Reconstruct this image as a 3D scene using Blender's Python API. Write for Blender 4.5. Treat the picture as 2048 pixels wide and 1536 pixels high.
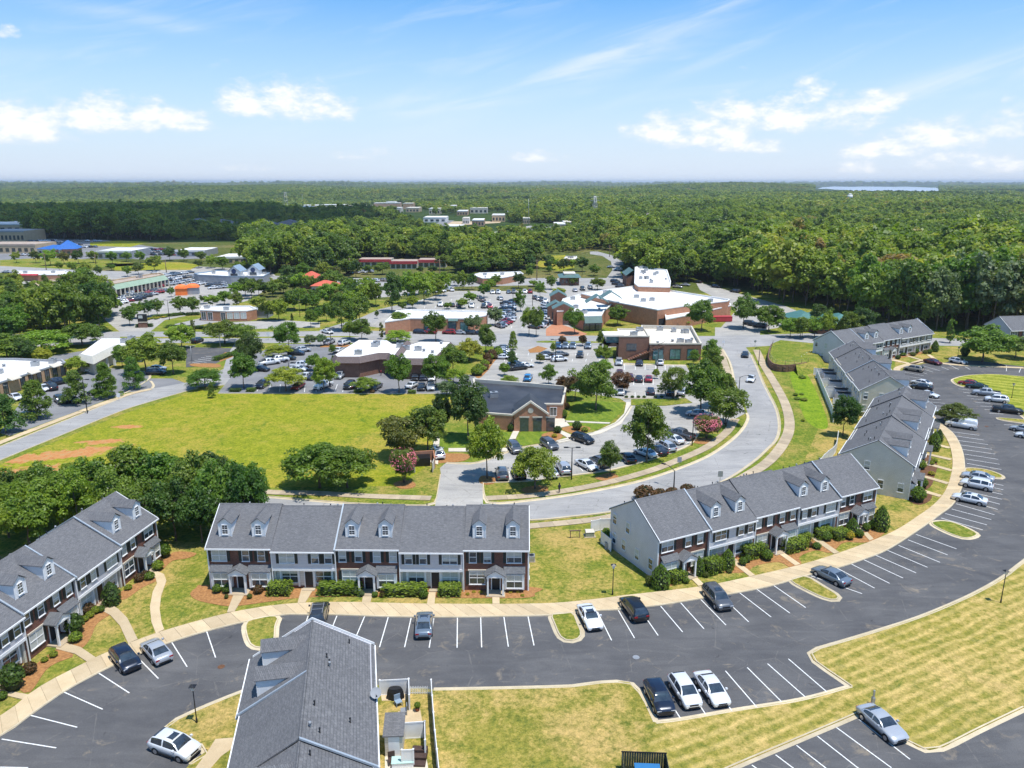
import bpy, math, random
import numpy as np
from mathutils import Vector, Matrix, noise
from mathutils.geometry import tessellate_polygon
EXPO=0.46; SUN_E=4.0; SKY_S=.15
SKYK=(.27,.64,.91); HORIZON=(3.9,4.3,4.95); CIRC=(4.4,4.75,5.1); CUM0=(4.3,4.6,5.0); CUM1=(5.5,5.5,5.6)
HAZE=6.5e-5
CLOUDS=[(-650,930,460,430,1150,1),(1330,2450,620,330,1500,3),(-2400,4000,900,420,1500,4),(2600,3600,600,380,1500,6)]
R=math.radians
rnd=random.Random(7)
sc=bpy.context.scene
for o in list(bpy.data.objects): bpy.data.objects.remove(o)
# ---------------- camera (a drone 48 m above the car park) ----------------
F=1530.; HOR=364.; H=48.; PITCH=math.atan((768-HOR)/F)
cd=bpy.data.cameras.new('camera'); cam=bpy.data.objects.new('camera',cd); sc.collection.objects.link(cam)
cam.location=(0,0,H); cam.rotation_euler=(R(90)-PITCH,0,0)
cd.sensor_width=36; cd.sensor_fit='HORIZONTAL'; cd.lens=36*F/2048; cd.clip_start=.5; cd.clip_end=90000
sc.camera=cam
def G(u,v,z=0.):
    """where the sight line through a point of the photograph meets height z"""
    dx=(u-1024)/F; dz=-(v-768)/F
    y=math.cos(PITCH)+dz*math.sin(PITCH); zz=-math.sin(PITCH)+dz*math.cos(PITCH)
    t=(z-H)/zz
    return Vector((dx*t,y*t,z))
def dist_scale(p): return F/(p.y*math.cos(PITCH)-(p.z-H)*math.sin(PITCH))   # photo px per metre
def hfor(p,v):
    """height above p whose top shows at photo row v"""
    k=(768-v)/F; c,s=math.cos(PITCH),math.sin(PITCH)
    return H+p.y*(k*c-s)/(c+k*s)
# ---------------- render, exposure ----------------
sc.view_settings.view_transform='Standard'; sc.view_settings.look='None'
sc.view_settings.exposure=EXPO; sc.view_settings.gamma=1; sc.view_settings.use_curve_mapping=False
cy=sc.cycles; cy.max_bounces=6; cy.diffuse_bounces=3; cy.glossy_bounces=2; cy.transmission_bounces=4; cy.transparent_max_bounces=6
cy.volume_bounces=0; cy.use_adaptive_sampling=True; cy.adaptive_threshold=.02; cy.caustics_reflective=False; cy.caustics_refractive=False
cy.sample_clamp_indirect=4; cy.use_denoising=True
# ---------------- sun and sky ----------------
SUN_EL=R(73); SUN_AZ=math.atan2(.8,-.6)      # compass-like: angle from +Y towards +X
sv=Vector((math.sin(SUN_AZ)*math.cos(SUN_EL),math.cos(SUN_AZ)*math.cos(SUN_EL),math.sin(SUN_EL)))
sl=bpy.data.lights.new('sun','SUN'); sl.energy=SUN_E; sl.angle=R(.53); sl.color=(1,.965,.9)
so=bpy.data.objects.new('sun',sl); sc.collection.objects.link(so); so.rotation_euler=(-sv).to_track_quat('-Z','Y').to_euler(); so.location=(0,0,400)
W=bpy.data.worlds.new('World'); sc.world=W; W.use_nodes=True
class NT:
    """small helper to write node trees"""
    def __init__(s,nt): s.t=nt; s.n=nt.nodes; s.l=nt.links
    def nd(s,ty,ins=None,**kw):
        n=s.n.new(ty)
        for k,v in kw.items(): setattr(n,k,v)
        for k,v in (ins or {}).items(): s.set(n,k,v)
        return n
    def set(s,n,k,v):
        i=n.inputs[k]
        if isinstance(v,bpy.types.NodeSocket): s.l.new(v,i)
        elif isinstance(v,bpy.types.Node): s.l.new(v.outputs[0],i)
        else: i.default_value=v
    def m(s,op,a,b=0.,c=None,clamp=False):
        n=s.n.new('ShaderNodeMath'); n.operation=op; n.use_clamp=clamp
        s.set(n,0,a); s.set(n,1,b)
        if c is not None: s.set(n,2,c)
        return n.outputs[0]
    def ramp(s,f,stops,interp='LINEAR'):
        n=s.n.new('ShaderNodeValToRGB'); s.set(n,0,f); cr=n.color_ramp; cr.interpolation=interp
        while len(cr.elements)<len(stops): cr.elements.new(.5)
        for e,(p,c) in zip(cr.elements,stops):
            e.position=p; e.color=c if len(c)==4 else (*c,1)
        return n.outputs[0]
    def mix(s,f,a,b,mode='MIX'):
        n=s.n.new('ShaderNodeMix'); n.data_type='RGBA'; n.blend_type=mode
        s.set(n,0,f); s.set(n,6,a if not isinstance(a,tuple) else (*a[:3],1)); s.set(n,7,b if not isinstance(b,tuple) else (*b[:3],1))
        return n.outputs[2]
    def noise(s,vec,scale,detail=4,rough=.55,dist=0.,dim='3D'):
        n=s.n.new('ShaderNodeTexNoise'); n.noise_dimensions=dim
        if vec is not None: s.set(n,'Vector',vec)
        s.set(n,'Scale',scale); s.set(n,'Detail',detail); s.set(n,'Roughness',rough); s.set(n,'Distortion',dist)
        return n.outputs[0]
def world():
    W.node_tree.nodes.clear(); t=NT(W.node_tree)
    sky=t.nd('ShaderNodeTexSky',sky_type='NISHITA'); sky.sun_disc=False; sky.sun_elevation=SUN_EL; sky.sun_rotation=SUN_AZ
    sky.altitude=200; sky.air_density=1.0; sky.dust_density=.6; sky.ozone_density=1.6
    tc=t.nd('ShaderNodeTexCoord'); sx=t.nd('ShaderNodeSeparateXYZ',{0:tc.outputs['Generated']})
    X,Y,Z=sx.outputs
    az=t.m('ARCTAN2',X,Y); el=t.m('ARCSINE',Z)
    # cumulus banks: lumpy puffs with flat bases, gathered near the horizon
    cv=t.nd('ShaderNodeCombineXYZ',{0:az,1:t.m('MULTIPLY',el,1.9),2:0.})
    n1=t.noise(cv,13.0,8,.58,.1); n2=t.noise(cv,42.,7,.62)
    puff=t.m('ADD',t.m('MULTIPLY',t.m('SUBTRACT',n1,.5),1.3),t.m('MULTIPLY',t.m('SUBTRACT',n2,.5),1.0))
    total=None
    for a,e,wa,we,k in CUMULUS:     # azimuth, elevation of the base, half width, height (radians)
        da=t.m('DIVIDE',t.m('SUBTRACT',az,a),wa); de=t.m('DIVIDE',t.m('SUBTRACT',el,e+we*.35),we)
        up=t.m('MAXIMUM',de,0.); dn=t.m('MULTIPLY',t.m('MINIMUM',de,0.),2.2)
        d2=t.m('ADD',t.m('MULTIPLY',da,da),t.m('ADD',t.m('MULTIPLY',up,up),t.m('MULTIPLY',dn,dn)))
        b=t.m('MULTIPLY',t.m('SUBTRACT',1.,d2),k)
        total=b if total is None else t.m('MAXIMUM',total,b)
    # the same kind of cloud all the way round outside the view
    ring=t.m('SUBTRACT',.5,t.m('MULTIPLY',t.m('ABSOLUTE',t.m('SUBTRACT',el,.13)),9.))
    far=t.m('MULTIPLY',t.m('SUBTRACT',t.noise(cv,2.3,3),.5),3.)
    back=t.m('MULTIPLY',t.m('GREATER_THAN',t.m('ABSOLUTE',az),.72),t.m('MINIMUM',ring,far))
    back=t.m('SUBTRACT',back,t.m('MULTIPLY',t.m('LESS_THAN',t.m('ABSOLUTE',az),.72),1.))
    total=t.m('MAXIMUM',total,back)
    cum=t.m('ADD',total,t.m('MULTIPLY',puff,2.9))
    cm=t.nd('ShaderNodeMapRange',{0:cum,1:-.25,2:1.15,3:0.,4:1.},interpolation_type='SMOOTHSTEP').outputs[0]
    # cirrus: long streaks
    wv=t.nd('ShaderNodeCombineXYZ',{0:t.m('MULTIPLY',az,2.2),1:t.m('MULTIPLY',t.m('SUBTRACT',el,t.m('MULTIPLY',az,.22)),16.),2:4.3})
    c1=t.noise(wv,1.9,8,.6,1.2)
    cir=t.nd('ShaderNodeMapRange',{0:c1,1:.46,2:.78,3:0.,4:.28},interpolation_type='SMOOTHSTEP').outputs[0]
    env=t.nd('ShaderNodeMapRange',{0:el,1:.02,2:.12,3:0.,4:1.}).outputs[0]
    cir=t.m('MULTIPLY',cir,env)
    for a,e,wa,we,sl_,k in CIRRUS:
        da=t.m('DIVIDE',t.m('SUBTRACT',az,a),wa); de=t.m('DIVIDE',t.m('SUBTRACT',t.m('SUBTRACT',el,e),t.m('MULTIPLY',t.m('SUBTRACT',az,a),sl_)),we)
        g=t.m('MULTIPLY',t.m('POWER',2.7,t.m('MULTIPLY',t.m('ADD',t.m('MULTIPLY',da,da),t.m('MULTIPLY',de,de)),-1.)),k)
        g=t.m('MULTIPLY',g,t.nd('ShaderNodeMapRange',{0:c1,1:.34,2:.66,3:.12,4:1.15},interpolation_type='SMOOTHSTEP').outputs[0])
        cir=t.m('MAXIMUM',cir,g)
    base=t.mix(1.,sky.outputs[0],(SKYK[0],SKYK[1],SKYK[2]),'MULTIPLY')
    low=t.nd('ShaderNodeMapRange',{0:el,1:.0,2:.235,3:1.,4:0.}).outputs[0]
    base=t.mix(low,base,HORIZON)
    c=t.mix(t.m('MULTIPLY',cir,.8),base,CIRC)
    shade=t.nd('ShaderNodeMapRange',{0:cum,1:.3,2:1.3,3:.0,4:1.}).outputs[0]
    cc=t.mix(shade,CUM0,CUM1)
    c=t.mix(t.m('MULTIPLY',cm,.92),c,cc)
    bg=t.nd('ShaderNodeBackground',{0:c,1:SKY_S}); out=t.nd('ShaderNodeOutputWorld',{0:bg})
def azel(u,v):
    p=G(u,v,0) if v>HOR+2 else None
    dx=(u-1024)/F; dz=-(v-768)/F
    y=math.cos(PITCH)+dz*math.sin(PITCH); z=-math.sin(PITCH)+dz*math.cos(PITCH)
    return math.atan2(dx,y), math.asin(z/math.sqrt(dx*dx+y*y+z*z))
def cu(u,v,hw,h,k=1.):
    a,e=azel(u,v); return (a,e,hw/F*1.0,h/F*1.12,k)
CUMULUS=[cu(575,238,120,48,1.05),cu(485,215,55,26,.62),cu(235,262,165,42,.95),cu(45,285,75,42,.95),
 cu(1390,290,130,42,1.),cu(1560,262,170,46,.95),cu(1740,228,55,26,.8),cu(1600,215,60,30,.8),cu(1500,305,70,22,.8),
 cu(1770,315,80,26,.85),cu(1880,295,90,36,.9),cu(2010,275,60,36,.9),cu(1890,338,70,18,.62),cu(2005,345,45,18,.65),
 cu(1068,325,55,14,.75),cu(700,320,55,12,.6),cu(745,312,35,12,.55),cu(500,342,40,8,.5),cu(1720,345,40,12,.5),cu(10,75,22,12,.6)]
CIRRUS=[]
for u,v,hw,h,s,k in [(1230,110,260,30,.35,.75),(850,205,90,24,.1,.7),(1000,205,190,9,.12,.5),(1900,165,230,22,.25,.7),(370,58,80,12,-.1,.35),(1850,192,90,10,.0,.5),(1450,228,90,7,0.,.4),(200,20,200,14,-.1,.35),(1560,60,280,12,.4,.35)]:
    a,e=azel(u,v); CIRRUS.append((a,e,hw/F,h/F,s,k))
world()
# ---------------- bookkeeping ----------------
COL=sc.collection
def link(o,parent=None):
    COL.objects.link(o)
    if parent is not None: o.parent=parent
    return o
def tag(o,label=None,cat=None,group=None,kind=None):
    if label: o['label']=label
    if cat: o['category']=cat
    if group: o['group']=group
    if kind: o['kind']=kind
    return o
def empty(name,loc,rz=0.,label=None,cat=None,group=None,kind=None):
    o=bpy.data.objects.new(name,None); link(o); o.location=loc; o.rotation_euler=(0,0,rz); o.empty_display_size=.5
    return tag(o,label,cat,group,kind)
class MB:
    """collects faces; build() links them as one mesh object"""
    def __init__(s): s.v=[]; s.f=[]; s.mi=[]; s.sm=[]
    def face(s,pts,m=0,smooth=False):
        b=len(s.v); s.v+= [tuple(p) for p in pts]; s.f.append(tuple(range(b,b+len(pts)))); s.mi.append(m); s.sm.append(smooth)
    def box(s,x0,x1,y0,y1,z0,z1,m=0,skip=''):
        b=len(s.v); s.v+=[(x0,y0,z0),(x1,y0,z0),(x1,y1,z0),(x0,y1,z0),(x0,y0,z1),(x1,y0,z1),(x1,y1,z1),(x0,y1,z1)]
        for k,f in (('b',(0,3,2,1)),('t',(4,5,6,7)),('f',(0,1,5,4)),('r',(1,2,6,5)),('k',(2,3,7,6)),('l',(3,0,4,7))):
            if k in skip: continue
            s.f.append(tuple(b+i for i in f)); s.mi.append(m); s.sm.append(False)
        return s
    def prism(s,bot,top,m=0,cap=True,smooth=False):
        n=len(bot); b=len(s.v); s.v+=[tuple(p) for p in bot]+[tuple(p) for p in top]
        for i in range(n):
            j=(i+1)%n; s.f.append((b+i,b+j,b+n+j,b+n+i)); s.mi.append(m); s.sm.append(smooth)
        if cap:
            s.f.append(tuple(b+n+i for i in range(n))); s.mi.append(m); s.sm.append(False)
            s.f.append(tuple(b+n-1-i for i in range(n))); s.mi.append(m); s.sm.append(False)
        return s
    def cyl(s,p0,p1,r0,r1=None,n=8,m=0,cap=True):
        p0=Vector(p0); p1=Vector(p1); r1=r0 if r1 is None else r1
        d=(p1-p0).normalized(); a=d.orthogonal().normalized(); c=d.cross(a)
        ring=lambda p,r:[p+a*math.cos(2*math.pi*i/n)*r+c*math.sin(2*math.pi*i/n)*r for i in range(n)]
        return s.prism(ring(p0,r0),ring(p1,r1),m,cap,True)
    def poly(s,pts,z=None,m=0):
        """flat, maybe concave polygon seen from above"""
        P=[Vector(p) for p in pts]
        if z is not None: P=[Vector((p.x,p.y,z)) for p in P]
        b=len(s.v); s.v+=[tuple(p) for p in P]
        for t in tessellate_polygon([[Vector((p.x,p.y,0)) for p in P]]):
            a,c,d=P[t[0]],P[t[1]],P[t[2]]
            if (c.x-a.x)*(d.y-a.y)-(c.y-a.y)*(d.x-a.x)<0: t=(t[0],t[2],t[1])
            s.f.append(tuple(b+i for i in t)); s.mi.append(m); s.sm.append(False)
        return s
    def slab(s,pts,z0,z1,m=0):
        """polygon with thickness"""
        s.poly(pts,z1,m); P=[Vector(p) for p in pts]
        ar=sum(P[i].x*P[(i+1)%len(P)].y-P[(i+1)%len(P)].x*P[i].y for i in range(len(P)))
        if ar<0: P=P[::-1]
        for i in range(len(P)):
            a,c=P[i],P[(i+1)%len(P)]
            s.face([(a.x,a.y,z0),(c.x,c.y,z0),(c.x,c.y,z1),(a.x,a.y,z1)],m)
        return s
    def mesh(s,name,mats):
        me=bpy.data.meshes.new(name); me.from_pydata(s.v,[],s.f)
        for m in (mats if isinstance(mats,(list,tuple)) else [mats]): me.materials.append(m)
        me.polygons.foreach_set('material_index',s.mi); me.polygons.foreach_set('use_smooth',s.sm); me.update()
        return me
    def build(s,name,mats,parent=None,**kw):
        o=bpy.data.objects.new(name,s.mesh(name,mats)); link(o,parent); return tag(o,**kw)
def inst(name,me,parent=None,loc=(0,0,0),rz=0.,sc_=None,**kw):
    o=bpy.data.objects.new(name,me); link(o,parent); o.location=loc; o.rotation_euler=(0,0,rz)
    if sc_ is not None: o.scale=sc_
    return tag(o,**kw)
def spline(pts,step=1.5,closed=False):
    """Catmull-Rom through points, resampled evenly"""
    P=[Vector(p) for p in pts]; out=[]; n=len(P)
    rng=range(n if closed else n-1)
    for i in rng:
        p0=P[(i-1)%n] if closed or i>0 else P[0]*2-P[1]; p1=P[i]; p2=P[(i+1)%n]; p3=P[(i+2)%n] if closed or i+2<n else P[-1]*2-P[-2]
        k=max(2,int((p2-p1).length/.5))
        for j in range(k):
            t=j/k; out.append(.5*((2*p1)+(p2-p0)*t+(2*p0-5*p1+4*p2-p3)*t*t+(-p0+3*p1-3*p2+p3)*t**3))
    if not closed: out.append(P[-1])
    # resample
    L=[0.]
    q=out+([out[0]] if closed else [])
    for a,b in zip(q,q[1:]): L.append(L[-1]+(b-a).length)
    m=max(2,int(round(L[-1]/step))); res=[]; k=0
    for j in range(m if closed else m+1):
        s_=L[-1]*j/m
        while k<len(L)-2 and L[k+1]<s_: k+=1
        f=(s_-L[k])/max(1e-9,L[k+1]-L[k]); res.append(q[k].lerp(q[k+1],f))
    return res
def zc(crop,pts,z=0.):
    """points noted in an enlarged crop of the photograph -> ground"""
    s,ox,oy=crop; return [G(u/s+ox,v/s+oy,z) for u,v in pts]
C1=(2.667,0,960); C2=(3.0118,400,980); C3=(2.9257,450,1200); C4=(3.4133,1180,880); C5=(2.1603,1100,1150); C6=(3.34,1580,600)
D5=(3.938,0,640); D6=(3.938,500,640); D7=(3.303,900,640); E2=(7.68,240,540); E6=(6.827,420,640); E7=(6.827,1000,640); E8=(6.0235,1200,640); K7=(4.571,1600,620)
PX=(1.,0,0)
# ---------------- materials ----------------
def newmat(name):
    m=bpy.data.materials.new(name); m.use_nodes=True; m.node_tree.nodes.clear(); return m,NT(m.node_tree)
def fin(t,col,rough=.8,spec=.3,metal=0.,bump=None,bs=.3,bd=.02,**kw):
    b=t.nd('ShaderNodeBsdfPrincipled',{'Base Color':(*col,1) if isinstance(col,tuple) and len(col)==3 else col,'Roughness':rough,'Metallic':metal,'Specular IOR Level':spec})
    for k,v in kw.items(): t.set(b,k.replace('_',' '),v)
    if bump is not None:
        bn=t.nd('ShaderNodeBump',{'Height':bump,'Strength':bs,'Distance':bd}); t.set(b,'Normal',bn)
    t.nd('ShaderNodeOutputMaterial',{0:b}); return b
def oc(t): return t.nd('ShaderNodeTexCoord').outputs['Object']
def simple(name,c,c2=None,scale=1.,rough=.8,spec=.3,metal=0.,bump=0.,detail=5,lo=.35,hi=.65):
    m,t=newmat(name); v=oc(t)
    n=t.noise(v,scale,detail,.6)
    c2=c2 or tuple(x*.86 for x in c)
    col=t.ramp(n,[(lo,c),(hi,c2)])
    fin(t,col,rough,spec,metal,n if bump else None,bump or .1,.05); return m
def pos(t): return t.nd('ShaderNodeNewGeometry').outputs['Position']
def grass_mat(name,cols,mow=None,dry=None,patch=.06,fine=1.,drylo=.62,spots=(),tufts=False):
    """cols: three greens, dry: straw colour; mow=(angle,width) mowing stripes"""
    m,t=newmat(name); v=pos(t)
    big=t.noise(v,patch,5,.62,.5); mid=t.noise(v,.45,6,.7,.6); sm=t.noise(v,2.1,4,.72,.3); fn=t.noise(v,7.*fine,3,.75)
    k=t.m('ADD',t.m('MULTIPLY',mid,.6),t.m('MULTIPLY',sm,.4))
    col=t.ramp(k,[(.34,cols[0]),(.5,cols[1]),(.66,cols[2])])
    if dry:
        f=t.nd('ShaderNodeMapRange',{0:t.m('ADD',t.m('ADD',t.m('MULTIPLY',big,.75),t.m('MULTIPLY',mid,.45)),t.m('MULTIPLY',sm,.35)),1:drylo,2:drylo+.28,3:0.,4:.95},interpolation_type='SMOOTHSTEP').outputs[0]
        col=t.mix(f,col,dry)
    if mow:
        sx=t.nd('ShaderNodeSeparateXYZ',{0:v})
        for a,w,kk in mow:
            d=t.m('ADD',t.m('MULTIPLY',sx.outputs[0],math.cos(a)/w),t.m('MULTIPLY',sx.outputs[1],math.sin(a)/w))
            d=t.m('ADD',d,t.m('MULTIPLY',t.noise(v,.13,3),1.6))
            s_=t.nd('ShaderNodeMapRange',{0:t.m('SINE',t.m('MULTIPLY',d,6.283)),1:-.3,2:1.,3:0.,4:kk}).outputs[0]
            s_=t.m('MULTIPLY',s_,t.nd('ShaderNodeMapRange',{0:t.noise(v,.5,4,.7),1:.35,2:.6,3:.25,4:1.}).outputs[0])
            col=t.mix(s_,col,tuple(min(1,x*1.45) for x in (dry or cols[2])))
    col=t.mix(.6 if mow else .8,col,t.ramp(sm,[(.3,(.62,.66,.6)),(.5,(1.,1.,1.)),(.7,(1.28,1.22,1.15))]),'MULTIPLY')
    col=t.mix(.6,col,t.ramp(fn,[(.28,(.45,.5,.4)),(.5,(.95,.95,.95)),(.75,(1.4,1.35,1.3))]),'MULTIPLY')
    if tufts:
        tf=t.nd('ShaderNodeMapRange',{0:t.noise(v,.16,7,.74,.9),1:.56,2:.66,3:0.,4:.75}).outputs[0]
        col=t.mix(tf,col,(.075,.15,.014))
        st=t.nd('ShaderNodeMapRange',{0:t.noise(v,.11,7,.72,.5),1:.62,2:.70,3:0.,4:.5}).outputs[0]
        col=t.mix(st,col,(.38,.30,.09))
    if spots:
        sx=t.nd('ShaderNodeSeparateXYZ',{0:v}); nz=t.noise(v,.16,8,.72,.6); cover=None
        for x,y,rx,ry,ro in spots:
            dx=t.m('SUBTRACT',sx.outputs[0],x); dy=t.m('SUBTRACT',sx.outputs[1],y); c,s_=math.cos(ro),math.sin(ro)
            a_=t.m('DIVIDE',t.m('ADD',t.m('MULTIPLY',dx,c),t.m('MULTIPLY',dy,s_)),rx); b_=t.m('DIVIDE',t.m('SUBTRACT',t.m('MULTIPLY',dy,c),t.m('MULTIPLY',dx,s_)),ry)
            d_=t.m('SUBTRACT',1.,t.m('ADD',t.m('MULTIPLY',a_,a_),t.m('MULTIPLY',b_,b_))); cover=d_ if cover is None else t.m('MAXIMUM',cover,d_)
        f=t.nd('ShaderNodeMapRange',{0:t.m('ADD',cover,t.m('MULTIPLY',t.m('SUBTRACT',nz,.5),7.5)),1:.25,2:.55,3:0.,4:.9}).outputs[0]
        f=t.m('MULTIPLY',f,t.nd('ShaderNodeMapRange',{0:cover,1:-1.2,2:-.5,3:0.,4:1.}).outputs[0])
        clay=t.ramp(t.noise(v,.9,8,.75),[(.35,(.38,.14,.055)),(.5,(.52,.22,.09)),(.62,(.42,.27,.13)),(.72,(.20,.20,.04))]); col=t.mix(f,col,clay)
    fin(t,col,.95,.08,bump=fn,bs=.8,bd=.08); return m
_q=lambda u,v:(G(u,v).x,G(u,v).y)
MG_FIELD=grass_mat('field_grass',[(.125,.175,.014),(.235,.255,.018),(.34,.325,.034)],patch=.030,dry=(.38,.28,.06),drylo=.70,tufts=True,spots=[(*_q(115,911),14,3.4,.35),(*_q(205,884),5,1.5,.2),(*_q(70,940),7,4,.6),(*_q(262,853),3.5,1.3,.1)])
MG_LAWN=grass_mat('lawn_grass',[(.095,.145,.022),(.185,.205,.030),(.29,.265,.05)],dry=(.42,.30,.10),patch=.12,drylo=.66)
MG_DRY=grass_mat('dry_lawn_grass',[(.14,.165,.03),(.26,.23,.045),(.38,.295,.085)],dry=(.48,.34,.135),patch=.07,mow=[(R(118),1.25,.55),(R(28),1.9,.15)],drylo=.74)
MG_DRY2=grass_mat('worn_lawn_grass',[(.125,.155,.028),(.24,.22,.042),(.36,.285,.075)],dry=(.47,.33,.125),patch=.10,drylo=.68)
MG_GREEN=grass_mat('green_lawn_grass',[(.075,.14,.018),(.135,.20,.024),(.21,.25,.032)],mow=[(R(20),2.0,.30)],patch=.05)
MG_GREEN2=grass_mat('verge_grass',[(.08,.135,.018),(.15,.195,.024),(.25,.255,.04)],dry=(.36,.27,.08),patch=.08,drylo=.70)
MG_FARSHADE=grass_mat('shaded_rough_grass',[(.045,.075,.016),(.085,.110,.024),(.15,.155,.04)],dry=(.24,.19,.08),patch=.02,drylo=.72)  # dull far grass, shadow over the land put into its darker colour
MG_WEED=grass_mat('rank_weeds',[(.08,.16,.012),(.17,.26,.016),(.28,.34,.03)],patch=.2)
MG_STRIPE=grass_mat('striped_lawn_grass',[(.13,.18,.018),(.21,.24,.026),(.30,.30,.04)],mow=[(R(60),3.0,.6)],dry=(.36,.33,.07),patch=.05,drylo=.75)
def ground_mat():
    m,t=newmat('ground_floor'); v=pos(t); n=t.noise(v,.02,6,.6); n2=t.noise(v,.0016,4,.6)
    col=t.ramp(n,[(.3,(.022,.040,.012)),(.6,(.045,.075,.018)),(.8,(.07,.10,.025))])
    col=t.mix(t.nd('ShaderNodeMapRange',{0:n2,1:.6,2:.66,3:0.,4:1.}),col,(.10,.14,.04))
    fin(t,col,.95,.05); return m
M_GROUND=ground_mat()
def asphalt(name,c,c2,stain=.0,scale=.35):
    m,t=newmat(name); v=pos(t)
    big=t.noise(v,scale*.35,5,.6,.3); mid=t.noise(v,1.3,5,.65); fn=t.noise(v,14.,3,.8)
    col=t.ramp(big,[(.35,c),(.65,c2)])
    col=t.mix(.55,col,t.ramp(fn,[(.3,(.6,.6,.6)),(.7,(1.4,1.4,1.4))]),'MULTIPLY')
    if stain:
        f=t.nd('ShaderNodeMapRange',{0:t.noise(v,.34,6,.72,.8),1:.575,2:.70,3:0.,4:stain}).outputs[0]
        col=t.mix(f,col,(.24,.20,.15))
        f2=t.nd('ShaderNodeMapRange',{0:t.noise(v,.5,4,.7,.5),1:.66,2:.74,3:0.,4:.6}).outputs[0]
        col=t.mix(f2,col,(.012,.012,.013))
        vor=t.nd('ShaderNodeTexVoronoi',{'Vector':v,'Scale':.13},feature='DISTANCE_TO_EDGE')
        wv=t.noise(v,.8,4,.6)
        cr=t.m('LESS_THAN',t.m('ADD',vor.outputs[0],t.m('MULTIPLY',t.m('SUBTRACT',wv,.5),.05)),.0035)
        col=t.mix(t.m('MULTIPLY',cr,.45),col,(.16,.15,.14)); wr=t.noise(t.nd('ShaderNodeMapping',{'Vector':v,'Scale':(.10,.5,1.)}),1.,5,.65,1.2)
        col=t.mix(.5,col,t.ramp(wr,[(.35,(.78,.78,.8)),(.65,(1.28,1.27,1.25))]),'MULTIPLY')
    fin(t,col,.92,.2,bump=fn,bs=.35,bd=.01); return m
M_ASPH=asphalt('fresh_asphalt',(.082,.082,.086),(.114,.112,.113),stain=.8)
M_ROAD=asphalt('worn_asphalt',(.275,.27,.265),(.335,.325,.315),stain=.2)
M_LOT=asphalt('lot_asphalt',(.30,.288,.27),(.385,.365,.335),stain=.3)
M_LOTD=asphalt('sealed_asphalt',(.17,.17,.18),(.23,.23,.235))
def concrete(name,c,c2):
    m,t=newmat(name); v=pos(t); n=t.noise(v,.6,6,.65); fn=t.noise(v,9.,3,.7)
    oi=t.nd('ShaderNodeObjectInfo')
    col=t.ramp(n,[(.3,c),(.7,c2)]); col=t.mix(.35,col,t.ramp(fn,[(.3,(.75,.75,.75)),(.7,(1.2,1.2,1.2))]),'MULTIPLY')
    col=t.mix(1.,col,t.ramp(oi.outputs['Random'],[(0,(.84,.84,.84)),(1,(1.08,1.07,1.05))]),'MULTIPLY')
    fin(t,col,.9,.2,bump=fn,bs=.2,bd=.01); return m
M_WALK=concrete('tan_concrete',(.60,.475,.31),(.50,.385,.24))
M_WALK2=concrete('weathered_concrete',(.50,.41,.29),(.38,.30,.21))
M_KERB=concrete('kerb_concrete',(.62,.53,.38),(.48,.40,.27))
M_JOINT=simple('joint_dirt',(.22,.17,.11),scale=2)
M_PAVER=simple('plaza_concrete',(.62,.56,.46),scale=.5)
M_LINE=simple('line_paint',(.76,.76,.74),(.40,.40,.40),scale=5,detail=7,lo=.48,hi=.72)
M_MULCH=simple('pine_straw',(.42,.215,.085),(.25,.12,.05),scale=3.5,rough=.95,bump=.6,spec=.05)
M_MULCHD=simple('dark_mulch',(.11,.055,.035),(.17,.09,.05),scale=3,rough=.95,bump=.6,spec=.05)
def clay_mat():
    m,t=newmat('red_clay'); v=pos(t); n=t.noise(v,.35,7,.7,.5); fin(t,t.ramp(n,[(.35,(.50,.17,.055)),(.5,(.62,.26,.10)),(.62,(.52,.36,.16)),(.7,(.2,.22,.03))]),.95,.05); return m
M_CLAY=clay_mat()
def brick_mat(name,c,c2,mort):
    m,t=newmat(name); sx=t.nd('ShaderNodeSeparateXYZ',{0:oc(t)})
    v=t.nd('ShaderNodeCombineXYZ',{0:t.m('ADD',sx.outputs[0],sx.outputs[1]),1:sx.outputs[2],2:0.})
    b=t.nd('ShaderNodeTexBrick',{'Vector':v,'Color1':(*c,1),'Color2':(*c2,1),'Mortar':(*mort,1),'Scale':1.,'Mortar Size':.009,'Brick Width':.22,'Row Height':.075,'Bias':0.})
    n=t.noise(oc(t),1.2,4); col=t.mix(.5,b.outputs[0],t.ramp(n,[(.3,(.72,.72,.72)),(.7,(1.25,1.25,1.25))]),'MULTIPLY')
    fin(t,col,.85,.2,bump=b.outputs[1],bs=-.4,bd=.01); return m
M_BRICK=brick_mat('dark_red_brick',(.185,.066,.043),(.120,.040,.028),(.24,.16,.12))
M_BRICK2=brick_mat('orange_brick',(.50,.225,.125),(.40,.165,.09),(.40,.28,.2))
M_BRICK3=brick_mat('brown_brick',(.24,.115,.075),(.18,.08,.055),(.25,.17,.13))
M_BRICK4=brick_mat('tan_brick',(.50,.30,.18),(.42,.24,.14),(.48,.38,.28))
def siding_mat(name,c,lap=.2):
    m,t=newmat(name); sx=t.nd('ShaderNodeSeparateXYZ',{0:oc(t)})
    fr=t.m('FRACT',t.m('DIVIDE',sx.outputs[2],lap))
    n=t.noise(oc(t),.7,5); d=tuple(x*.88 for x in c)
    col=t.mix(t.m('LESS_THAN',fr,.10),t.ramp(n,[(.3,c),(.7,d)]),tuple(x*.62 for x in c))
    fin(t,col,.6,.3,bump=fr,bs=.8,bd=.02); return m
M_SID_G=siding_mat('grey_lavender_siding',(.66,.645,.675))
M_SID_T=siding_mat('tan_grey_siding',(.66,.635,.575),.24)
M_SID_C=siding_mat('cream_siding',(.74,.67,.54),.24)
M_SID_B=siding_mat('pale_blue_siding',(.42,.46,.53))
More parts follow.
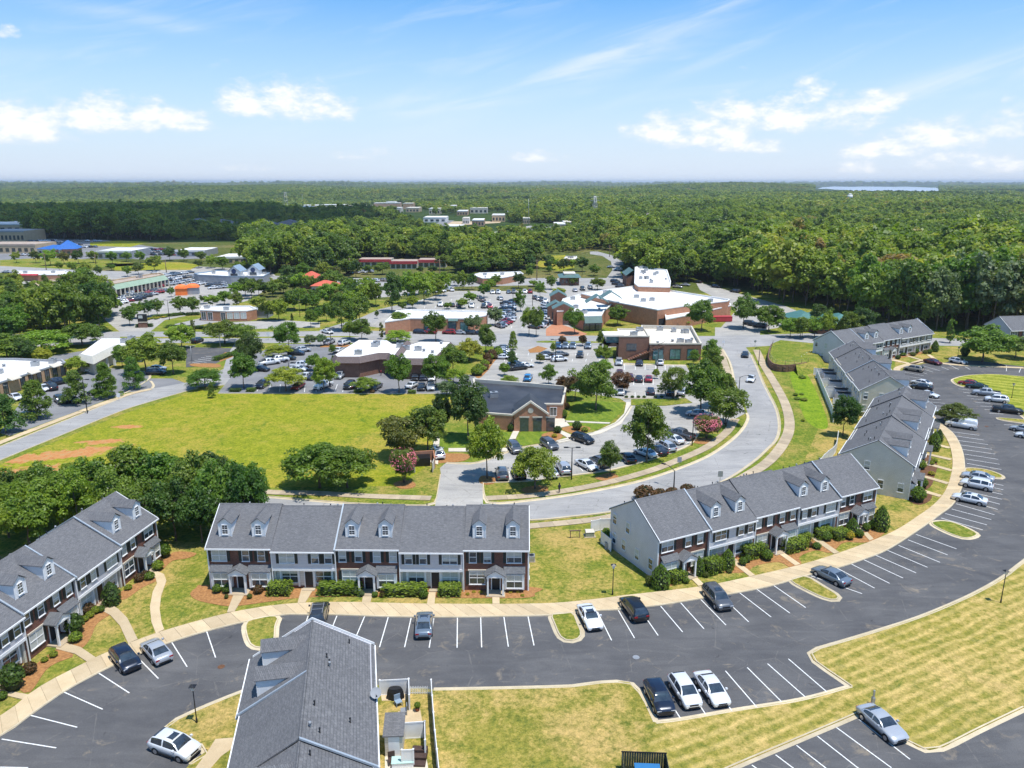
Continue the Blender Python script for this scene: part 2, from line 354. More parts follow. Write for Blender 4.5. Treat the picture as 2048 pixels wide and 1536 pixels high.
M_WHITE=simple('white_trim',(.80,.80,.79),(.74,.74,.74),scale=2,rough=.5)
M_VINYL=simple('white_vinyl',(.80,.80,.80),(.74,.73,.71),scale=1.2,rough=.45)
M_SHUT=simple('shutter_paint',(.018,.026,.026),(.03,.038,.036),rough=.5)
M_DOOR=simple('door_paint',(.02,.022,.028),rough=.4)
def glass_mat(name,c,rough=.06):
    m,t=newmat(name); n=t.noise(oc(t),1.5,3); fin(t,t.ramp(n,[(.35,c),(.65,tuple(x*1.6+.01 for x in c))]),rough,.9,Coat_Weight=.4); return m
M_GLASS=glass_mat('window_glass',(.035,.045,.055))
M_TGLASS=glass_mat('teal_glass',(.05,.13,.14))
M_BLIND=simple('window_blind',(.55,.56,.52),(.42,.44,.42),scale=3,rough=.35,spec=.6)
def shingle_mat(name,c,c2,c3):
    m,t=newmat(name); sx=t.nd('ShaderNodeSeparateXYZ',{0:oc(t)})
    v=t.nd('ShaderNodeCombineXYZ',{0:sx.outputs[0],1:t.m('ADD',t.m('MULTIPLY',sx.outputs[1],1.),t.m('MULTIPLY',sx.outputs[2],.6)),2:0.})
    b=t.nd('ShaderNodeTexBrick',{'Vector':v,'Color1':(*c,1),'Color2':(*c2,1),'Mortar':(*c3,1),'Scale':1.,'Mortar Size':.012,'Brick Width':.34,'Row Height':.15,'Bias':-.1},offset=.37)
    st=t.nd('ShaderNodeMapping',{'Vector':v,'Scale':(2.2,7.,1)}); n=t.noise(st,1.,4,.8); n2=t.noise(oc(t),.25,4)
    col=t.mix(.6,b.outputs[0],t.ramp(n,[(.3,(.55,.55,.57)),(.5,(.95,.95,.96)),(.68,(1.5,1.46,1.42))]),'MULTIPLY')
    sk=t.noise(t.nd('ShaderNodeMapping',{'Vector':oc(t),'Scale':(1.1,.16,.16)}),1.,5,.6)
    col=t.mix(.28,col,t.ramp(n2,[(.3,(.74,.74,.75)),(.7,(1.18,1.17,1.15))]),'MULTIPLY'); col=t.mix(.15,col,t.ramp(sk,[(.35,(.72,.72,.73)),(.6,(1.1,1.1,1.1))]),'MULTIPLY')
    fin(t,col,.9,.2,bump=b.outputs[1],bs=-.5,bd=.02); return m
M_ROOF=shingle_mat('charcoal_shingles',(.170,.170,.176),(.135,.135,.141),(.095,.095,.10))
M_ROOFL=shingle_mat('porch_shingles',(.17,.175,.18),(.13,.135,.14),(.08,.08,.09))
M_ROOFB=shingle_mat('brown_shingles',(.19,.15,.14),(.15,.115,.11),(.09,.07,.07))
M_ROOFT=shingle_mat('taupe_shingles',(.26,.23,.21),(.22,.19,.17),(.14,.12,.11))
M_FLASH=simple('metal_flashing',(.42,.47,.52),rough=.45,metal=.3)
M_WROOF=simple('white_membrane_roof',(.80,.79,.77),(.62,.60,.57),scale=.14,rough=.7,detail=7,lo=.3,hi=.8)
M_CROOF=simple('cream_membrane_roof',(.74,.69,.60),(.58,.52,.43),scale=.2,rough=.7,detail=7,lo=.3,hi=.8)
M_DROOF=simple('dark_membrane_roof',(.030,.033,.042),(.060,.063,.072),scale=.25,rough=.55,detail=6)
M_TROOF=simple('tan_gravel_roof',(.42,.34,.28),(.34,.27,.22),scale=.3,rough=.9)
M_GREENM=simple('green_metal_roof',(.085,.15,.14),(.11,.185,.17),scale=.8,rough=.45)
M_TEALM=simple('teal_metal_roof',(.06,.16,.145),(.09,.21,.19),scale=.8,rough=.45)
M_BLUEM=simple('blue_metal_roof',(.03,.12,.40),(.04,.15,.46),scale=.8,rough=.4)
M_REDT=simple('red_tile_roof',(.62,.14,.08),(.5,.10,.06),scale=1.2,rough=.6)
M_REDP=simple('red_panel',(.50,.06,.07),scale=1,rough=.5)
M_ORANGE=simple('orange_canvas',(.80,.16,.04),(.9,.24,.06),scale=.8,rough=.6)
M_BEIGE=simple('beige_stucco',(.60,.55,.46),(.52,.47,.39),scale=.5)
M_BEIGE2=simple('ribbed_beige_metal',(.52,.50,.44),(.46,.44,.39),scale=1.2)
M_GREY=simple('grey_panel',(.35,.36,.38),(.28,.29,.31),scale=.6,rough=.6)
M_GREYB=simple('blue_grey_panel',(.25,.33,.42),scale=.6,rough=.6)
M_TANW=simple('tan_wall',(.52,.40,.26),(.45,.34,.22),scale=.5)
M_DARKM=simple('black_metal',(.012,.012,.014),rough=.45,spec=.5)
M_STEEL=simple('galvanised_steel',(.42,.43,.44),rough=.45,metal=.5)
M_WOOD=simple('wood_pole',(.22,.15,.10),scale=2)
M_BARK=simple('bark',(.12,.09,.065),(.19,.15,.115),scale=4,rough=.95)
M_WATER=simple('lake_water',(.40,.46,.53),rough=.5,spec=.6)  # pale sky reflection put into the base colour
M_TIRE=simple('tyre_rubber',(.015,.015,.016),rough=.8)
M_RIM=simple('alloy_rim',(.5,.5,.52),rough=.3,metal=.8)
M_HL=simple('headlamp_lens',(.7,.72,.74),rough=.1,spec=.8)
M_TL=simple('tail_lamp_lens',(.35,.01,.012),rough=.15,spec=.7)
M_CGL=glass_mat('car_glass',(.022,.028,.036),.03)
M_PLAST=simple('black_plastic',(.02,.02,.022),rough=.55)
def paint():
    m,t=newmat('car_paint'); oi=t.nd('ShaderNodeObjectInfo')
    fin(t,oi.outputs['Color'],.28,.5,.25,Coat_Weight=1.,Coat_Roughness=.04); return m
M_PAINT=paint()
def leaf_mat(name,forest=False):
    m,t=newmat(name); oi=t.nd('ShaderNodeObjectInfo'); at=t.nd('ShaderNodeAttribute',attribute_name='tint')
    r=oi.outputs['Random']
    if forest:
        p=pos(t); n=t.noise(p,.010,4,.6); n2=t.noise(p,.0028,3,.6)
        a=t.m('ADD',t.m('MULTIPLY',r,.62),t.m('ADD',t.m('MULTIPLY',t.nd('ShaderNodeMapRange',{0:n,1:.3,2:.7,3:0.,4:1.}),.24),t.m('MULTIPLY',t.nd('ShaderNodeMapRange',{0:n2,1:.35,2:.65,3:0.,4:1.}),.30)))
        base=t.ramp(a,[(0.,(.050,.092,.022)),(.25,(.092,.156,.026)),(.5,(.162,.238,.030)),(.76,(.250,.315,.038)),(.94,(.33,.35,.06)),(1.,(.32,.22,.08))])
    else:
        base=t.mix(1.,oi.outputs['Color'],t.ramp(r,[(0,(.82,.86,.8)),(1,(1.15,1.1,1.15))]),'MULTIPLY')
    col=t.mix(1.,base,t.ramp(at.outputs['Fac'],[(0.,(.60,.66,.64)),(.5,(1.,1.,1.)),(1.,(1.6,1.42,1.15))]),'MULTIPLY')
    b=t.nd('ShaderNodeBsdfPrincipled',{'Base Color':col,'Roughness':.48,'Specular IOR Level':.4})
    tr=t.nd('ShaderNodeBsdfTranslucent',{0:t.mix(1.,col,(1.25,1.4,.6),'MULTIPLY')})
    mx=t.nd('ShaderNodeMixShader',{0:.42,1:b,2:tr}); t.nd('ShaderNodeOutputMaterial',{0:mx}); return m
M_LEAF=leaf_mat('leaves'); M_FLEAF=leaf_mat('forest_leaves',True)
M_PINK=simple('pink_blossom',(.62,.10,.17),(.75,.25,.28),scale=3,rough=.8)
M_SKIN=simple('skin',(.35,.2,.14)); M_CLOTH1=simple('dark_cloth',(.03,.03,.05)); M_CLOTH2=simple('red_cloth',(.35,.05,.06))
# ---------------- foliage prototypes ----------------
def leafmesh(name,C,N,S,T,mat,extra=None,rng=None,core=None):
    """quads at C facing N of size S with tint T; core: unused; extra: trunk, for shrubs a solid core coloured dark as inner shade"""
    n=len(C); rs=np.random.RandomState(5)
    N=N/np.maximum(1e-6,np.linalg.norm(N,axis=1,keepdims=True))
    a=np.cross(N,rs.normal(size=(n,3))); a/=np.maximum(1e-6,np.linalg.norm(a,axis=1,keepdims=True)); b=np.cross(N,a)
    s=S[:,None]; asp=rs.uniform(.55,.9,(n,1))
    V=np.stack([C-a*s*.5,C-b*s*.5*asp+N*s*.08,C+a*s*.5,C+b*s*.5*asp+N*s*.08],1).reshape(-1,3)
    nv=len(V); ev=0; ef=[]
    if extra: 
        V=np.concatenate([V,np.array(extra.v,dtype=float)]); ef=extra.f
    me=bpy.data.meshes.new(name)
    li=list(range(nv)); starts=[4*i for i in range(n)]; tot=4*n
    for f in ef:
        starts.append(tot); li+= [nv+i for i in f]; tot+=len(f)
    me.vertices.add(len(V)); me.vertices.foreach_set('co',V.ravel())
    me.loops.add(tot); me.loops.foreach_set('vertex_index',li)
    me.polygons.add(len(starts)); me.polygons.foreach_set('loop_start',starts)
    me.materials.append(mat)
    if extra: me.materials.append(M_BARK)
    mi=np.zeros(len(starts),dtype=np.int32); mi[n:]=1; me.polygons.foreach_set('material_index',mi)
    at=me.attributes.new('tint','FLOAT','FACE'); tv=np.zeros(len(starts)); tv[:n]=T; at.data.foreach_set('value',tv)
    me.update(calc_edges=True); return me
def crown_pts(kind,seed,nc,nl,size):
    """leaf cards over clumps that fill a crown: unit height 0..1, unit width -0.5..0.5"""
    rs=np.random.RandomState(seed); Cs=[];Ns=[];Ts=[]
    k=0; ph=rs.uniform(0,6.28,6); lobes=[]
    for _ in range(15 if kind!='oval' else 12):
        dd=rs.normal(size=3); dd/=np.linalg.norm(dd); dd[2]=abs(dd[2])*1.1-.45; dd/=np.linalg.norm(dd); lobes.append(dd*rs.uniform(.50,.90))
    while k<nc:
        if kind in('round','oval','light'):
            z0,rz,rr=(.57,.43,.5) if kind!='oval' else (.55,.45,.5)
            d=rs.normal(size=3); d/=np.linalg.norm(d); q=rs.uniform(.45,1.)**.5
            if d[2]<-.55 and rs.rand()<.5: continue
            lob=1+.16*math.sin(3*math.atan2(d[1],d[0])+ph[0])+.10*math.sin(5*math.atan2(d[1],d[0])+ph[1]+4*d[2])
            r=q*.80*lob; c=np.array([d[0]*rr*r,d[1]*rr*r,z0+d[2]*rz*q*.84])
            if kind=='oval' and c[2]>z0: c[:2]*=1-.45*(c[2]-z0)/rz
            cr=rs.uniform(.09,.15)
            if k%4!=0:
                lb=lobes[rs.randint(len(lobes))]; g_=rs.normal(0,.075,3); c=np.array([lb[0]*rr*.78,lb[1]*rr*.78,z0+lb[2]*rz*.80])+g_; cr=rs.uniform(.085,.14)
                if kind=='oval' and c[2]>z0: c[:2]*=1-.4*(c[2]-z0)/rz
        elif kind=='spread':
            a=rs.uniform(0,6.28); rr=.5*math.sqrt(rs.uniform(0,1))*.9; lob=1+.18*math.sin(4*a+ph[0])
            z=.46+.40*(1-(rr/.5)**2)+rs.uniform(-.30,.03); c=np.array([math.cos(a)*rr*lob,math.sin(a)*rr*lob,z]); cr=rs.uniform(.09,.15)
        elif kind=='conic':
            z=rs.uniform(.10,.97); rm=.5*(1-z)**.75*1.05+.03; a=rs.uniform(0,6.28); rr=rm*rs.uniform(.5,1)*.85*(1+.14*math.sin(5*a+ph[2]+8*z)); c=np.array([math.cos(a)*rr,math.sin(a)*rr,z]); cr=rs.uniform(.085,.13)
        elif kind=='column':
            z=rs.uniform(.12,.95); rm=.5*math.sin(math.pi*(z*.86+.07))**.6; a=rs.uniform(0,6.28); rr=rm*rs.uniform(.5,1)*.82; c=np.array([math.cos(a)*rr,math.sin(a)*rr,z]); cr=rs.uniform(.08,.13)
        elif kind=='pine':
            z=rs.uniform(.2,.98); rm=.5*math.sin(math.pi*min(1,(1.06-z)/.8)*.55); a=rs.uniform(0,6.28); rr=rm*rs.uniform(.3,1)*.9; c=np.array([math.cos(a)*rr,math.sin(a)*rr,z]); cr=rs.uniform(.08,.13)
        elif kind=='vase':
            z=rs.uniform(.30,.95); rm=.5*math.sin(math.pi*min(.5,(z-.12)*.62)+.25)*(1 if z<.75 else 1-.9*(z-.75)); a=rs.uniform(0,6.28); rr=rm*rs.uniform(.45,1)*.9*(1+.12*math.sin(4*a+ph[1])); c=np.array([math.cos(a)*rr,math.sin(a)*rr,z]); cr=rs.uniform(.10,.155)
        k+=1
        u=rs.normal(size=(nl,3)); u/=np.linalg.norm(u,axis=1,keepdims=True); u[:,2]=np.where(u[:,2]<-.35,-u[:,2]*.7,u[:,2])
        rad=cr*rs.uniform(.55,1.08,(nl,1)); sq=np.array([1,1,.8])
        Cs.append(c+u*rad*sq); Ns.append(u*.9+rs.normal(size=(nl,3))*.5+np.array([0,0,.55]))
        base=rs.uniform(.15,.85); Ts.append(np.clip(base*.5+.25+rs.normal(0,.16,nl),0,1))
    C=np.concatenate(Cs);N=np.concatenate(Ns);T=np.concatenate(Ts)
    return C,N,rs.uniform(.7,1.3,len(C))*size,T
def trunk_mb(seed,top=.62,r=.022,limbs=6,multi=0,mat=0):
    rs=random.Random(seed); mb=MB()
    if multi:
        for i in range(multi):
            a=6.28*i/multi+rs.random(); e=Vector((math.cos(a)*.22,math.sin(a)*.22,top)); m_=Vector((math.cos(a)*.07,math.sin(a)*.07,top*.5))
            mb.cyl((math.cos(a)*.02,math.sin(a)*.02,-.02),m_,r*.8,r*.6,6,mat); mb.cyl(m_,e,r*.6,r*.25,6,mat)
    else:
        p=Vector((0,0,-.02)); n=4
        for i in range(n):
            q=Vector((rs.uniform(-.012,.012),rs.uniform(-.012,.012),top*(i+1)/n)); mb.cyl(p,q,r*(1.25 if i==0 else 1-.2*i),r*(1-.2*(i+1)),7,mat); p=q
        for i in range(limbs):
            z=top*rs.uniform(.45,.95); a=6.28*i/limbs+rs.random(); L=rs.uniform(.16,.30)
            mb.cyl((0,0,z),(math.cos(a)*L,math.sin(a)*L,z+L*rs.uniform(.5,.9)),r*.42,r*.12,5,mat)
    return mb
TREEM={}   # kind -> list of (crown mesh, trunk mesh, joined far mesh)
SPEC={'round':(100,112,.046),'oval':(100,106,.045),'light':(46,60,.048),'spread':(90,92,.045),'conic':(110,74,.043),'column':(50,56,.075),'pine':(80,58,.042),'vase':(84,92,.045)}
for kd,(nc,nl,sz) in SPEC.items():
    L=[]
    for s in range(3 if kd in('round','oval','spread','vase','pine') else 2):
        seed=hash_=(sum(map(ord,kd))*7+s*31)%9999
        cm=leafmesh('crown_'+kd,*crown_pts(kd,seed,nc,nl,sz),M_LEAF)
        tk=trunk_mb(seed,{'spread':.66,'conic':.85,'pine':.93,'column':.8,'vase':.5}.get(kd,.62),.020 if kd!='column' else .03,{'pine':3}.get(kd,7),4 if kd=='vase' else 0)
        tm=tk.mesh('trunk_'+kd,M_BARK)
        fm=leafmesh('tree_'+kd,*crown_pts(kd,seed+5,int(nc*.85),int(nl*.6),sz*1.35),M_LEAF,trunk_mb(seed,.6 if kd!='pine' else .9,.02,4,0))
        L.append((cm,tm,fm))
    TREEM[kd]=L
GREENS={'mid':(.140,.222,.028),'bright':(.215,.300,.032),'dark':(.080,.140,.026),'yellow':(.28,.33,.035),'olive':(.150,.180,.036),'red':(.15,.085,.036),'deep':(.050,.085,.022),'grey':(.155,.215,.090),'gold':(.45,.38,.04)}
def place_tree(p,h,w,kind,tone,label,group=None,near=None,name=None,cat='tree',seed=None):
    L=TREEM[kind]; r=random.Random(seed if seed is not None else int(p.x*13+p.y*7)); cm,tm,fm=L[r.randrange(len(L))]
    col=tuple(c*r.uniform(.9,1.12) for c in GREENS[tone]) if isinstance(tone,str) else tone
    near=(p.y<260) if near is None else near
    nm=name or {'pine':'pine_tree','conic':'willow_oak','column':'columnar_tree','spread':'spreading_tree','vase':'crape_myrtle'}.get(kind,'shade_tree')
    rz=r.uniform(0,6.28)
    if near:
        e=empty(nm,(p.x,p.y,p.z if len(p)>2 else 0),rz,label,cat,group)
        c=inst('crown',cm,e,sc_=(w,w,h)); c.color=(*col,1)
        inst('trunk',tm,e,sc_=(w,w,h)); return e
    o=inst(nm,fm,None,(p.x,p.y,0),rz,(w,w,h),label=label,cat=cat,group=group); o.color=(*col,1); return o
def T(u,vb,vt,w,kind='round',tone='mid',label='',group=None,**kw):
    p=G(u,vb); ps=dist_scale(p); h=max(2.,hfor(p,vt)); return place_tree(p,h,w/ps,kind,tone,label,group,**kw)
# shrubs
def shrub_pts(kind,seed,n,size):
    rs=np.random.RandomState(seed); u=rs.normal(size=(n,3)); u/=np.linalg.norm(u,axis=1,keepdims=True)
    if kind=='ball': u[:,2]=np.abs(u[:,2])*1.0-.25*(rs.rand(n)<.4); C=u*np.array([.5,.5,.5])*rs.uniform(.86,1.04,(n,1)); C[:,2]+=.48
    elif kind=='cone':
        z=rs.uniform(0,1,n)**1.15; a=rs.uniform(0,6.28,n); r=.5*np.power(np.sin(np.pi*np.clip(z*.72+.28,0,1)),.75)*rs.uniform(.9,1.06,n)
        C=np.stack([np.cos(a)*r,np.sin(a)*r,z],1); u=np.stack([np.cos(a),np.sin(a),.35+z*.5],1)
    elif kind=='hedge':
        C=rs.uniform(-.5,.5,(n,3)); f=rs.randint(0,7,n); u=np.zeros((n,3))
        for i,(ax,sg) in enumerate([(0,-1),(0,1),(1,-1),(1,1)]): 
            k=f==i; C[k,ax]=sg*.5; u[k,ax]=sg
        k=f>=4; C[k,2]=.5; u[k,2]=1
        C[:,2]+=.5; bul=1+.06*np.sin(C[:,0]*40+1)+0*C[:,1]; C[:,1]*=bul; C[:,2]*=.93+.07*np.cos(C[:,0]*31); C+=rs.normal(0,.018,(n,3))
    return C,u+rs.normal(size=(n,3))*.55,rs.uniform(.7,1.3,n)*size,np.clip(.5+rs.normal(0,.2,n),0,1)
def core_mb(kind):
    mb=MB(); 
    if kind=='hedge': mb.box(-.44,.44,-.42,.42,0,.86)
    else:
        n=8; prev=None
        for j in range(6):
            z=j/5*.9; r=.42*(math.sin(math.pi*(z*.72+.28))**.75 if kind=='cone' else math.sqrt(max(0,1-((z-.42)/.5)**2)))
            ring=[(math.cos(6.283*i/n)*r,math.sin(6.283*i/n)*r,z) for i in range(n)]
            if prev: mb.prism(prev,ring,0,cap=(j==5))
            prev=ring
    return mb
M_INNER=simple('inner_shade',(.022,.035,.012),(.03,.045,.016),scale=5)  # solid core of the shrubs, shade between the leaves put into its colour
SHR={}
for kd,n,sz in (('ball',520,.13),('cone',760,.10),('hedge',900,.10)):
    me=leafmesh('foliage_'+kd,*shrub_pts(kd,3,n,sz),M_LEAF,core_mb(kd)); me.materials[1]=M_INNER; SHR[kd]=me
def shrub(p,w,h,kind,tone,label,group=None,rz=0.,d=None,name=None):
    nm=name or {'ball':'round_shrub','cone':'cone_shrub','hedge':'hedge'}[kind]
    o=inst(nm,SHR[kind],None,(p.x,p.y,0),rz,(w,d or w,h),label=label,cat={'hedge':'hedge'}.get(kind,'shrub'),group=group)
    o.color=(*(GREENS[tone] if isinstance(tone,str) else tone),1); return o
# ---------------- vehicles ----------------
# side profile stations: x (front = +), z of shoulder, half width; cabin given apart
def car_body(kind):
    if kind=='sedan': L,Wd,Hh=4.85,1.92,1.47; hood,belt,deck=.82,.93,.98; cx=(1.25,.45,-.95,-1.75)
    elif kind=='coupe': L,Wd,Hh=4.75,1.94,1.40; hood,belt,deck=.80,.92,.97; cx=(1.0,.20,-.90,-1.75)
    elif kind=='suv': L,Wd,Hh=4.75,2.0,1.72; hood,belt,deck=.98,1.08,1.10; cx=(1.30,.62,-1.80,-2.22)
    elif kind=='hatch': L,Wd,Hh=4.55,1.94,1.63; hood,belt,deck=.92,1.02,1.05; cx=(1.25,.50,-1.45,-2.05)
    elif kind=='pickup': L,Wd,Hh=5.8,2.0,1.88; hood,belt,deck=1.12,1.22,1.22; cx=(1.45,.80,-.85,-1.15)
    elif kind=='van': L,Wd,Hh=5.7,2.02,2.10; hood,belt,deck=1.15,1.25,1.25; cx=(2.10,1.25,-2.60,-2.80)
    h=L/2; w=Wd/2
    # sections: (x, z bottom, z shoulder, half width, crown height)
    st=[(h,.35,.55,w*.78),(h-.10,.24,hood*.82,w*.93),(h-.45,.20,hood*.97,w*.99),(cx[0]+.05,.20,belt*.985,w),(cx[1],.20,belt,w),(0,.20,belt,w),(cx[2],.20,belt+.01,w),(max(cx[3],-h+.35),.20,deck,w*.985),(-h+.28,.24,deck-.02,w*.97),(-h+.08,.28,deck*.88,w*.94),(-h,.36,.62,w*.86)]
    st=[s for i,s in enumerate(st) if i==0 or s[0]<st[i-1][0]-.03]
    mb=MB(); rings=[]
    for x,zb,zs,hw in st:
        zm=zb+(zs-zb)*.55
        r=[(x,-hw*.90,zb),(x,-hw,zm),(x,-hw*.985,zs-.05),(x,-hw*.92,zs+.01),(x,-hw*.45,zs+.045),(x,hw*.45,zs+.045),(x,hw*.92,zs+.01),(x,hw*.985,zs-.05),(x,hw,zm),(x,hw*.90,zb)]
        b=len(mb.v); mb.v+=r; rings.append(b)
    for a,b in zip(rings,rings[1:]):
        for i in range(9):
            mb.f.append((a+i,a+i+1,b+i+1,b+i)); mb.mi.append(0); mb.sm.append(True)
        mb.f.append((a+9,a,b,b+9)); mb.mi.append(2); mb.sm.append(False)
    for b,rv in ((rings[0],False),(rings[-1],True)):
        f=tuple(b+i for i in range(10)); mb.f.append(f if rv else f[::-1]); mb.mi.append(0); mb.sm.append(False)
    return mb,L,w,Hh,belt,deck,cx,hood
def make_car(kind):
    """meshes in order: body, windows, wheel, lamps..., and one joined mesh for far copies"""
    mb,L,w,Hh,belt,deck,cx,hood=car_body(kind); h=L/2
    zr=Hh-.05; cb=[(cx[0],belt+.01),(cx[3],(deck if kind!='pickup' else belt)+.01)]
    wb=w*.92; wt=w*.72 if kind!='van' else w*.80
    gl=MB(); rf=MB()
    x0,x1,x2,x3=cx; zb0=belt+.0; zb3=(deck if kind!='pickup' else belt)
    N=22; cols=[]
    for i in range(N+1):
        t=i/N; x=x0+(x3-x0)*t
        if x>x1: q=(x0-x)/(x0-x1); zt=zb0+(zr-.03-zb0)*(1-(1-q)**1.55)
        elif x>=x2: q=(x1-x)/(x1-x2); zt=zr-.03+.075*math.sin(math.pi*q)
        else: q=(x-x3)/(x2-x3); zt=zb3+(zr-.03-zb3)*(1-(1-q)**(1.5 if kind in('sedan','coupe') else 2.6))
        zb=zb0+(zb3-zb0)*t; f=(zt-zb)/(zr-zb+1e-6); ww=wb+(wt-wb)*max(0,min(1,f))
        r=[(x,-wb,zb),(x,-wb+(wb-ww)*.5,zb+(zt-zb)*.5),(x,-ww,zb+(zt-zb)*.90),(x,-ww*.86,zt),(x,-ww*.45,zt+.02*f),(x,ww*.45,zt+.02*f),(x,ww*.86,zt),(x,ww,zb+(zt-zb)*.90),(x,wb-(wb-ww)*.5,zb+(zt-zb)*.5),(x,wb,zb)]
        cols.append((x,r))
    pil=[.5*(x0+x1)-.05 if False else None]
    for i in range(N):
        xa,ra=cols[i]; xb,rb_=cols[i+1]; xm=(xa+xb)/2
        for j in range(9):
            side_=j in(0,1,7,8); top_=j in(2,3,4,5,6)
            if top_: painted=(x2-.02<=xm<=x1+.02) or (j in(2,6))
            else:
                painted=(xm>x0-.22 and False) or (abs(xm-(x1+x2)/2-.05)<.09) or (xm<x3+(.42 if kind in('sedan','coupe') else .30)) or (kind=='suv' and abs(xm-(x2+.15))<.09)
                if kind=='van' and xm<x1-.75: painted=True
            if kind=='van' and xm<x2+.1: painted=True
            q4=[ra[j],rb_[j],rb_[j+1],ra[j+1]]
            (rf if painted else gl).face(q4[::-1],0,True)
    for mbb in(gl,rf):     # weld so that shading is smooth
        key={}; nv=[]; mp=[]
        for v_ in mbb.v:
            k_=(round(v_[0],4),round(v_[1],4),round(v_[2],4))
            if k_ not in key: key[k_]=len(nv); nv.append(v_)
            mp.append(key[k_])
        mbb.v=nv; mbb.f=[tuple(mp[i] for i in f) for f in mbb.f]
        ok=[len(set(f))>2 for f in mbb.f]; mbb.mi=[m for m,o_ in zip(mbb.mi,ok) if o_]; mbb.sm=[m for m,o_ in zip(mbb.sm,ok) if o_]; mbb.f=[tuple(dict.fromkeys(f)) for f,o_ in zip(mbb.f,ok) if o_]
    mir=MB()
    for s in(-1,1): mir.box(cx[0]-.42,cx[0]-.22,min(s*(w+.0),s*(w+.2)),max(s*(w+.0),s*(w+.2)),belt+.02,belt+.17)
    bump=MB(); 
    bump.box(h-.06,h+.02,-w*.55,w*.55,.30,.46); bump.box(-h-.02,-h+.05,-w*.62,w*.62,.32,.50)
    bump.box(h-.04,h+.005,-w*.45,w*.45,hood*.60,hood*.76)
    for s in(-1,1): bump.box(-h+.75,h-.85,min(s*w*.93,s*(w+.005)),max(s*w*.93,s*(w+.005)),.20,.32)
    bed=None
    if kind=='pickup': bump.box(-h+.18,cx[3]-.12,-w*.78,w*.78,belt-.02,belt+.045)
    wr=.35 if kind in('suv','pickup','van') else .325
    wx=(h-.92,-h+ (1.0 if kind!='pickup' else 1.25))
    wh=MB(); wh.cyl((0,-.115,0),(0,.115,0),wr,wr,14,0)
    rim=MB(); rim.cyl((0,-.125,0),(0,.125,0),wr*.66,wr*.66,10,0)
    arch=MB()
    for x in wx:
        for s in(-1,1): arch.cyl((x,s*(w*.80),wr),(x,s*(w*1.0+.004),wr),wr+.07,wr+.07,14,0)
    hl=MB(); hl.prism([(h-.35,0,hood*.72),(h-.08,0,hood*.60),(h-.08,.0,hood*.74),(h-.38,.0,hood*.86)],[(h-.38,.0,hood*.72)]*4,cap=False) if False else hl.box(h-.30,h-.055,-.20,.20,hood*.66,hood*.80)
    tl=MB(); tl.box(-h+.02,-h+.20,-.19,.19,deck*.70,deck*.87)
    # whole body = shell + roof skin; joined far copy
    body=MB(); 
    for src in (mb,rf,mir):
        b=len(body.v); body.v+=src.v; body.f+=[tuple(i+b for i in f) for f in src.f]; body.mi+=src.mi; body.sm+=src.sm
    trim=MB()
    for src in(bump,arch):
        b=len(trim.v); trim.v+=src.v; trim.f+=[tuple(i+b for i in f) for f in src.f]; trim.mi+=src.mi; trim.sm+=src.sm
    far=MB()
    def add(src,m,off=(0,0,0)):
        b=len(far.v); far.v+=[(x+off[0],y+off[1],z+off[2]) for x,y,z in src.v]; far.f+=[tuple(i+b for i in f) for f in src.f]; far.mi+=[m if q==0 else 3 for q in src.mi]; far.sm+=src.sm
    add(body,0); add(gl,1); add(trim,3)
    for x in wx:
        for s in(-1,1): add(wh,2,(x,s*(w-.10),wr))
    for s in(-1,1): add(hl,4,(0,s*w*.68,0)); add(tl,5,(0,s*w*.70,0))
    return dict(body=body.mesh('car_body',[M_PAINT,M_PLAST,M_PLAST]),glass=gl.mesh('car_windows',M_CGL),trim=trim.mesh('car_trim',M_PLAST),wheel=wh.mesh('wheel',M_TIRE),rim=rim.mesh('rim',M_RIM),
        hl=hl.mesh('headlight',M_HL),tl=tl.mesh('tail_light',M_TL),far=far.mesh('parked_car',[M_PAINT,M_CGL,M_TIRE,M_PLAST,M_HL,M_TL]),wx=wx,w=w,wr=wr,h=h,Hh=Hh,cx=cx,wt=wt)
CARM={k:make_car(k) for k in('sedan','coupe','suv','hatch','pickup','van')}
PAINTS={'white':(.78,.78,.78),'silver':(.42,.44,.47),'grey':(.10,.105,.115),'black':(.010,.010,.012),'navy':(.012,.017,.035),'blue':(.02,.07,.16),'brightblue':(.03,.25,.55),'steel':(.16,.20,.25),'red':(.30,.012,.018),'maroon':(.12,.010,.016),'green':(.012,.035,.02),'charcoal':(.035,.037,.042),'champagne':(.35,.31,.25)}
VN={'sedan':'sedan','coupe':'coupe','suv':'sport_utility_car','hatch':'hatchback','pickup':'pickup_truck','van':'cargo_van'}
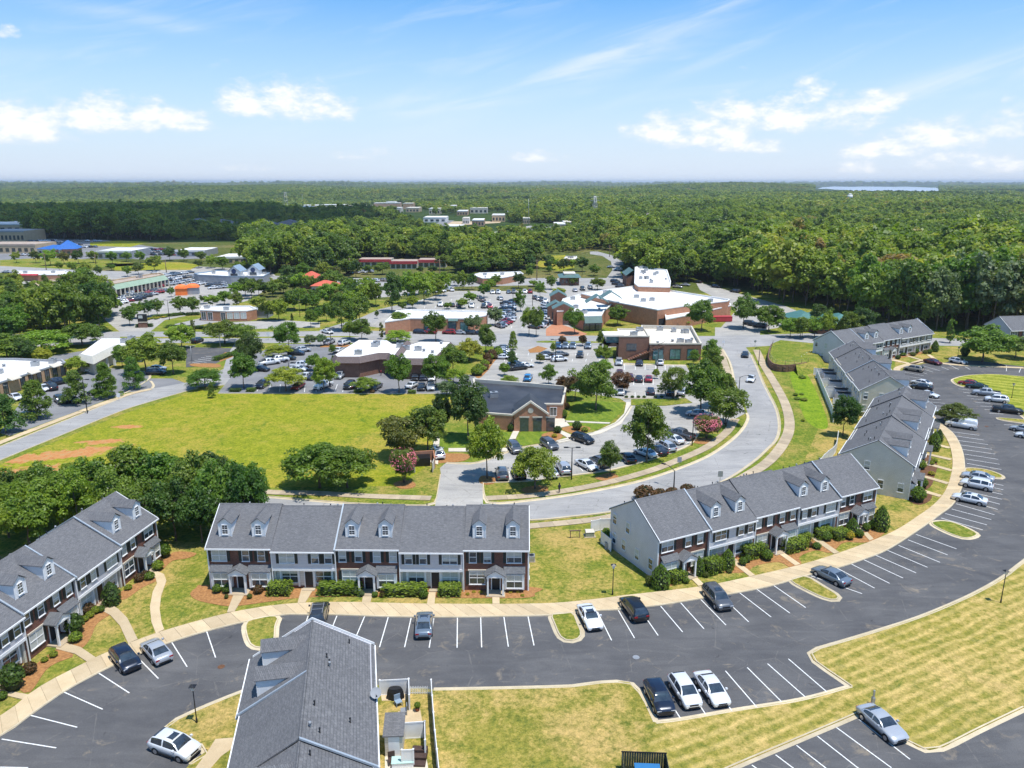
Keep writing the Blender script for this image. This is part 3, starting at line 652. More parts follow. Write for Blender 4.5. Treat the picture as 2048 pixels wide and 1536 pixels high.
def car(p,ang,kind,colour,label,group=None,full=None,extra=None):
    c=CARM[kind]; full=(p.y<185) if full is None else full
    nm=VN[kind]; col=(*PAINTS[colour],1)
    cat={'pickup':'pickup truck','van':'van'}.get(kind,'car')
    if not full:
        o=inst(nm,c['far'],None,(p.x,p.y,.012),ang,label=label,cat=cat,group=group); o.color=col; return o
    e=empty(nm,(p.x,p.y,.012),ang,label,cat,group)
    b=inst('body',c['body'],e); b.color=col
    inst('windows',c['glass'],e); inst('trim',c['trim'],e)
    for x in c['wx']:
        for s in(-1,1):
            wl=inst('wheel',c['wheel'],e,(x,s*(c['w']-.10),c['wr'])); inst('rim',c['rim'],wl)
    for s in(-1,1): inst('headlight',c['hl'],e,(0,s*c['w']*.68,0)); inst('tail_light',c['tl'],e,(0,s*c['w']*.70,0))
    if extra=='rails':
        m=MB(); 
        for s in(-1,1): m.box(c['cx'][2]+.1,c['cx'][1]-.1,s*c['wt']*.86-.025,s*c['wt']*.86+.025,c['Hh'],c['Hh']+.05)
        for x in(-.9,.1): m.box(x-.03,x+.03,-c['wt']*.86,c['wt']*.86,c['Hh']+.03,c['Hh']+.06)
        m.build('roof_rack',M_STEEL,e)
    if extra=='sunroof': MB().box(-.35,.35,-.42,.42,c['Hh'],c['Hh']+.012).build('sunroof',M_CGL,e)
    return e
def carpx(rear,front,kind,colour,label,group=None,**kw):
    a=G(*rear); b=G(*front); m=(a+b)/2; return car(m,math.atan2(b.y-a.y,b.x-a.x),kind,colour,label,group,**kw)
# ---------------- terrain, roads, lawns ----------------
def hills(x,y):
    d=math.hypot(x,y); k=min(1.,max(0.,(d-900)/2500.)); 
    if k<=0: return 0.
    n=noise.noise(Vector((x*.00055,y*.00055,3.1)))*.9+noise.noise(Vector((x*.0016,y*.0016,7.7)))*.45
    z=min(30.,k*(n*58.-6.))
    az=math.atan2(x,y); a=min(1,max(0,(.12-abs(az-.475))/.03)) if az>0 else 0   # the lake's basin
    a*=min(1,max(0,(d-2700)/350.))*min(1,max(0,(11500-d)/1500.))
    return z*(1-a)-5.*a
def make_ground():
    V=[];Fc=[]; rings=[0]+[60*1.115**i for i in range(58)]; rings=[r for r in rings if r<32000]+[34000]
    n=150
    V.append((0,0,0))
    for r in rings[1:]:
        for i in range(n):
            a=2*math.pi*i/n; x,y=r*math.sin(a),r*math.cos(a); V.append((x,y,hills(x,y)))
    for i in range(n): Fc.append((0,1+(i+1)%n,1+i))
    for k in range(len(rings)-2):
        a=1+k*n; b=a+n
        for i in range(n): j=(i+1)%n; Fc.append((a+i,a+j,b+j,b+i))
    me=bpy.data.meshes.new('ground'); me.from_pydata(V,[],Fc); me.materials.append(M_GROUND)
    me.polygons.foreach_set('use_smooth',[True]*len(Fc)); me.update()
    inst('ground',me,kind='structure')
make_ground()
def sheet(name,pts,z,mat,smooth=False,thick=0.,parent=None,kind='structure'):
    P=[Vector((p[0],p[1],0)) for p in pts]
    if smooth: P=spline(P,1.2,True)
    mb=MB(); 
    if thick: mb.slab(P,z-thick,z)
    else: mb.poly(P,z)
    return mb.build(name,mat,parent,kind=kind if parent is None else None)
def px(pts): return [G(u,v) for u,v in pts]
def ribbon(pts,w,off=0.,step=1.5,closed=False):
    c=spline([Vector((p[0],p[1],0)) for p in pts],step,closed); Ls=[];Rs=[]; n=len(c)
    for i,p in enumerate(c):
        a=c[(i-1)%n] if closed else c[max(0,i-1)]; b=c[(i+1)%n] if closed else c[min(n-1,i+1)]
        d=(b-a).normalized(); q=Vector((-d.y,d.x,0)); Ls.append(p+q*(off+w/2)); Rs.append(p+q*(off-w/2))
    return Ls,Rs
def kerb(name,pts,closed=False,side=1,h=.13,gut=.42,step=1.5,z=.012):
    """concrete kerb with a gutter pan on its road side (side=+1: road lies to the left of the line)"""
    mb=MB()
    def strip(o0,o1,z0,z1):
        A,_=ribbon(pts,0,o0*side,step,closed); B,_=ribbon(pts,0,o1*side,step,closed); n=len(A)
        for i in range(n if closed else n-1):
            j=(i+1)%n; q=[(A[i].x,A[i].y,z0),(A[j].x,A[j].y,z0),(B[j].x,B[j].y,z1),(B[i].x,B[i].y,z1)]
            mb.face(q if side<0 else q[::-1])
    strip(gut,.0,z,z+.006); strip(0.,-.03,z+.004,h); strip(-.03,-.17,h,h); strip(-.17,-.18,h,0.)
    return mb.build(name,M_KERB,kind='structure')
def slabs(name,A,B,z0,z1,mat,every=1.5,gap=.03):
    """paving slabs between two edge lines, laid on a joint bed"""
    n=int(max((A[-1]-A[0]).length,1)/every) or 1
    L=sum((A[i+1]-A[i]).length for i in range(len(A)-1)); n=max(2,int(L/every))
    def rs(P):
        acc=[0.]
        for a,b in zip(P,P[1:]): acc.append(acc[-1]+(b-a).length)
        out=[];k=0
        for j in range(n+1):
            s=acc[-1]*j/n
            while k<len(acc)-2 and acc[k+1]<s: k+=1
            out.append(P[k].lerp(P[k+1],(s-acc[k])/max(1e-9,acc[k+1]-acc[k])))
        return out
    a=rs(A); b=rs(B)
    bed=MB(); 
    for i in range(n): bed.slab([a[i],a[i+1],b[i+1],b[i]],z0,z1-.03)
    root=bed.build(name,M_JOINT,kind='structure')
    for i in range(n):
        f=gap/max(.1,(a[i+1]-a[i]).length)/2; g=gap/max(.1,(b[i+1]-b[i]).length)/2; zz=z1+rnd.uniform(-.006,.006)
        q=[a[i].lerp(a[i+1],f),a[i].lerp(a[i+1],1-f),b[i].lerp(b[i+1],1-g),b[i].lerp(b[i+1],g)]
        c=sum(q,Vector())/4; o=MB().slab([p-c for p in q],0,.06).build('slab',mat,root); o.location=(c.x,c.y,zz-.06)
    return root
# the developed land is grass; surfaces lie on it
sheet('grass_land',[(-420,20),(420,20),(420,250),(330,330),(240,430),(160,560),(-380,560),(-460,300)],.004,MG_GREEN2)
sheet('shaded_far_land',[(-460,318),(-100,318),(60,330),(160,372),(330,372),(330,640),(-560,640)],.006,MG_FARSHADE)  # sheet darkened in its colour to stand for shadow on the far grass
# field
field=px([(396,779),(440,787),(700,787),(905,789),(880,830),(870,870),(860,900),(850,935),(800,972),(540,975),(300,962),(0,1010),(-160,1040),(-120,975),(0,929),(127,877),(254,825),(355,794)])
sheet('field',field,.008,MG_FIELD)
sheet('weedy_bank',px([(1580,745),(1612,748),(1640,800),(1656,850),(1640,858),(1612,840),(1596,800)]),.024,MG_WEED,True)
# roads
NE=[(200,945),(380,972),(536,993.7),(698.8,1006.6),(858,1012),(974,1007.8),(1051,1001.8),(1142,989.7),(1233,973),(1293.6,958),(1354,938),(1414.7,912.5),(1460,882),(1484,858),(1494.9,836.8),(1492,815),(1480,785),(1466,755),(1458.6,724.8),(1445,697.5),(1434,680)]
SE=[(200,975),(380,1002),(536,1027),(698,1040),(858,1045),(1057.4,1041),(1142,1033.6),(1221,1024.5),(1300,1008),(1380,985),(1449.5,962),(1508,924),(1537,897.6),(1553.5,880),(1560,855),(1555,822),(1540,790),(1527,765),(1515,735),(1503,710),(1490,692),(1484,680)]
sheet('curved_road',spline(px(NE),2)+spline(px(SE),2)[::-1],.010,M_ROAD)
cu_up=[(-100,672),(240,663),(500,664),(720,661),(980,667),(1220,672),(1440,672),(1640,666),(1864,676),(1940,678),(2200,684)]
cu_lo=[(-100,700),(240,686),(450,686),(720,686),(1000,693),(1220,694),(1440,699),(1500,694),(1634,686),(1864,691),(1917,692),(2200,702)]
sheet('main_street',px(cu_up)+px(cu_lo)[::-1],.014,M_ROAD)
sheet('left_road',px([(-160,962),(0,894),(127,843),(254,792.4),(299,778),(340,771),(380,764),(420,752),(447,738),(455,710),(470,686),(508,686),(500,715),(475,745),(452,770),(396,774.6),(355.5,787.3),(254,817.8),(127,868.5),(0,920.6),(-160,988)]),.018,M_ROAD)
sheet('median',px([(240,673.5),(500,673.5),(700,672),(720,673),(700,674.5),(500,676.5),(240,677)]),.024,MG_GREEN2)
sheet('median',px([(1072,683),(1090,681.5),(1215,683),(1215,686),(1090,685.5),(1074,685)]),.024,MG_GREEN2)
# commercial car parks
lotb=px([(870,1012),(882,950),(880,936),(893,925),(955,925),(1039,896),(1142,879),(1190,864),(1230,849),(1248,834),(1262,812),(1240,797),(1222,725),(1372,730),(1378,742),(1440,765),(1470,772),(1492,826),(1470,838),(1455,850),(1409,852),(1396,870),(1378,891),(1324,912.5),(1233,938),(1188,946),(1112,955),(1064,962),(965,966),(966,1010)])
sheet('bank_car_park',lotb,.022,M_LOT)
sheet('shop_car_park',px([(946,757),(975,728),(990,700),(1000,693),(1222,694),(1228,727),(1245,798),(1133,780),(960,768)]),.026,M_LOT)
sheet('office_car_park',px([(436,786),(470,745),(500,712),(560,688),(700,688),(720,745),(960,750),(940,787)]),.024,M_LOTD)
sheet('street_car_park',px([(730,652),(760,618),(850,598),(900,582),(1060,582),(1110,588),(1165,606),(1140,672),(960,668),(820,662)]),.008,M_LOT)
sheet('plaza_car_park',px([(200,632),(235,582),(330,548),(400,540),(545,545),(560,562),(500,600),(420,622),(330,640),(300,664),(240,664)]),.010,M_LOT)
sheet('shop_front_car_park',px([(0,866),(40,806),(120,768),(200,735),(290,742),(300,757),(345,757),(370,766),(299,779),(250,786),(150,824),(20,872)]),.012,M_LOTD)
sheet('side_car_park',px([(372,694),(485,697),(455,716),(430,728),(372,735)]),.012,M_ASPH)
sheet('side_lane',px([(60,735),(110,710),(180,700),(180,706),(120,722),(90,745)]),.012,M_LOTD)
sheet('access_road',px([(640,660),(720,636),(760,618),(830,605),(840,612),(770,630),(735,655),(700,672),(690,690),(620,690)]),.016,M_ROAD)
sheet('access_road',px([(330,664),(350,648),(430,630),(460,640),(400,650),(370,664)]),.016,M_ROAD)
sheet('access_road',px([(450,645),(560,640),(640,645),(640,655),(560,656),(450,660)]),.006,M_LOT)
sheet('service_yard',px([(1390,562),(1470,585),(1570,612),(1640,640),(1640,655),(1560,655),(1480,668),(1430,668),(1475,618),(1400,580)]),.010,M_LOT)
sheet('service_yard',px([(1430,655),(1500,655),(1520,662),(1520,676),(1430,676)]),.012,M_LOT)
sheet('highway',px([(-60,526),(60,532),(150,540),(430,548),(700,556),(900,560),(1100,556),(1260,556),(1300,562),(1300,568),(1250,572),(1090,570),(880,574),(690,568),(420,560),(120,552),(-60,542)]),.012,M_ROAD)
sheet('forest_road',px([(1180,503),(1195,503),(1222,510),(1246,524),(1250,545),(1245,560),(1210,560),(1225,540),(1222,523),(1205,512),(1180,508)]),.016,M_ROAD)
sheet('restaurant_car_park',px([(1060,556),(1250,556),(1240,600),(1190,602),(1170,606),(1100,590)]),.009,M_LOT)
sheet('red_roof_car_park',px([(690,560),(900,556),(910,574),(880,585),(700,600),(680,580)]),.009,M_LOT)
sheet('blue_roof_car_park',px([(-60,520),(40,490),(100,477),(210,480),(330,497),(420,505),(415,517),(300,520),(200,514),(140,522),(-60,530)]),.009,M_LOTD)
sheet('plaza_drive',px([(20,570),(60,552),(150,552),(230,545),(400,533),(540,540),(545,552),(330,552),(235,585),(180,575)]),.0085,M_LOT)
sheet('dealer_car_park',px([(980,466),(1060,452),(1120,455),(1110,466),(1040,472),(985,474)]),.30,M_LOT)
sheet('far_street',px([(830,465),(905,434),(925,434),(880,455),(860,466)]),.34,M_LOTD)
sheet('far_lot',px([(870,440),(1010,436),(1000,446),(900,452)]),.26,M_TANW)
sheet('grass_bank',px([(0,520),(100,515),(230,522),(300,530),(130,538),(0,532)]),.016,MG_GREEN2)
sheet('meadow',px([(210,528),(360,524),(400,530),(380,540),(230,540)]),.016,MG_FIELD)
sheet('meadow',px([(180,485),(240,481),(300,484),(260,494),(180,492)]),.013,MG_FIELD)
sheet('meadow',px([(1085,512),(1130,510),(1150,535),(1115,542),(1070,532)]),.016,MG_FIELD)
for m,z in (([(0,555),(60,548),(60,560),(0,572)],.013),([(1240,543),(1262,543),(1264,555),(1248,556)],.02)): sheet('lawn_strip',px(m),z,MG_GREEN)
# lawns and beds round the townhouses
SWU=[(-160,1500),(0,1434),(60,1387.5),(115,1355),(174,1325.6),(195,1314),(255,1290),(275.6,1280.6),(330,1262),(375,1249),(454,1228),(525,1215),(596,1207.5),(700,1205.6),(865,1209),(1080,1208.5),(1180,1200.8),(1250,1192),(1399.7,1174.4),(1498,1155),(1602,1130.5),(1678,1107),(1745.4,1082),(1794,1060),(1834.5,1034),(1867.4,1010),(1888.4,986),(1898.9,962),(1904.9,932.3),(1903.4,908.4),(1897.4,887.4),(1885.4,866.5),(1870.4,848.5),(1862,838),(1852,826)]
KE=[(-160,1545),(0,1473.7),(61.9,1431),(128.6,1384.8),(198,1346.6),(271.8,1311.7),(343.8,1285),(413.6,1263.7),(481.8,1246.8),(560,1231.5),(615.8,1230.7),(675.6,1231),(776.9,1234.6),(914.7,1235.7),(1007.6,1234),(1096,1232),(1192.6,1222.7),(1236.6,1220.4),(1319.9,1211.6),(1400.9,1198.6),(1479.6,1186),(1548,1171.8),(1619.5,1151),(1675,1137),(1727.9,1119.7),(1780,1098),(1851,1052),(1879.4,1031),(1906.3,1010),(1922.8,980),(1930.3,953),(1930.3,932),(1927.3,908.4),(1918.3,884.4),(1906.3,866.5),(1891.4,854.5),(1874.9,839.5),(1860,824)]
SWp=spline(px(SWU),1.2); KEp=spline(px(KE),1.2)
side=px([(1640,700),(1590,760),(1640,850),(1600,940),(1480,975),(1330,1020),(1180,1040),(1058,1060),(900,1050),(540,1040),(460,1090),(330,1080),(250,1000),(0,1110),(-200,1250),(-300,1500)])
sheet('townhouse_lawn',SWp+px([(1840,800),(1800,760),(1790,735)])+side,.016,MG_LAWN)
sheet('lawn',px([(1790,745),(1800,738),(1850,725),(1890,722),(1930,712),(2200,735),(2200,690),(1860,694),(1790,715)]),.018,MG_LAWN)
LOTp=KEp+px([(1845,800),(1800,760),(1797,749),(1807,739),(1832,731.6),(1849,727),(1882,727),(1915,720),(1960,722),(2011,729),(2048,733),(2300,750),(2700,1000),(2900,1536),(2700,2300),(-600,2300),(-500,1720)])
sheet('car_park',LOTp,.020,M_ASPH)
car_park=bpy.data.objects['car_park']
kerb('kerb',px(KE),side=-1)
walk_gap=[p.lerp(q,.985) for p,q in zip(SWp,SWp)]
slabs('sidewalk',SWp,[p for p in ribbon(px(KE),0,.17*1,1.2)[0]],.02,.125,M_WALK)
def island(name,pts,mat,crop=None,z=.12,smooth=True,kside=1):
    P=zc(crop,pts) if crop else px(pts)
    P=spline(P,.8,True) if smooth else P
    ar=sum(P[i].x*P[(i+1)%len(P)].y-P[(i+1)%len(P)].x*P[i].y for i in range(len(P)))
    if ar>0: P=P[::-1]
    mb=MB(); inner,_=ribbon(P,0,-.12,.8,True); mb.slab(inner,.02,z); o=mb.build(name,mat,kind='structure')
    kerb('kerb',P,True,side=1,h=.135,gut=.38,step=.8,z=.024); return o
island('parking_island',[(1320,757),(1480,727),(1472,780),(1455,885),(1360,897),(1318,850)],MG_GREEN2,C1)
island('parking_island',[(8,170),(95,165),(118,205),(138,258),(118,282),(75,287),(42,268),(16,210)],MG_LAWN,C5)
island('parking_island',[(1368,962),(1468,932),(1590,1000),(1690,1060),(1700,1085),(1670,1098),(1610,1088),(1500,1040)],MG_DRY2,C4)
island('parking_island',[(1862,1046),(1900,1044),(1952,1066),(1948,1075),(1925,1077),(1885,1062)],MG_GREEN2)
island('parking_island',[(1933,937),(1969,939),(1999,949),(2006,955),(1997,957.5),(1935,944.5)],MG_LAWN)
island('parking_island',[(1995,836),(2048,839.5),(2120,846),(2120,858),(2048,847),(2008,841)],MG_LAWN)
island('round_lawn',[(1905,762),(1914,756),(1940,750.8),(1985,749),(2048,753.5),(2300,775),(2350,880),(2110,880),(2048,835),(2010,806),(1974,777.5),(1925,773.5)],MG_STRIPE)
LA=[(867,1381),(1000,1378.5),(1100,1376),(1150,1374),(1192.6,1367.6),(1243.5,1364.8),(1259.7,1367),(1275.9,1381.5),(1294.4,1411.5),(1309,1446)]
LB=[(1359,1441.6),(1461,1424),(1512,1416),(1609,1400),(1703,1374.5),(1697,1370),(1655.5,1342),(1627,1321),(1620.8,1309.7),(1632,1300.4),(1678.6,1286.6),(1748,1265.7),(1840.6,1235.6),(1924,1201),(1979.5,1173),(2016.5,1150),(2048,1125),(2200,1010),(2500,1180),(2200,1350),(2048,1416),(1956,1460),(1887,1494.9),(1859,1500.9),(1836,1494.9),(1794,1469.4),(1745,1417)]
LC=[(1741,1416.5),(1678.6,1444),(1590.7,1481),(1461,1536),(1300,1610),(1250,1700)]
LD=[(487.5,1383.7),(431,1406),(378.7,1428.7),(337.5,1449.4),(331.9,1456.8),(337.5,1464),(416,1501.8),(380,1530)]
mbx=MB().slab(px([(1310,1447)]+LB+LC),.02,.12); mbx.build('mown_lawn',MG_DRY,kind='structure')
mbx=MB().slab(px(LA+[(1310,1447),(1250,1700),(700,1800),(200,1800),(330,1580),(380,1530)][:1]+[(1250,1700),(700,1850),(150,1850),(300,1620)]+LD[::-1]+[(540,1372),(640,1368),(760,1372)]),.02,.12); mbx.build('back_lawn',MG_DRY2,kind='structure')
kerb('kerb',px(LA+[(1310,1446)]),side=1,z=.024); kerb('kerb',px([(1312,1447)]+LB[:5]),side=1,z=.024); kerb('kerb',px(LB[4:18]),side=1,z=.024)
kerb('kerb',px(LB[20:]),side=1,z=.024); kerb('kerb',px(LC[:5]),side=1,z=.024); kerb('kerb',px(LD),side=-1,z=.024)
sheet('walkway',zc(C1,[(1110,1452),(1150,1388),(1245,1380),(1235,1440),(1180,1480),(1110,1560),(1030,1560)]),.135,M_WALK,thick=.1)
# beds of pine straw
def bed(pts,crop=None,mat=None,label=None,name='mulch_bed'):
    P=spline([Vector((p.x,p.y,0)) for p in (zc(crop,pts) if crop else px(pts))],.7,True); return MB().slab(P,.01,.06).build(name,mat or M_MULCH,kind='structure')
bed([(380,1188),(395,1175),(425,1170),(700,1171),(1058,1174),(1068,1187),(1056,1196),(930,1196.5),(780,1194),(620,1195),(545,1203),(465,1213),(420,1207),(392,1200)])
bed([(385,960),(440,880),(800,780),(1300,650),(1640,560),(1960,560),(2030,600),(1990,655),(1890,700),(1740,700),(1680,745),(1640,775),(1540,755),(1430,800),(1445,850),(1380,880),(1290,835),(1130,860),(1060,905),(900,910),(740,935),(560,995),(440,1005)],C4)
for p in ([(130,1040),(300,905),(350,915),(400,940),(330,965),(250,1010),(160,1135),(100,1110)],[(350,890),(440,770),(560,690),(600,710),(520,765),(480,850),(430,905),(380,905)],[(620,620),(700,565),(830,515),(845,535),(760,575),(690,625),(640,645)],[(790,460),(870,430),(930,385),(1050,392),(1000,420),(920,432),(850,490)]): bed(p,C1)
bed([(905,1030),(950,1060),(985,1100),(965,1180),(945,1240),(900,1280),(945,1300),(940,1335),(890,1365),(830,1365),(785,1320),(830,1270),(880,1100)],C6,M_MULCHD)
for p in ([(610,370),(700,350),(930,320),(940,345),(880,360),(760,385),(640,400)],): bed(p,C6)
for c,p in ((D6,[(1130,1290),(1220,1262),(1300,1285),(1290,1320),(1190,1330)]),(D7,[(190,1070),(210,1030),(290,1040),(300,1075),(240,1090)]),(D7,[(470,1120),(560,1095),(640,1105),(640,1140),(540,1155)]),(D7,[(960,1040),(1060,1010),(1115,1040),(1070,1062),(990,1060)]),(D7,[(605,760),(680,740),(745,765),(700,800),(640,800)]),(D7,[(740,715),(850,700),(930,715),(880,745),(790,745)]),(D7,[(1600,790),(1680,780),(1760,790),(1700,820),(1620,815)]),(PX,[(948,742),(975,715),(995,700),(1003,706),(985,728),(975,742),(957,757)]),(D6,[(1390,1060),(1710,1058),(1700,1105),(1560,1125),(1390,1120)]),(D5,[(1510,345),(1700,345),(1740,365),(1690,375),(1520,365)])): bed(p,c,M_MULCH)
# garden walks
def gwalk(pts,crop,name='garden_path',mat=None): sheet(name,zc(crop,pts),.11,mat or M_WALK,thick=.09)
for p in ([(208,617),(282,612),(208,736),(162,742)],[(612,597),(690,592),(634,682),(588,684)],[(985,617),(1045,614),(1025,685),(975,685)],[(1378,620),(1420,620),(1412,694),(1367,694)],[(1760,626),(1803,625),(1805,689),(1762,689)]): gwalk(p,C2)
for p in ([(645,905),(690,900),(778,990),(740,1000)],[(965,838),(1005,830),(1125,926),(1090,936)],[(1246,752),(1290,750),(1435,850),(1400,860)],[(1495,665),(1530,652),(1700,770),(1665,780)],[(1862,640),(1892,632),(1935,678),(1908,690)]): gwalk(p,C4)
for p in ([(800,492),(840,490),(875,505),(888,540),(860,620),(852,690),(862,760),(876,800),(832,822),(808,760),(800,680),(815,600),(838,555),(830,525),(800,515)],[(520,655),(570,655),(630,690),(680,740),(735,852),(684,876),(640,780),(590,725),(510,682)],[(300,875),(350,872),(430,895),(518,955),(468,975),(400,930),(300,905)],[(-60,1115),(0,1120),(160,1150),(130,1176),(0,1145),(-60,1140)]): gwalk(p,C1)
def gline(pts,crop,w=1.1):
    A,B=ribbon([G(u/crop[0]+crop[1],v/crop[0]+crop[2]) for u,v in pts],w,0,1.); sheet('garden_path',A+B[::-1],.11,M_WALK,thick=.09)
for p in ([(905,1030),(1075,1068)],[(895,1090),(1080,1142)],[(890,1180),(1055,1228)],[(895,1280),(1005,1313)],[(985,970),(1065,990)],[(690,400),(812,432)],[(785,375),(900,410)],[(925,367),(1010,428)]): gline(p,C6)
def walkline(pts,crop,w,name='sidewalk',mat=M_WALK2,every=1.6,real=True,z=.10):
    A,B=ribbon([G(u/crop[0]+crop[1],v/crop[0]+crop[2]) for u,v in pts],w,0,1.6)
    if real: slabs(name,A,B,.01,z,mat,every)
    else: sheet(name,A+B[::-1],z,mat,thick=.08)
walkline([(240,1180),(500,1165),(700,1140),(1000,1085),(1300,1005),(1500,930),(1700,840),(1830,740),(1885,655)],D7,1.7)
walkline([(300,958),(440,975),(542,985),(632,987),(732,992.6),(862,997)],PX,1.7)
walkline([(1513,700),(1527,730),(1551,770),(1571,810),(1579,850),(1568,885),(1535,925),(1480,960)],PX,2.0)
walkline([(1439,697),(1448,722),(1457,750)],PX,1.8)
walkline([(1050,1054),(1181,1041),(1240,1030)],PX,1.6,every=2.)
walkline([(-100,1010),(0,969),(300,852),(640,722),(1000,592),(1185,546)],D5,1.6,mat=M_WALK)
walkline([(740,440),(1010,490),(1135,472),(1160,478)],(4.571,1600,620),1.3,mat=M_WALK,real=False)
walkline([(715,478),(720,455),(800,430),(905,402),(960,410),(1040,428),(1200,440),(1330,445),(1563,455)],C6,1.6,mat=M_WALK,real=False)
walkline([(1300,582),(1400,640),(1500,705),(1570,745)],C6,1.5,mat=M_WALK,real=False)
# kerbs of the roads
for P,s in ((NE[2:6],1),(NE[6:15],-1)): pass
kerb('kerb',px([(536,993.7),(698.8,1006.6),(840,1011.5),(862,1008),(873,1000),(882,950)]),side=-1,step=2)
kerb('kerb',px([(965,966),(968,990),(976,1005),(992,1007),(1051,1001.8),(1142,989.7),(1233,973),(1293.6,958),(1354,938),(1414.7,912.5),(1460,882),(1484,858),(1494.9,836.8),(1492,826)]),side=-1,step=2)
kerb('kerb',px([(1466,768),(1466,755),(1458.6,724.8),(1445,699)]),side=-1,step=2)
kerb('kerb',px(SE[2:20]),side=1,step=2)
kerb('kerb',px([(-160,962),(0,894),(127,843),(254,792.4),(299,779),(306,771),(300,762)]),side=-1,step=2)
kerb('kerb',px([(-160,988),(0,920.6),(127,868.5),(254,817.8),(355.5,787.3),(396,776.5)]),side=1,step=2)
kerb('kerb',px([(893,926),(955,925.5),(1039,896.5),(1142,879.5),(1190,864.5),(1230,849),(1248,834),(1262,812)]),side=-1,step=2,z=.026)
kerb('kerb',px([(965,966),(1064,962),(1112,955),(1188,946),(1233,938),(1324,912.5),(1378,891),(1396,870),(1409,852),(1455,850)]),side=1,step=2,z=.026)
kerb('kerb',px([(250,787),(300,757),(290,742)]),side=1,step=2)
for P in ([(1245,797.5),(1372,796.5)],[(436,787),(700,787.5),(935,788)]): kerb('kerb',px(P),side=1,step=3,z=.028)
kerb('kerb',px([(1232,728),(1372,730.5)]),side=-1,step=3,z=.028)
# bank grounds
sheet('bank_lawn',zc(D7,[(770,670),(830,540),(1000,535),(1155,545),(1130,610),(1060,680),(960,672)]),.04,MG_GREEN)
sheet('bank_lawn',zc(D7,[(410,825),(480,730),(620,720),(650,750),(610,770),(600,810),(500,830)]),.04,MG_GREEN)
sheet('bank_lawn',zc(D7,[(740,700),(770,680),(1050,683),(980,720),(900,735),(880,700)]),.04,MG_GREEN)
sheet('bank_lawn',zc(D7,[(-100,760),(110,740),(400,740),(400,780),(360,830),(120,850),(-120,850)]),.04,MG_GREEN)
for p in ([(370,835),(440,690),(480,690),(410,835)],[(640,650),(680,640),(740,640),(790,700),(700,720),(520,715),(640,690)],[(-10,850),(380,848),(380,872),(-10,872)],[(700,800),(800,775),(960,740),(1090,680),(1150,620),(1165,545),(1195,545),(1190,600),(1130,690),(1000,752),(860,785),(720,815)],[(700,735),(740,735),(820,770),(790,790)],[(760,667),(1060,680),(1050,688),(760,676)]): sheet('bank_path',zc(D7,p),.13,M_PAVER,thick=.1)
sheet('bank_path',px([(868,880),(880,870),(876,930),(860,925)]),.12,M_PAVER,thick=.1)
sheet('verge',px([(1262,799),(1372,797.5),(1385,806),(1330,812),(1262,811)]),.10,MG_GREEN2,thick=.07)
sheet('plaza',px([(1092,658),(1110,645),(1140,655),(1175,668),(1165,672),(1092,672)]),.05,M_BRICK2)
for p in ([(640,690),(652,690),(720,690),(716,694),(640,695)],[(1056,700),(1076,692),(1095,697),(1080,705),(1060,706)],[(436,716),(450,705),(482,703),(470,712),(440,724)]): sheet('bed_strip',px(p),.05,M_MULCH)
# painted lines: each one a piece of its car park
def lines(crop,segs,w=.11,parent=car_park,z=.026,mat=M_LINE):
    for a,b,c,d in segs:
        p,q=zc(crop,[(a,b),(c,d)]); L=(q-p).length; m=(p+q)/2
        o=MB().box(-L/2,L/2,-w/2,w/2,0,.004).build('parking_line',mat,parent); o.location=(m.x,m.y,z); o.rotation_euler=(0,0,math.atan2(q.y-p.y,q.x-p.x))
lines(C1,[(10,1383,300,1430),(165,1257,412,1320),(343,1133,548,1224),(528,1032,690,1137),(725,938,845,1060),(917,868,998,997),(1103,810,1150,948),(-190,1530,150,1536)])
lines(C3,[(487,93,440,230),(655,93,600,230),(817,97,768,213),(955,102,904,277),(1089,106,1051,277),(1222,108,1195,280),(1360,105,1358,280),(1496,103,1502,278),(1632,100,1658,274),(1773,97,1808,267)])
lines(C5,[(205,160,266,283),(295,153,365,273),(385,143,467,262),(478,135,573,247),(565,121,665,233),(652,107,760,217),(742,93,858,203),(820,78,955,182),(893,62,1036,165),(968,47,1105,142),(458,455,562,618),(565,440,672,602),(665,428,785,586),(758,415,892,570),(852,400,1000,548),(940,384,1102,527),(1030,363,1195,505),(1335,625,1555,797),(1238,660,1475,834),(1155,697,1350,850),(1065,737,1230,865),(975,778,1110,880),(872,822,1000,915)])
lines(PX,[(1622,1152,1724,1187.6),(1675,1137,1749,1176.5),(1702,1128,1779,1167),(1728,1120,1806,1156.5),(1751,1110.6,1832,1146),(1775,1101,1855,1135),(1797,1091,1880,1125),(1816,1080,1895,1110),(1832,1069,1913,1098)])
lines(C6,[(1008,1457,1288,1537),(1035,1427,1315,1503),(1080,1397,1345,1468),(1110,1362,1365,1435),(1130,1330,1387,1400),(1147,1298,1402,1365),(1157,1272,1415,1332),(1165,1243,1420,1300),(1170,1216,1425,1268),(1180,1190,1425,1240),(1182,1092,1412,1133),(1174,1062,1400,1098),(1166,1030,1390,1065),(1150,998,1370,1030),(1134,968,1348,998),(1118,938,1322,966),(1099,908,1295,936),(1075,880,1265,905)])
lines(K7,[(1190,902,1300,912),(1190,870,1315,883),(1195,842,1325,855),(1170,812,1290,822),(1120,740,1225,765),(1040,645,1115,650),(1005,610,1115,627),(945,565,1130,603),(1110,570,1165,585),(1060,520,1215,568),(1130,512,1280,557),(1290,520,1360,548),(1350,495,1450,545),(1510,520,1555,545),(1887,510,1887,560),(2020,530,2003,572),(1450,722,1550,732),(1490,752,1600,762),(1525,783,1630,791),(1565,812,1700,822),(1603,845,1740,854),(1647,878,1790,886),(1685,910,1810,917),(1730,945,1860,952),(1867,1050,2100,1057),(1910,1088,2100,1095),(1950,1122,2120,1130),(1990,1165,2160,1172)])
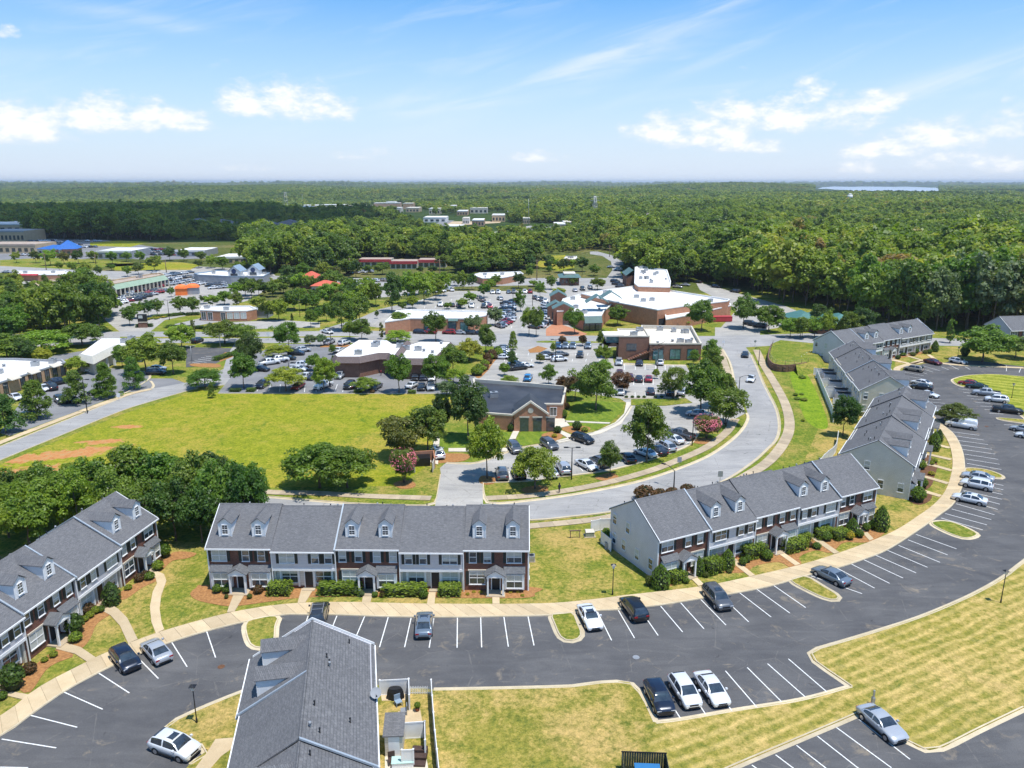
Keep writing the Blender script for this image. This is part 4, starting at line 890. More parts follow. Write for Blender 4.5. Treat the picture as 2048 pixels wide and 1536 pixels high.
bcp=bpy.data.objects['bank_car_park']
lines(E8,[(297,530,297,600),(425,530,425,600),(543,530,543,600),(668,530,668,600),(785,545,785,600),(880,545,885,600),(405,675,405,785),(517,675,522,785),(300,870,300,930),(423,870,423,930),(545,870,548,930),(670,870,675,925),(640,690,640,780)],.13,bcp,.030)
lines(D7,[(320,1005,300,1075),(390,1000,400,1070),(640,985,690,1035),(840,960,880,1000),(1010,925,1060,975),(1560,820,1640,760)],.13,bcp,.030)
ocp=bpy.data.objects['office_car_park']
lines(E6,[(690,890,640,975),(830,880,800,975),(960,880,950,980),(1300,880,1290,985),(1440,880,1450,985),(1740,880,1700,985),(1840,870,1810,985)],.13,ocp,.030)
scp=bpy.data.objects['side_car_park']
lines(E2,[(1150,1395,1330,1420),(1200,1370,1390,1395),(1250,1345,1450,1370),(1320,1325,1500,1345),(1110,1420,1270,1440)],.14,scp,.020)
for u0,u1,v,n in ((845,1000,598,9),(850,1020,612,9),(960,1120,632,9),(960,1130,652,9),(1010,1200,706,9),(1010,1200,718,8)):
    for i in range(n):
        u=u0+(u1-u0)*i/(n-1); lines(PX,[(u,v,u-1.5,v+5)],.13,bpy.data.objects['street_car_park'] if v<690 else bpy.data.objects['shop_car_park'],.032)
# drain covers, tar stains
for c,p in ((C1,(1180,997)),(C5,(372,356)),(C6,(1313,845))):
    q=zc(c,[p])[0]; MB().cyl((0,0,0),(0,0,.006),.36,.36,16).build('manhole_cover',M_STEEL if c is C5 else M_MULCHD,label={'C':'round'}.get('x') or ('rusty manhole cover in the drive right of the left stalls' if c is C1 else 'iron manhole cover in the wide drive above the lower stalls' if c is C5 else 'iron drain cover in the drive right of the white van'),cat='manhole cover').location=(q.x,q.y,.026)
# ---------------- townhouse rows ----------------
EAVE=5.6; RIDGE=8.8; DEP=10.4; UW=7.7
def frame_mesh(w,h,cols,rows,fr=.07,mun=.035,sill=True,mid=True):
    """window frame standing at y<0 of its wall: outer frame, meeting rail, glazing bars"""
    mb=MB(); y0,y1=-.07,.02
    mb.box(-w/2,-w/2+fr,y0,y1,0,h); mb.box(w/2-fr,w/2,y0,y1,0,h); mb.box(-w/2+fr,w/2-fr,y0,y1,0,fr); mb.box(-w/2+fr,w/2-fr,y0,y1,h-fr,h)
    if sill: mb.box(-w/2-.05,w/2+.05,y0-.05,y0,-.05,.03)
    for i in range(1,cols): x=-w/2+w*i/cols; mb.box(x-mun,x+mun,-.05,.0,fr,h-fr)
    if mid: mb.box(-w/2+fr,w/2-fr,-.055,-.005,h/2-.035,h/2+.035)
    for i in range(1,rows): 
        z=h*i/rows
        if mid and abs(z-h/2)<.1: continue
        mb.box(-w/2+fr,w/2-fr,-.04,-.01,z-mun*.6,z+mun*.6)
    return mb.mesh('window',M_WHITE)
def pane_mesh(w,h,blind=.5,mat=None):
    mb=MB(); g=[(-w/2,-.012,.0),(w/2,-.012,.0),(w/2,-.012,h*(1-blind)),(-w/2,-.012,h*(1-blind))]
    mb.face(g,0)
    if blind>0: mb.face([(-w/2,-.014,h*(1-blind)),(w/2,-.014,h*(1-blind)),(w/2,-.014,h),(-w/2,-.014,h)],1)
    return mb.mesh('pane',[mat or M_GLASS,M_BLIND])
WIN={}
for k,(w,h,c,r,bl) in {'s':(.92,1.5,1,2,.5),'d':(1.85,1.5,2,2,.5),'sg':(.92,1.5,2,4,.12),'dg':(1.85,1.5,4,4,.12),'L':(1.95,1.75,2,2,.52),'Lg':(1.95,1.75,4,4,.1),'dm':(.74,1.25,2,4,.0),'side':(.9,1.5,1,2,.52)}.items():
    WIN[k]=(frame_mesh(w,h,c,r,.06,.03 if c<4 else .022) if k!='dm' else frame_mesh(w,h,c,r,.05,.014,True,True),pane_mesh(w-.08,h-.08,bl),w,h)
SHM={h:MB().box(-.17,.17,-.05,.01,0,h).mesh('shutter',M_SHUT) for h in(1.5,1.75)}
COLM=MB().box(-.10,.10,-.10,.10,0,2.45).box(-.14,.14,-.14,.14,2.35,2.5).mesh('column',M_WHITE)
VENT=MB().cyl((0,0,-.15),(0,0,.42),.05,.05,8).cyl((0,0,.36),(0,0,.48),.075,.075,8).mesh('vent_pipe',M_DARKM)
VENT2=MB().cyl((0,0,-.15),(0,0,.35),.07,.07,8).cyl((0,0,.30),(0,0,.5),.13,.10,8).mesh('roof_vent',M_STEEL)
PANES={}
for k_,(f_,p_,w_,h_) in WIN.items(): PANES[k_]=[p_]+([pane_mesh(w_-.08,h_-.08,b_) for b_ in (.98,.3,.75,.08,.5)] if k_ in('s','d','L','side') else [])
rw=random.Random(21)
def window(par,kind,x,y,z,rz=0.,shut=False):
    f,p,w,h=WIN[kind]; p=rw.choice(PANES[kind]); o=inst('window',f,par,(x,y,z),rz); q=inst('pane',p,o,(0,0,.04))
    if shut:
        c,s=math.cos(rz),math.sin(rz)
        for sg in(-1,1): d=sg*(w/2+.21); inst('shutter',SHM[h] if h in SHM else SHM[1.5],par,(x+c*d,y+s*d,z),rz)
    return o
def gable_roof(x0,x1,y0,y1,z0,zr,t=.12,axis='y'):
    """small gable roof: ridge along axis between y0 (front) and y1; t thickness"""
    mb=MB(); xm=(x0+x1)/2
    mb.prism([(x0,y0,z0),(x0,y1,z0),(x0,y1,z0+t),(x0,y0,z0+t)][::-1],[(xm,y0,zr),(xm,y1,zr),(xm,y1,zr+t),(xm,y0,zr+t)][::-1])
    mb.prism([(x1,y0,z0),(x1,y1,z0),(x1,y1,z0+t),(x1,y0,z0+t)],[(xm,y0,zr),(xm,y1,zr),(xm,y1,zr+t),(xm,y0,zr+t)])
    return mb
SL=(RIDGE-EAVE)/(DEP/2)
def dormer(par,x,yf,z0):
    """yf: distance of its face behind the eave wall"""
    zb=z0+SL*yf-.1; w=.76; hh=1.95; d=hh/SL+1.0
    b=MB(); e=zb+hh
    b.face([(x-w,yf,zb),(x+w,yf,zb),(x+w,yf,e),(x,yf,e+.62),(x-w,yf,e)])
    for s in(-1,1):
        q=[(x+s*w,yf,zb),(x+s*w,yf+(e-zb)/SL,e),(x+s*w,yf,e)]; b.face(q if s<0 else q[::-1])
    b.box(x-w-.05,x-w+.06,yf-.05,yf,zb,e); b.box(x+w-.06,x+w+.05,yf-.05,yf,zb,e); b.box(x-w,x+w,yf-.05,yf,zb-.02,zb+.1)
    o=b.build('dormer',M_WHITE,par)
    yb=yf+(e+.6-zb)/SL
    gable_roof(x-w-.16,x+w+.16,yf-.16,yb+.3,e-.08,e+.70,.07).build('dormer_roof',M_ROOF,o)
    f,p,ww,h=WIN['dm']; q=inst('window',f,o,(x,yf-.03,zb+.5))
    inst('pane',p,o,(x,yf-.035,zb+.54)); return o
def portico(par,x,y,h=2.5,w=2.1,d=1.5,pitch=.75):
    """gabled porch whose front stands d before the wall"""
    b=MB(); z0=h; zr=h+pitch*w/2+.05
    b.box(x-w/2,x+w/2,y-d,y-d+.12,z0,z0+.22); b.box(x-w/2,x-w/2+.12,y-d+.12,y,z0,z0+.22); b.box(x+w/2-.12,x+w/2,y-d+.12,y,z0,z0+.22)
    b.prism([(x-w/2,y-d+.03,z0+.22),(x+w/2,y-d+.03,z0+.22),(x,y-d+.03,zr)],[(x-w/2,y-d+.10,z0+.22),(x+w/2,y-d+.10,z0+.22),(x,y-d+.10,zr)])
    o=b.build('porch',M_WHITE,par)
    gable_roof(x-w/2-.2,x+w/2+.2,y-d-.12,y+.02,z0+.16,zr+.1,.08).build('porch_roof',M_ROOFL,o)
    for s in(-1,1): inst('column',COLM,o,(x+s*(w/2-.14),y-d+.16,0.0))
    MB().box(x-w/2-.1,x+w/2+.1,y-d-.15,y,0,.16).build('porch_step',M_WALK2,o)
    return o
def door(par,x,y,h=2.1,w=.95,red=False):
    f=MB().box(x-w/2-.12,x-w/2,y-.06,y+.02,.15,h+.27).box(x+w/2,x+w/2+.12,y-.06,y+.02,.15,h+.27).box(x-w/2,x+w/2,y-.06,y+.02,h+.15,h+.27).build('door_frame',M_WHITE,par)
    MB().box(x-w/2,x+w/2,y-.03,y,.15,h+.15).build('door',M_DOOR,f)
def bay(par,x,y,w=2.5,kind='L'):
    b=MB().box(x-w/2,x+w/2,y-.55,y,.45,2.6); o=b.build('bay_window',M_WHITE,par)
    r=MB(); r.prism([(x-w/2-.1,y-.72,2.58),(x+w/2+.1,y-.72,2.58),(x+w/2+.1,y,3.2),(x-w/2-.1,y,3.2)],[(x-w/2-.1,y-.72,2.66),(x+w/2+.1,y-.72,2.66),(x+w/2+.1,y,3.3),(x-w/2-.1,y,3.3)]); r.build('bay_roof',M_ROOFL,o)
    f,p,ww,h=WIN[kind]; q=inst('window',f,o,(x,y-.56,.68)); inst('pane',p,o,(x,y-.56,.70)); return o
def townhouse_row(P,ang,units,label,sidel='grey',sider='grey',name='townhouse_row',brick=None,gl=True,gr=True,backwin=False,seams=None,lav=None,ventseed=3,UW=7.7):
    """P: front left ground corner; ang: direction of the front; units left to right: (type, dormers, upper, lower)"""
    brick=brick or M_BRICK; lav=lav or M_SID_G
    n=len(units); Wt=n*UW; root=empty(name,(P[0],P[1],.02),ang,label,'townhouse row','rows of brick and siding townhouses')
    rr=random.Random(ventseed)
    side={'grey':M_SID_G,'tan':M_SID_T,'cream':M_SID_C,'blue':M_SID_B}
    # gable walls
    def gable(x,mat,out,off0,offn):
        b=MB(); q=[(x,off0,0),(x,DEP,0),(x,DEP,EAVE),(x,DEP/2,RIDGE-.06),(x,off0,EAVE)]
        q2=[(x+out*.12,a,c) for _,a,c in q]; b.prism(q,q2) if out>0 else b.prism(q2,q); return b.build('side_wall',mat,root)
    gable(0.,side[sidel],-1,0,0); gable(Wt,side[sider],1,0,0)
    MB().box(0,Wt,DEP-.1,DEP,0,EAVE).build('rear_wall',side[sidel],root)
    for xx,sg in ((0,-1),(Wt,1)):
        cb=MB(); cb.box(min(xx,xx+sg*.16),max(xx,xx+sg*.16),-.04,.08,0,EAVE); cb.box(min(xx,xx+sg*.16),max(xx,xx+sg*.16),DEP-.08,DEP+.04,0,EAVE)
        for ya,za,yb,zb in ((-.35,EAVE-.22,DEP/2,RIDGE-.02),(DEP+.35,EAVE-.22,DEP/2,RIDGE-.02)):
            cb.prism([(xx+sg*.14,ya,za),(xx+sg*.14,yb,zb),(xx+sg*.22,yb,zb),(xx+sg*.22,ya,za)],[(xx+sg*.14,ya,za+.24),(xx+sg*.14,yb,zb+.20),(xx+sg*.22,yb,zb+.20),(xx+sg*.22,ya,za+.24)])
        cb.build('rake_board',M_WHITE,root)
    # side windows
    for do,x,rz in ((gl,-.13,-math.pi/2),(gr,Wt+.13,math.pi/2)):
        if not do: continue
        for y,z in ((1.3,1.0),(4.2,1.0),(7.2,1.0),(9.4,1.0),(6.4,3.75),(9.4,3.75)) if x<0 else ((1.4,1.0),(4.4,1.0),(7.6,3.75),(9.4,3.6)):
            window(root,'side',x,y,z,rz)
    prev=None
    for i,(ty,dm,up,lo) in enumerate(units):
        x0=i*UW; x1=x0+UW; sid=ty=='s'; off=-.28 if sid else 0.; dz=-.22 if sid else 0.; e=EAVE+dz; rg=RIDGE+dz
        if ty in('b','t'):
            wall=MB().box(x0+.005,x1-.005,0.,.12,0,e).build('front_wall',brick if ty=='b' else M_SID_T,root)
        else:
            MB().box(x0+.01,x1-.01,off,.1,2.95,e).build('upper_wall',lav,root)
            MB().box(x0+.01,x1-.01,off-.05,.12,2.62,2.95).build('white_band',M_WHITE,root)
            MB().box(x0+.01,x1-.01,.30,.42,0,2.62).box(x0+.01,x0+.28,.0,.30,0,2.62).box(x1-.28,x1-.01,.0,.30,0,2.62).build('lower_wall',M_SID_T,root)
            MB().box(x0+.01,x1-.01,.26,.30,0,.35).build('brick_base',M_BRICK,root)
        # upper windows
        zt=3.72+dz*.5; sh=True
        pos={'dss':[(-2.55,'d'),(.65,'s'),(2.55,'s')],'ssss':[(-3.05,'s'),(-1.1,'s'),(1.1,'s'),(3.05,'s')],'ssd':[(-2.75,'s'),(-1.0,'s'),(2.2,'d')],'dssx':[(-2.0,'d'),(1.4,'s'),(3.0,'s')]}[up]
        for dx,k in pos: window(root,k,x0+UW/2+dx,off,zt,0,True)
        # lower front
        xc=x0+UW/2
        if not sid:
            if lo=='bb': bay(root,x0+1.5,0); bay(root,x1-1.55,0,2.6); door(root,xc-.1,0); portico(root,xc-.1,0)
            elif lo=='wb': window(root,'L',x0+1.6,0,.85,0,True); bay(root,x1-1.6,0,2.4); door(root,xc,0); portico(root,xc,0)
            elif lo=='bw': window(root,'L',x1-1.6,0,.85,0,True); bay(root,x0+1.6,0,2.4); door(root,xc,0); portico(root,xc,0)
            if lo[0]=='w': MB().box(x0+.5,x0+2.7,-.10,0.,2.66,2.84).build('lintel',M_BEIGE,root)
            if lo[1]=='w': MB().box(x1-2.7,x1-.5,-.10,0.,2.66,2.84).build('lintel',M_BEIGE,root)
        else:
            for xw in (x0+1.9,x1-1.7):
                window(root,'L',xw,.30,.72,0,False)
                MB().box(xw-1.2,xw-1.0,.12,.30,.3,2.62).build('pilaster',M_WHITE,root); MB().box(xw+1.0,xw+1.2,.12,.30,.3,2.62).build('pilaster',M_WHITE,root)
            door(root,xc+.35,.30); MB().box(xc-.4,xc+1.1,-.5,.3,0,.14).build('door_step',M_WALK2,root)
        # roof
        ov=.34; rb=MB(); yf=off-ov; zf=e-.05-SL*ov*.6; sl=(rg-e)/(DEP/2)
        def slope(y0,z0,y1,z1,xa,xb,t=.13):
            rb.prism([(xa,y0,z0),(xb,y0,z0),(xb,y1,z1),(xa,y1,z1)],[(xa,y0,z0+t),(xb,y0,z0+t),(xb,y1,z1+t),(xa,y1,z1+t)])
        xa=x0-(.24 if i==0 else 0); xb=x1+(.24 if i==n-1 else 0)
        slope(yf,e-sl*ov,DEP/2,rg,xa,xb); 
        rb.prism([(xa,DEP+ov,e-sl*ov),(xa,DEP/2,rg),(xb,DEP/2,rg),(xb,DEP+ov,e-sl*ov)],[(xa,DEP+ov,e-sl*ov+.13),(xa,DEP/2,rg+.13),(xb,DEP/2,rg+.13),(xb,DEP+ov,e-sl*ov+.13)])
        rf=rb.build('roof',M_ROOF,root)
        MB().prism([(xa,DEP/2-.16,rg+.05),(xb,DEP/2-.16,rg+.05),(xb,DEP/2+.16,rg+.05),(xa,DEP/2+.16,rg+.05)],[(xa,DEP/2-.02,rg+.19),(xb,DEP/2-.02,rg+.19),(xb,DEP/2+.02,rg+.19),(xa,DEP/2+.02,rg+.19)]).build('ridge_cap',M_ROOF,rf)
        gz=e-sl*ov
        MB().box(xa,xb,yf-.10,yf,gz-.04,gz+.13).build('gutter',M_WHITE,rf); MB().box(xa,xb,DEP+ov,DEP+ov+.10,gz-.04,gz+.13).build('gutter',M_WHITE,rf)
        MB().box(xa,xb,yf,off,gz-.06,gz-.03).build('soffit',M_WHITE,root)
        for k in range(4):
            vx=x0+rr.uniform(1.,UW-1); vy=DEP/2+rr.uniform(.5,1.8) if k<3 else DEP/2+rr.uniform(2.5,4.2); inst('vent_pipe' if k!=1 else 'roof_vent',VENT if k!=1 else VENT2,rf,(vx,vy,rg-(vy-DEP/2)*sl+.1))
        if dm:
            for dx in (-2.0,2.05): dormer(root,x0+UW/2+dx,1.15+off*.5,e)
        # downpipe and step flashing between units
        if i>0: 
            MB().box(x0-.05,x0+.05,min(off,prev[0])-.10,min(off,prev[0]),0 if not sid else .0,e-.1).build('downpipe',M_WHITE,root)
            hi=max(rg,prev[1]); eh=max(e,prev[2]); m=MB()
            m.prism([(x0-.09,-ov-.28,eh-sl*ov+.02),(x0+.09,-ov-.28,eh-sl*ov+.02),(x0+.09,DEP/2,hi+.06),(x0-.09,DEP/2,hi+.06)],[(x0-.09,-ov-.28,eh-sl*ov+.20),(x0+.09,-ov-.28,eh-sl*ov+.20),(x0+.09,DEP/2,hi+.22),(x0-.09,DEP/2,hi+.22)])
            m.prism([(x0-.09,DEP+ov,eh-sl*ov+.02),(x0-.09,DEP/2,hi+.06),(x0+.09,DEP/2,hi+.06),(x0+.09,DEP+ov,eh-sl*ov+.02)],[(x0-.09,DEP+ov,eh-sl*ov+.20),(x0-.09,DEP/2,hi+.22),(x0+.09,DEP/2,hi+.22),(x0+.09,DEP+ov,eh-sl*ov+.20)])
            sd=seams.get(i,'') if isinstance(seams,dict) else ('fb' if (seams is None or i in seams) else '')
            if 'b' not in sd: m.v=m.v[:8]; m.f=m.f[:6]; m.mi=m.mi[:6]; m.sm=m.sm[:6]
            if sd=='b': m=MB(); m.prism([(x0-.09,DEP+ov,eh-sl*ov+.02),(x0-.09,DEP/2,hi+.06),(x0+.09,DEP/2,hi+.06),(x0+.09,DEP+ov,eh-sl*ov+.02)],[(x0-.09,DEP+ov,eh-sl*ov+.20),(x0-.09,DEP/2,hi+.22),(x0+.09,DEP/2,hi+.22),(x0+.09,DEP+ov,eh-sl*ov+.20)])
            if sd: m.build('step_flashing',M_FLASH,root)
        prev=(off,rg,e)
    if backwin:
        for i in range(n):
            for dx in(1.6,4.2,6.2): window(root,'s',i*UW+dx,DEP,3.7,math.pi)
            window(root,'d',i*UW+2.,DEP,.9,math.pi)
    return root
U5=[('b',1,'dss','bb'),('s',0,'dssx','x'),('b',1,'ssss','wb'),('s',0,'ssd','x'),('b',1,'ssd','wb')]
townhouse_row((-36.6,83.9),R(-.8),U5,'townhouse row facing the camera, three brick units alternating with two pale ones',seams={2})
UD=[('b',0,'dss','bw'),('s',1,'dssx','x'),('b',0,'ssss','wb'),('s',1,'ssd','x'),('b',0,'ssd','wb')]
townhouse_row((18.05,85.7),R(26.4),UD,'slanting townhouse row with blank lavender gable and dormers over its pale units',seams={1,4},brick=M_BRICK)
townhouse_row((61.9,110.9),R(57.7),U5,'townhouse row whose tan siding gable faces the camera beside the curved path',sidel='tan',sider='tan',seams=set(),backwin=True,ventseed=8)
townhouse_row((83.6,153.0),R(77.),U5,'distant townhouse row with cream gable and small sheds along its rear',sidel='cream',sider='cream',seams={2},backwin=True,ventseed=11)
UG=[('s',0,'dssx','x'),('s',1,'ssd','x'),('b',0,'ssss','bw'),('s',1,'dssx','x'),('s',0,'ssd','wb')]
townhouse_row((89.5,200.3),R(30.5),UG,'farthest dormered townhouse row, mostly white with one brick unit, before the woods',seams={1},lav=siding_mat('white_siding',(.70,.69,.68)))
townhouse_row((-52.4,53.9),R(81.3),U5,'townhouse row cut by the left edge of the picture, with curving garden walks')
UC=[('s',1,'ssd','x'),('b',0,'dss','wb'),('s',1,'dssx','x'),('b',0,'ssss','wb'),('s',0,'ssd','x')]
townhouse_row((-23.6,61.85),R(-79.),UC,'foreground townhouse row seen mostly as grey roof with dormers on its left slope',sider='tan',sidel='grey',seams={1:'f',2:'b'},ventseed=5,UW=8.)
townhouse_row((147.5,222.5),R(8),[('b',0,'dss','bb'),('t',0,'ssss','wb'),('b',0,'ssd','wb')],'grey roofed townhouse row half hidden by the large tree at the right edge',seams=set(),sidel='blue')
# air conditioners beside gables
def ac(p,label,rz=0.):
    e=empty('air_conditioner',(p[0],p[1],.02),rz,label,'air conditioner')
    MB().box(-.42,.42,-.42,.42,.05,.85).build('casing',M_STEEL,e); MB().cyl((0,0,.85),(0,0,.87),.34,.34,14).build('fan_grille',M_DARKM,e); MB().box(-.5,.5,-.5,.5,0,.06).build('pad',M_WALK2,e)
for q,l in ((G(1063,1108,1.),'air conditioner at the right corner of the townhouse row facing the camera'),(G(1216,1096),'air conditioner at the rear foot of the lavender gable')): ac((q.x,q.y),l)
# ---------------- white vinyl fences ----------------
FPOST=MB().box(-.07,.07,-.07,.07,0,1.95).prism([(-.09,-.09,1.95),(.09,-.09,1.95),(.09,.09,1.95),(-.09,.09,1.95)],[(-.01,-.01,2.05),(.01,-.01,2.05),(.01,.01,2.05),(-.01,.01,2.05)]).mesh('fence_post',M_VINYL)
def fence(pts,label,h=1.83,group=None,step=2.4,name='vinyl_fence'):
    P=[Vector((p[0],p[1],0)) for p in pts]; L=sum((b-a).length for a,b in zip(P,P[1:])); q=spline(P,step) if len(P)>2 else [P[0].lerp(P[1],i/max(1,round(L/step))) for i in range(max(1,round(L/step))+1)]
    c=q[0]; root=empty(name,(c.x,c.y,0),0,label,'fence',group or 'white vinyl privacy fences')
    for a,b in zip(q,q[1:]):
        d=b-a; ang=math.atan2(d.y,d.x); l=d.length; m=(a+b)/2-c
        pm=MB().box(-l/2,l/2,-.03,.03,h-.16,h).box(-l/2,l/2,-.03,.03,.08,.22).box(-l/2,l/2,-.012,.012,.22,h-.16)
        nn=int(l/.15)
        for k in range(1,nn): x=-l/2+l*k/nn; pm.box(x-.006,x+.006,-.018,.018,.22,h-.16)
        o=pm.build('fence_panel',M_VINYL,root); o.location=(m.x,m.y,0); o.rotation_euler=(0,0,ang)
    for a in q: 
        o=inst('fence_post',FPOST,root,(a.x-c.x,a.y-c.y,0)); o.scale=(1,1,h/1.93)
    return root
def picket(p,q_,label,h=1.0):
    p=Vector((p[0],p[1],0)); q_=Vector((q_[0],q_[1],0)); d=q_-p; l=d.length; root=empty('picket_fence',p,math.atan2(d.y,d.x),label,'fence')
    MB().box(0,l,.02,.05,.2,.28).box(0,l,.02,.05,.72,.80).build('rail',M_VINYL,root)
    pk=MB().box(-.035,.035,-.01,.02,.06,h-.06).prism([(-.035,-.01,h-.06),(.035,-.01,h-.06),(.035,.02,h-.06),(-.035,.02,h-.06)],[(-.004,-.01,h),(.004,-.01,h),(.004,.02,h),(-.004,.02,h)]).mesh('picket',M_VINYL)
    n=int(l/.16)
    for i in range(n+1): inst('picket',pk,root,(l*i/n,0,0))
g=lambda u,v,z=0:(lambda q:(q.x,q.y))(G(u,v,z))
fence([g(862,1358,1.9),g(868,1440,1.9),g(874,1500,1.9),g(881,1570,1.9),g(888,1680,1.9)],'long white fence running down between the back gardens and the dry lawn')
fence([g(759,1359,1.9),g(817,1356,1.9)],'short white fence behind the covered grill')
fence([g(817,1357,1.9),g(818,1388,1.9)],'white fence side panel right of the covered grill')
picket(g(818,1390),g(862,1390),'low white picket fence between the grill corner and the long fence')
fence([g(803,1444,1.9),g(849,1441,1.9)],'white privacy panel below the tan patio')
fence([g(849,1441,1.9),g(850,1478,1.9)],'white return panel at the patio end')
fence([g(803,1498,1.9),g(826,1497,1.9)],'small white privacy panel above the dark brown deck')
fence([g(1183,1041,1.9),g(1200,1037,1.9),g(1222,1036,1.9)],'short white fence beside the transformer behind the lavender gable')
fence([g(1203,1062,1.9),g(1222,1077,1.9)],'white fence return holding a green bush at the lavender gable')
fence([g(1634,738,1.9),g(1645,765,1.9),g(1665,812,1.9),g(1668,828,1.9)],'long white fence behind the cream gabled townhouse row')
fence([g(1677,862,1.9),g(1672,888,1.9),g(1652,905,1.9),g(1635,925,1.9)],'white fence behind the tan gabled row, bending toward the road')
fence([g(1603,712,1.9),g(1618,703,1.9),g(1634,700,1.9)],'white fence at the rear of the farthest dormered row')
fence([g(1692,886,1.9),g(1710,886,1.9)],'white garden panel at the rear of the tan gabled row')
# garden sheds behind rows
def shed(p,ang,w,d,h,label,mat=None,mono=True):
    e=empty('garden_shed',(p[0],p[1],.1),ang,label,'shed','vinyl sheds behind the townhouses')
    MB().box(0,w,0,d,0,h).build('wall',mat or M_SID_T,e)
    MB().prism([(-.15,-.15,h),(w+.15,-.15,h),(w+.15,d+.15,h+.6),(-.15,d+.15,h+.6)],[(-.15,-.15,h+.1),(w+.15,-.15,h+.1),(w+.15,d+.15,h+.7),(-.15,d+.15,h+.7)]).build('roof',M_ROOF,e)
    MB().box(w*.2,w*.2+.95,-.03,0,0,2.0).build('door',M_WHITE,e)
q=G(771,1516,0); shed((q.x,q.y),R(3),1.5,2.0,2.1,'vinyl storage shed with dark roof against the foreground row',M_SID_C)
fa=R(77.); fd=Vector((math.cos(fa),math.sin(fa),0)); fn_=Vector((-math.sin(fa),math.cos(fa),0)); F0=Vector((83.6,153.0,0))
for i,s in enumerate((2.,9.,12.5,20.,27.5,31.)):
    p=F0+fd*(s+2.2)+fn_*DEP; shed((p.x,p.y),fa+math.pi/2+math.pi,2.2,2.4,2.2,'little siding shed with dark lid behind the cream gabled row',M_SID_G) if False else shed((p.x,p.y),fa+math.pi/2,2.6,2.2,2.1,'little siding shed behind the cream gabled row',M_SID_G)
    a=F0+fd*(s+4.6)+fn_*DEP; b=F0+fd*(s+4.6)+fn_*(DEP+4.); fence([(a.x,a.y),(b.x,b.y)],'white divider fence between the back yards of the cream gabled row')
# dish, grill, furniture in the back yards
q=G(752,1398,5.7); e=empty('satellite_dish',(q.x,q.y,5.55),R(200),'grey satellite dish on the eave above the grill','satellite dish')
db=MB(); 
for j in range(3):
    r0,r1=.14*j,.14*(j+1); z0,z1=.3*r0*r0,.3*r1*r1
    for i in range(16):
        a,b=2*math.pi*i/16,2*math.pi*(i+1)/16; db.face([(r0*math.cos(a),z0,r0*math.sin(a)),(r1*math.cos(a),z1,r1*math.sin(a)),(r1*math.cos(b),z1,r1*math.sin(b)),(r0*math.cos(b),z0,r0*math.sin(b))])
o=db.build('dish',simple('dish_paint',(.35,.36,.38)),e); o.location=(0,0,.75); o.rotation_euler=(R(35),0,0); o.scale=(1.1,1.1,1.1)
MB().cyl((0,-.05,0),(0,-.05,.7),.03).cyl((0,-.05,.6),(0,.45,.75),.02).box(-.05,.05,.42,.52,.70,.80).build('dish_mast',M_DARKM,e)
q=G(791,1398); e=empty('covered_grill',(q.x,q.y,.13),R(3),'barbecue grill under a black cover on the patio','grill')
cv=MB(); ring=lambda w,d,z,n=20,f=0.:[(w*math.cos(2*math.pi*i/n)*(1+(f if i%2 else -f)),d*math.sin(2*math.pi*i/n)*(1+(f if i%2 else -f)),z) for i in range(n)]
cv.prism(ring(.86,.46,0,24,.05),ring(.74,.38,.8,24,.03),cap=False); cv.prism(ring(.74,.38,.8,24,.03),ring(.60,.30,1.12,24)); cv.build('cover',M_PLAST,e)
MB().box(-.6,-.5,-.2,.2,-.02,.2).box(.5,.6,-.2,.2,-.02,.2).build('wheels',M_TIRE,e)
sheet('patio',px([(762,1392),(815,1390),(812,1403),(764,1404)]),.15,M_WALK,thick=.05)
sheet('patio',px([(796,1425),(840,1420),(845,1446),(800,1450)]),.15,M_WALK,thick=.05)
sheet('patio',px([(770,1506),(850,1500),(860,1560),(770,1570)]),.15,M_PAVER,thick=.05)
def planter(p,label,r=.25):
    e=empty('potted_plant',(p.x,p.y,p.z),0,label,'potted plant'); MB().cyl((0,0,0),(0,0,.38),r*.7,r,10).build('pot',simple('terracotta',(.30,.10,.05)),e)
    o=inst('leaves',SHR['ball'],e,(0,0,.3),0,(.65,.65,.6)); o.color=(*GREENS['bright'],1)
q=G(835,1424); q.z=.15; planter(q,'potted plant at the far corner of the tan patio')
def chair(p,ang,mat,label,grp=None):
    e=empty('patio_chair',(p.x,p.y,p.z),ang,label,'chair',grp)
    MB().box(-.3,.3,-.3,.3,.36,.44).build('seat',mat,e); o=MB().box(-.3,.3,.26,.33,.44,.98).build('backrest',mat,e)
    for sx in(-1,1):
        for sy in(-1,1): MB().box(sx*.27-.03,sx*.27+.03,sy*.27-.03,sy*.27+.03,0,.36).build('leg',mat,e)
q=G(797,1412); q.z=.13; chair(q,R(30),M_GREYB,'grey round backed chair left of the tan patio')
q=G(808,1430); q.z=.15; chair(q,R(-80),M_STEEL,'thin metal chair on the tan patio')
DW=simple('dark_deck_wood',(.055,.032,.028),(.08,.05,.04),scale=3)
q=G(836,1532); e=empty('deck_steps',(q.x,q.y,.12),R(-2),'dark brown timber deck steps in the back garden','deck')
for i in range(3): MB().box(-.65,.65,-.3+i*.62,.28+i*.62,0,.22+.22*i).build('step',DW,e)
q=G(784,1530); q.z=.16; chair(q,R(15),DW,'dark brown lounge chair beside the foreground shed')
q=G(806,1532); e=empty('pool_float',(q.x,q.y,.16),R(5),'pale green storage box lid on the bottom patio','storage box')
MB().box(-.9,.9,-.4,.4,0,.45).build('box',M_WHITE,e); MB().box(-.95,.95,-.45,.45,.45,.5).build('lid',simple('pale_green_plastic',(.42,.6,.55)),e)
q=G(1286,1504,1.86); e=empty('dumpster_enclosure',(q.x,q.y-1.7,.1),R(-3),'dark timber screen round a blue recycling skip at the bottom edge','enclosure')
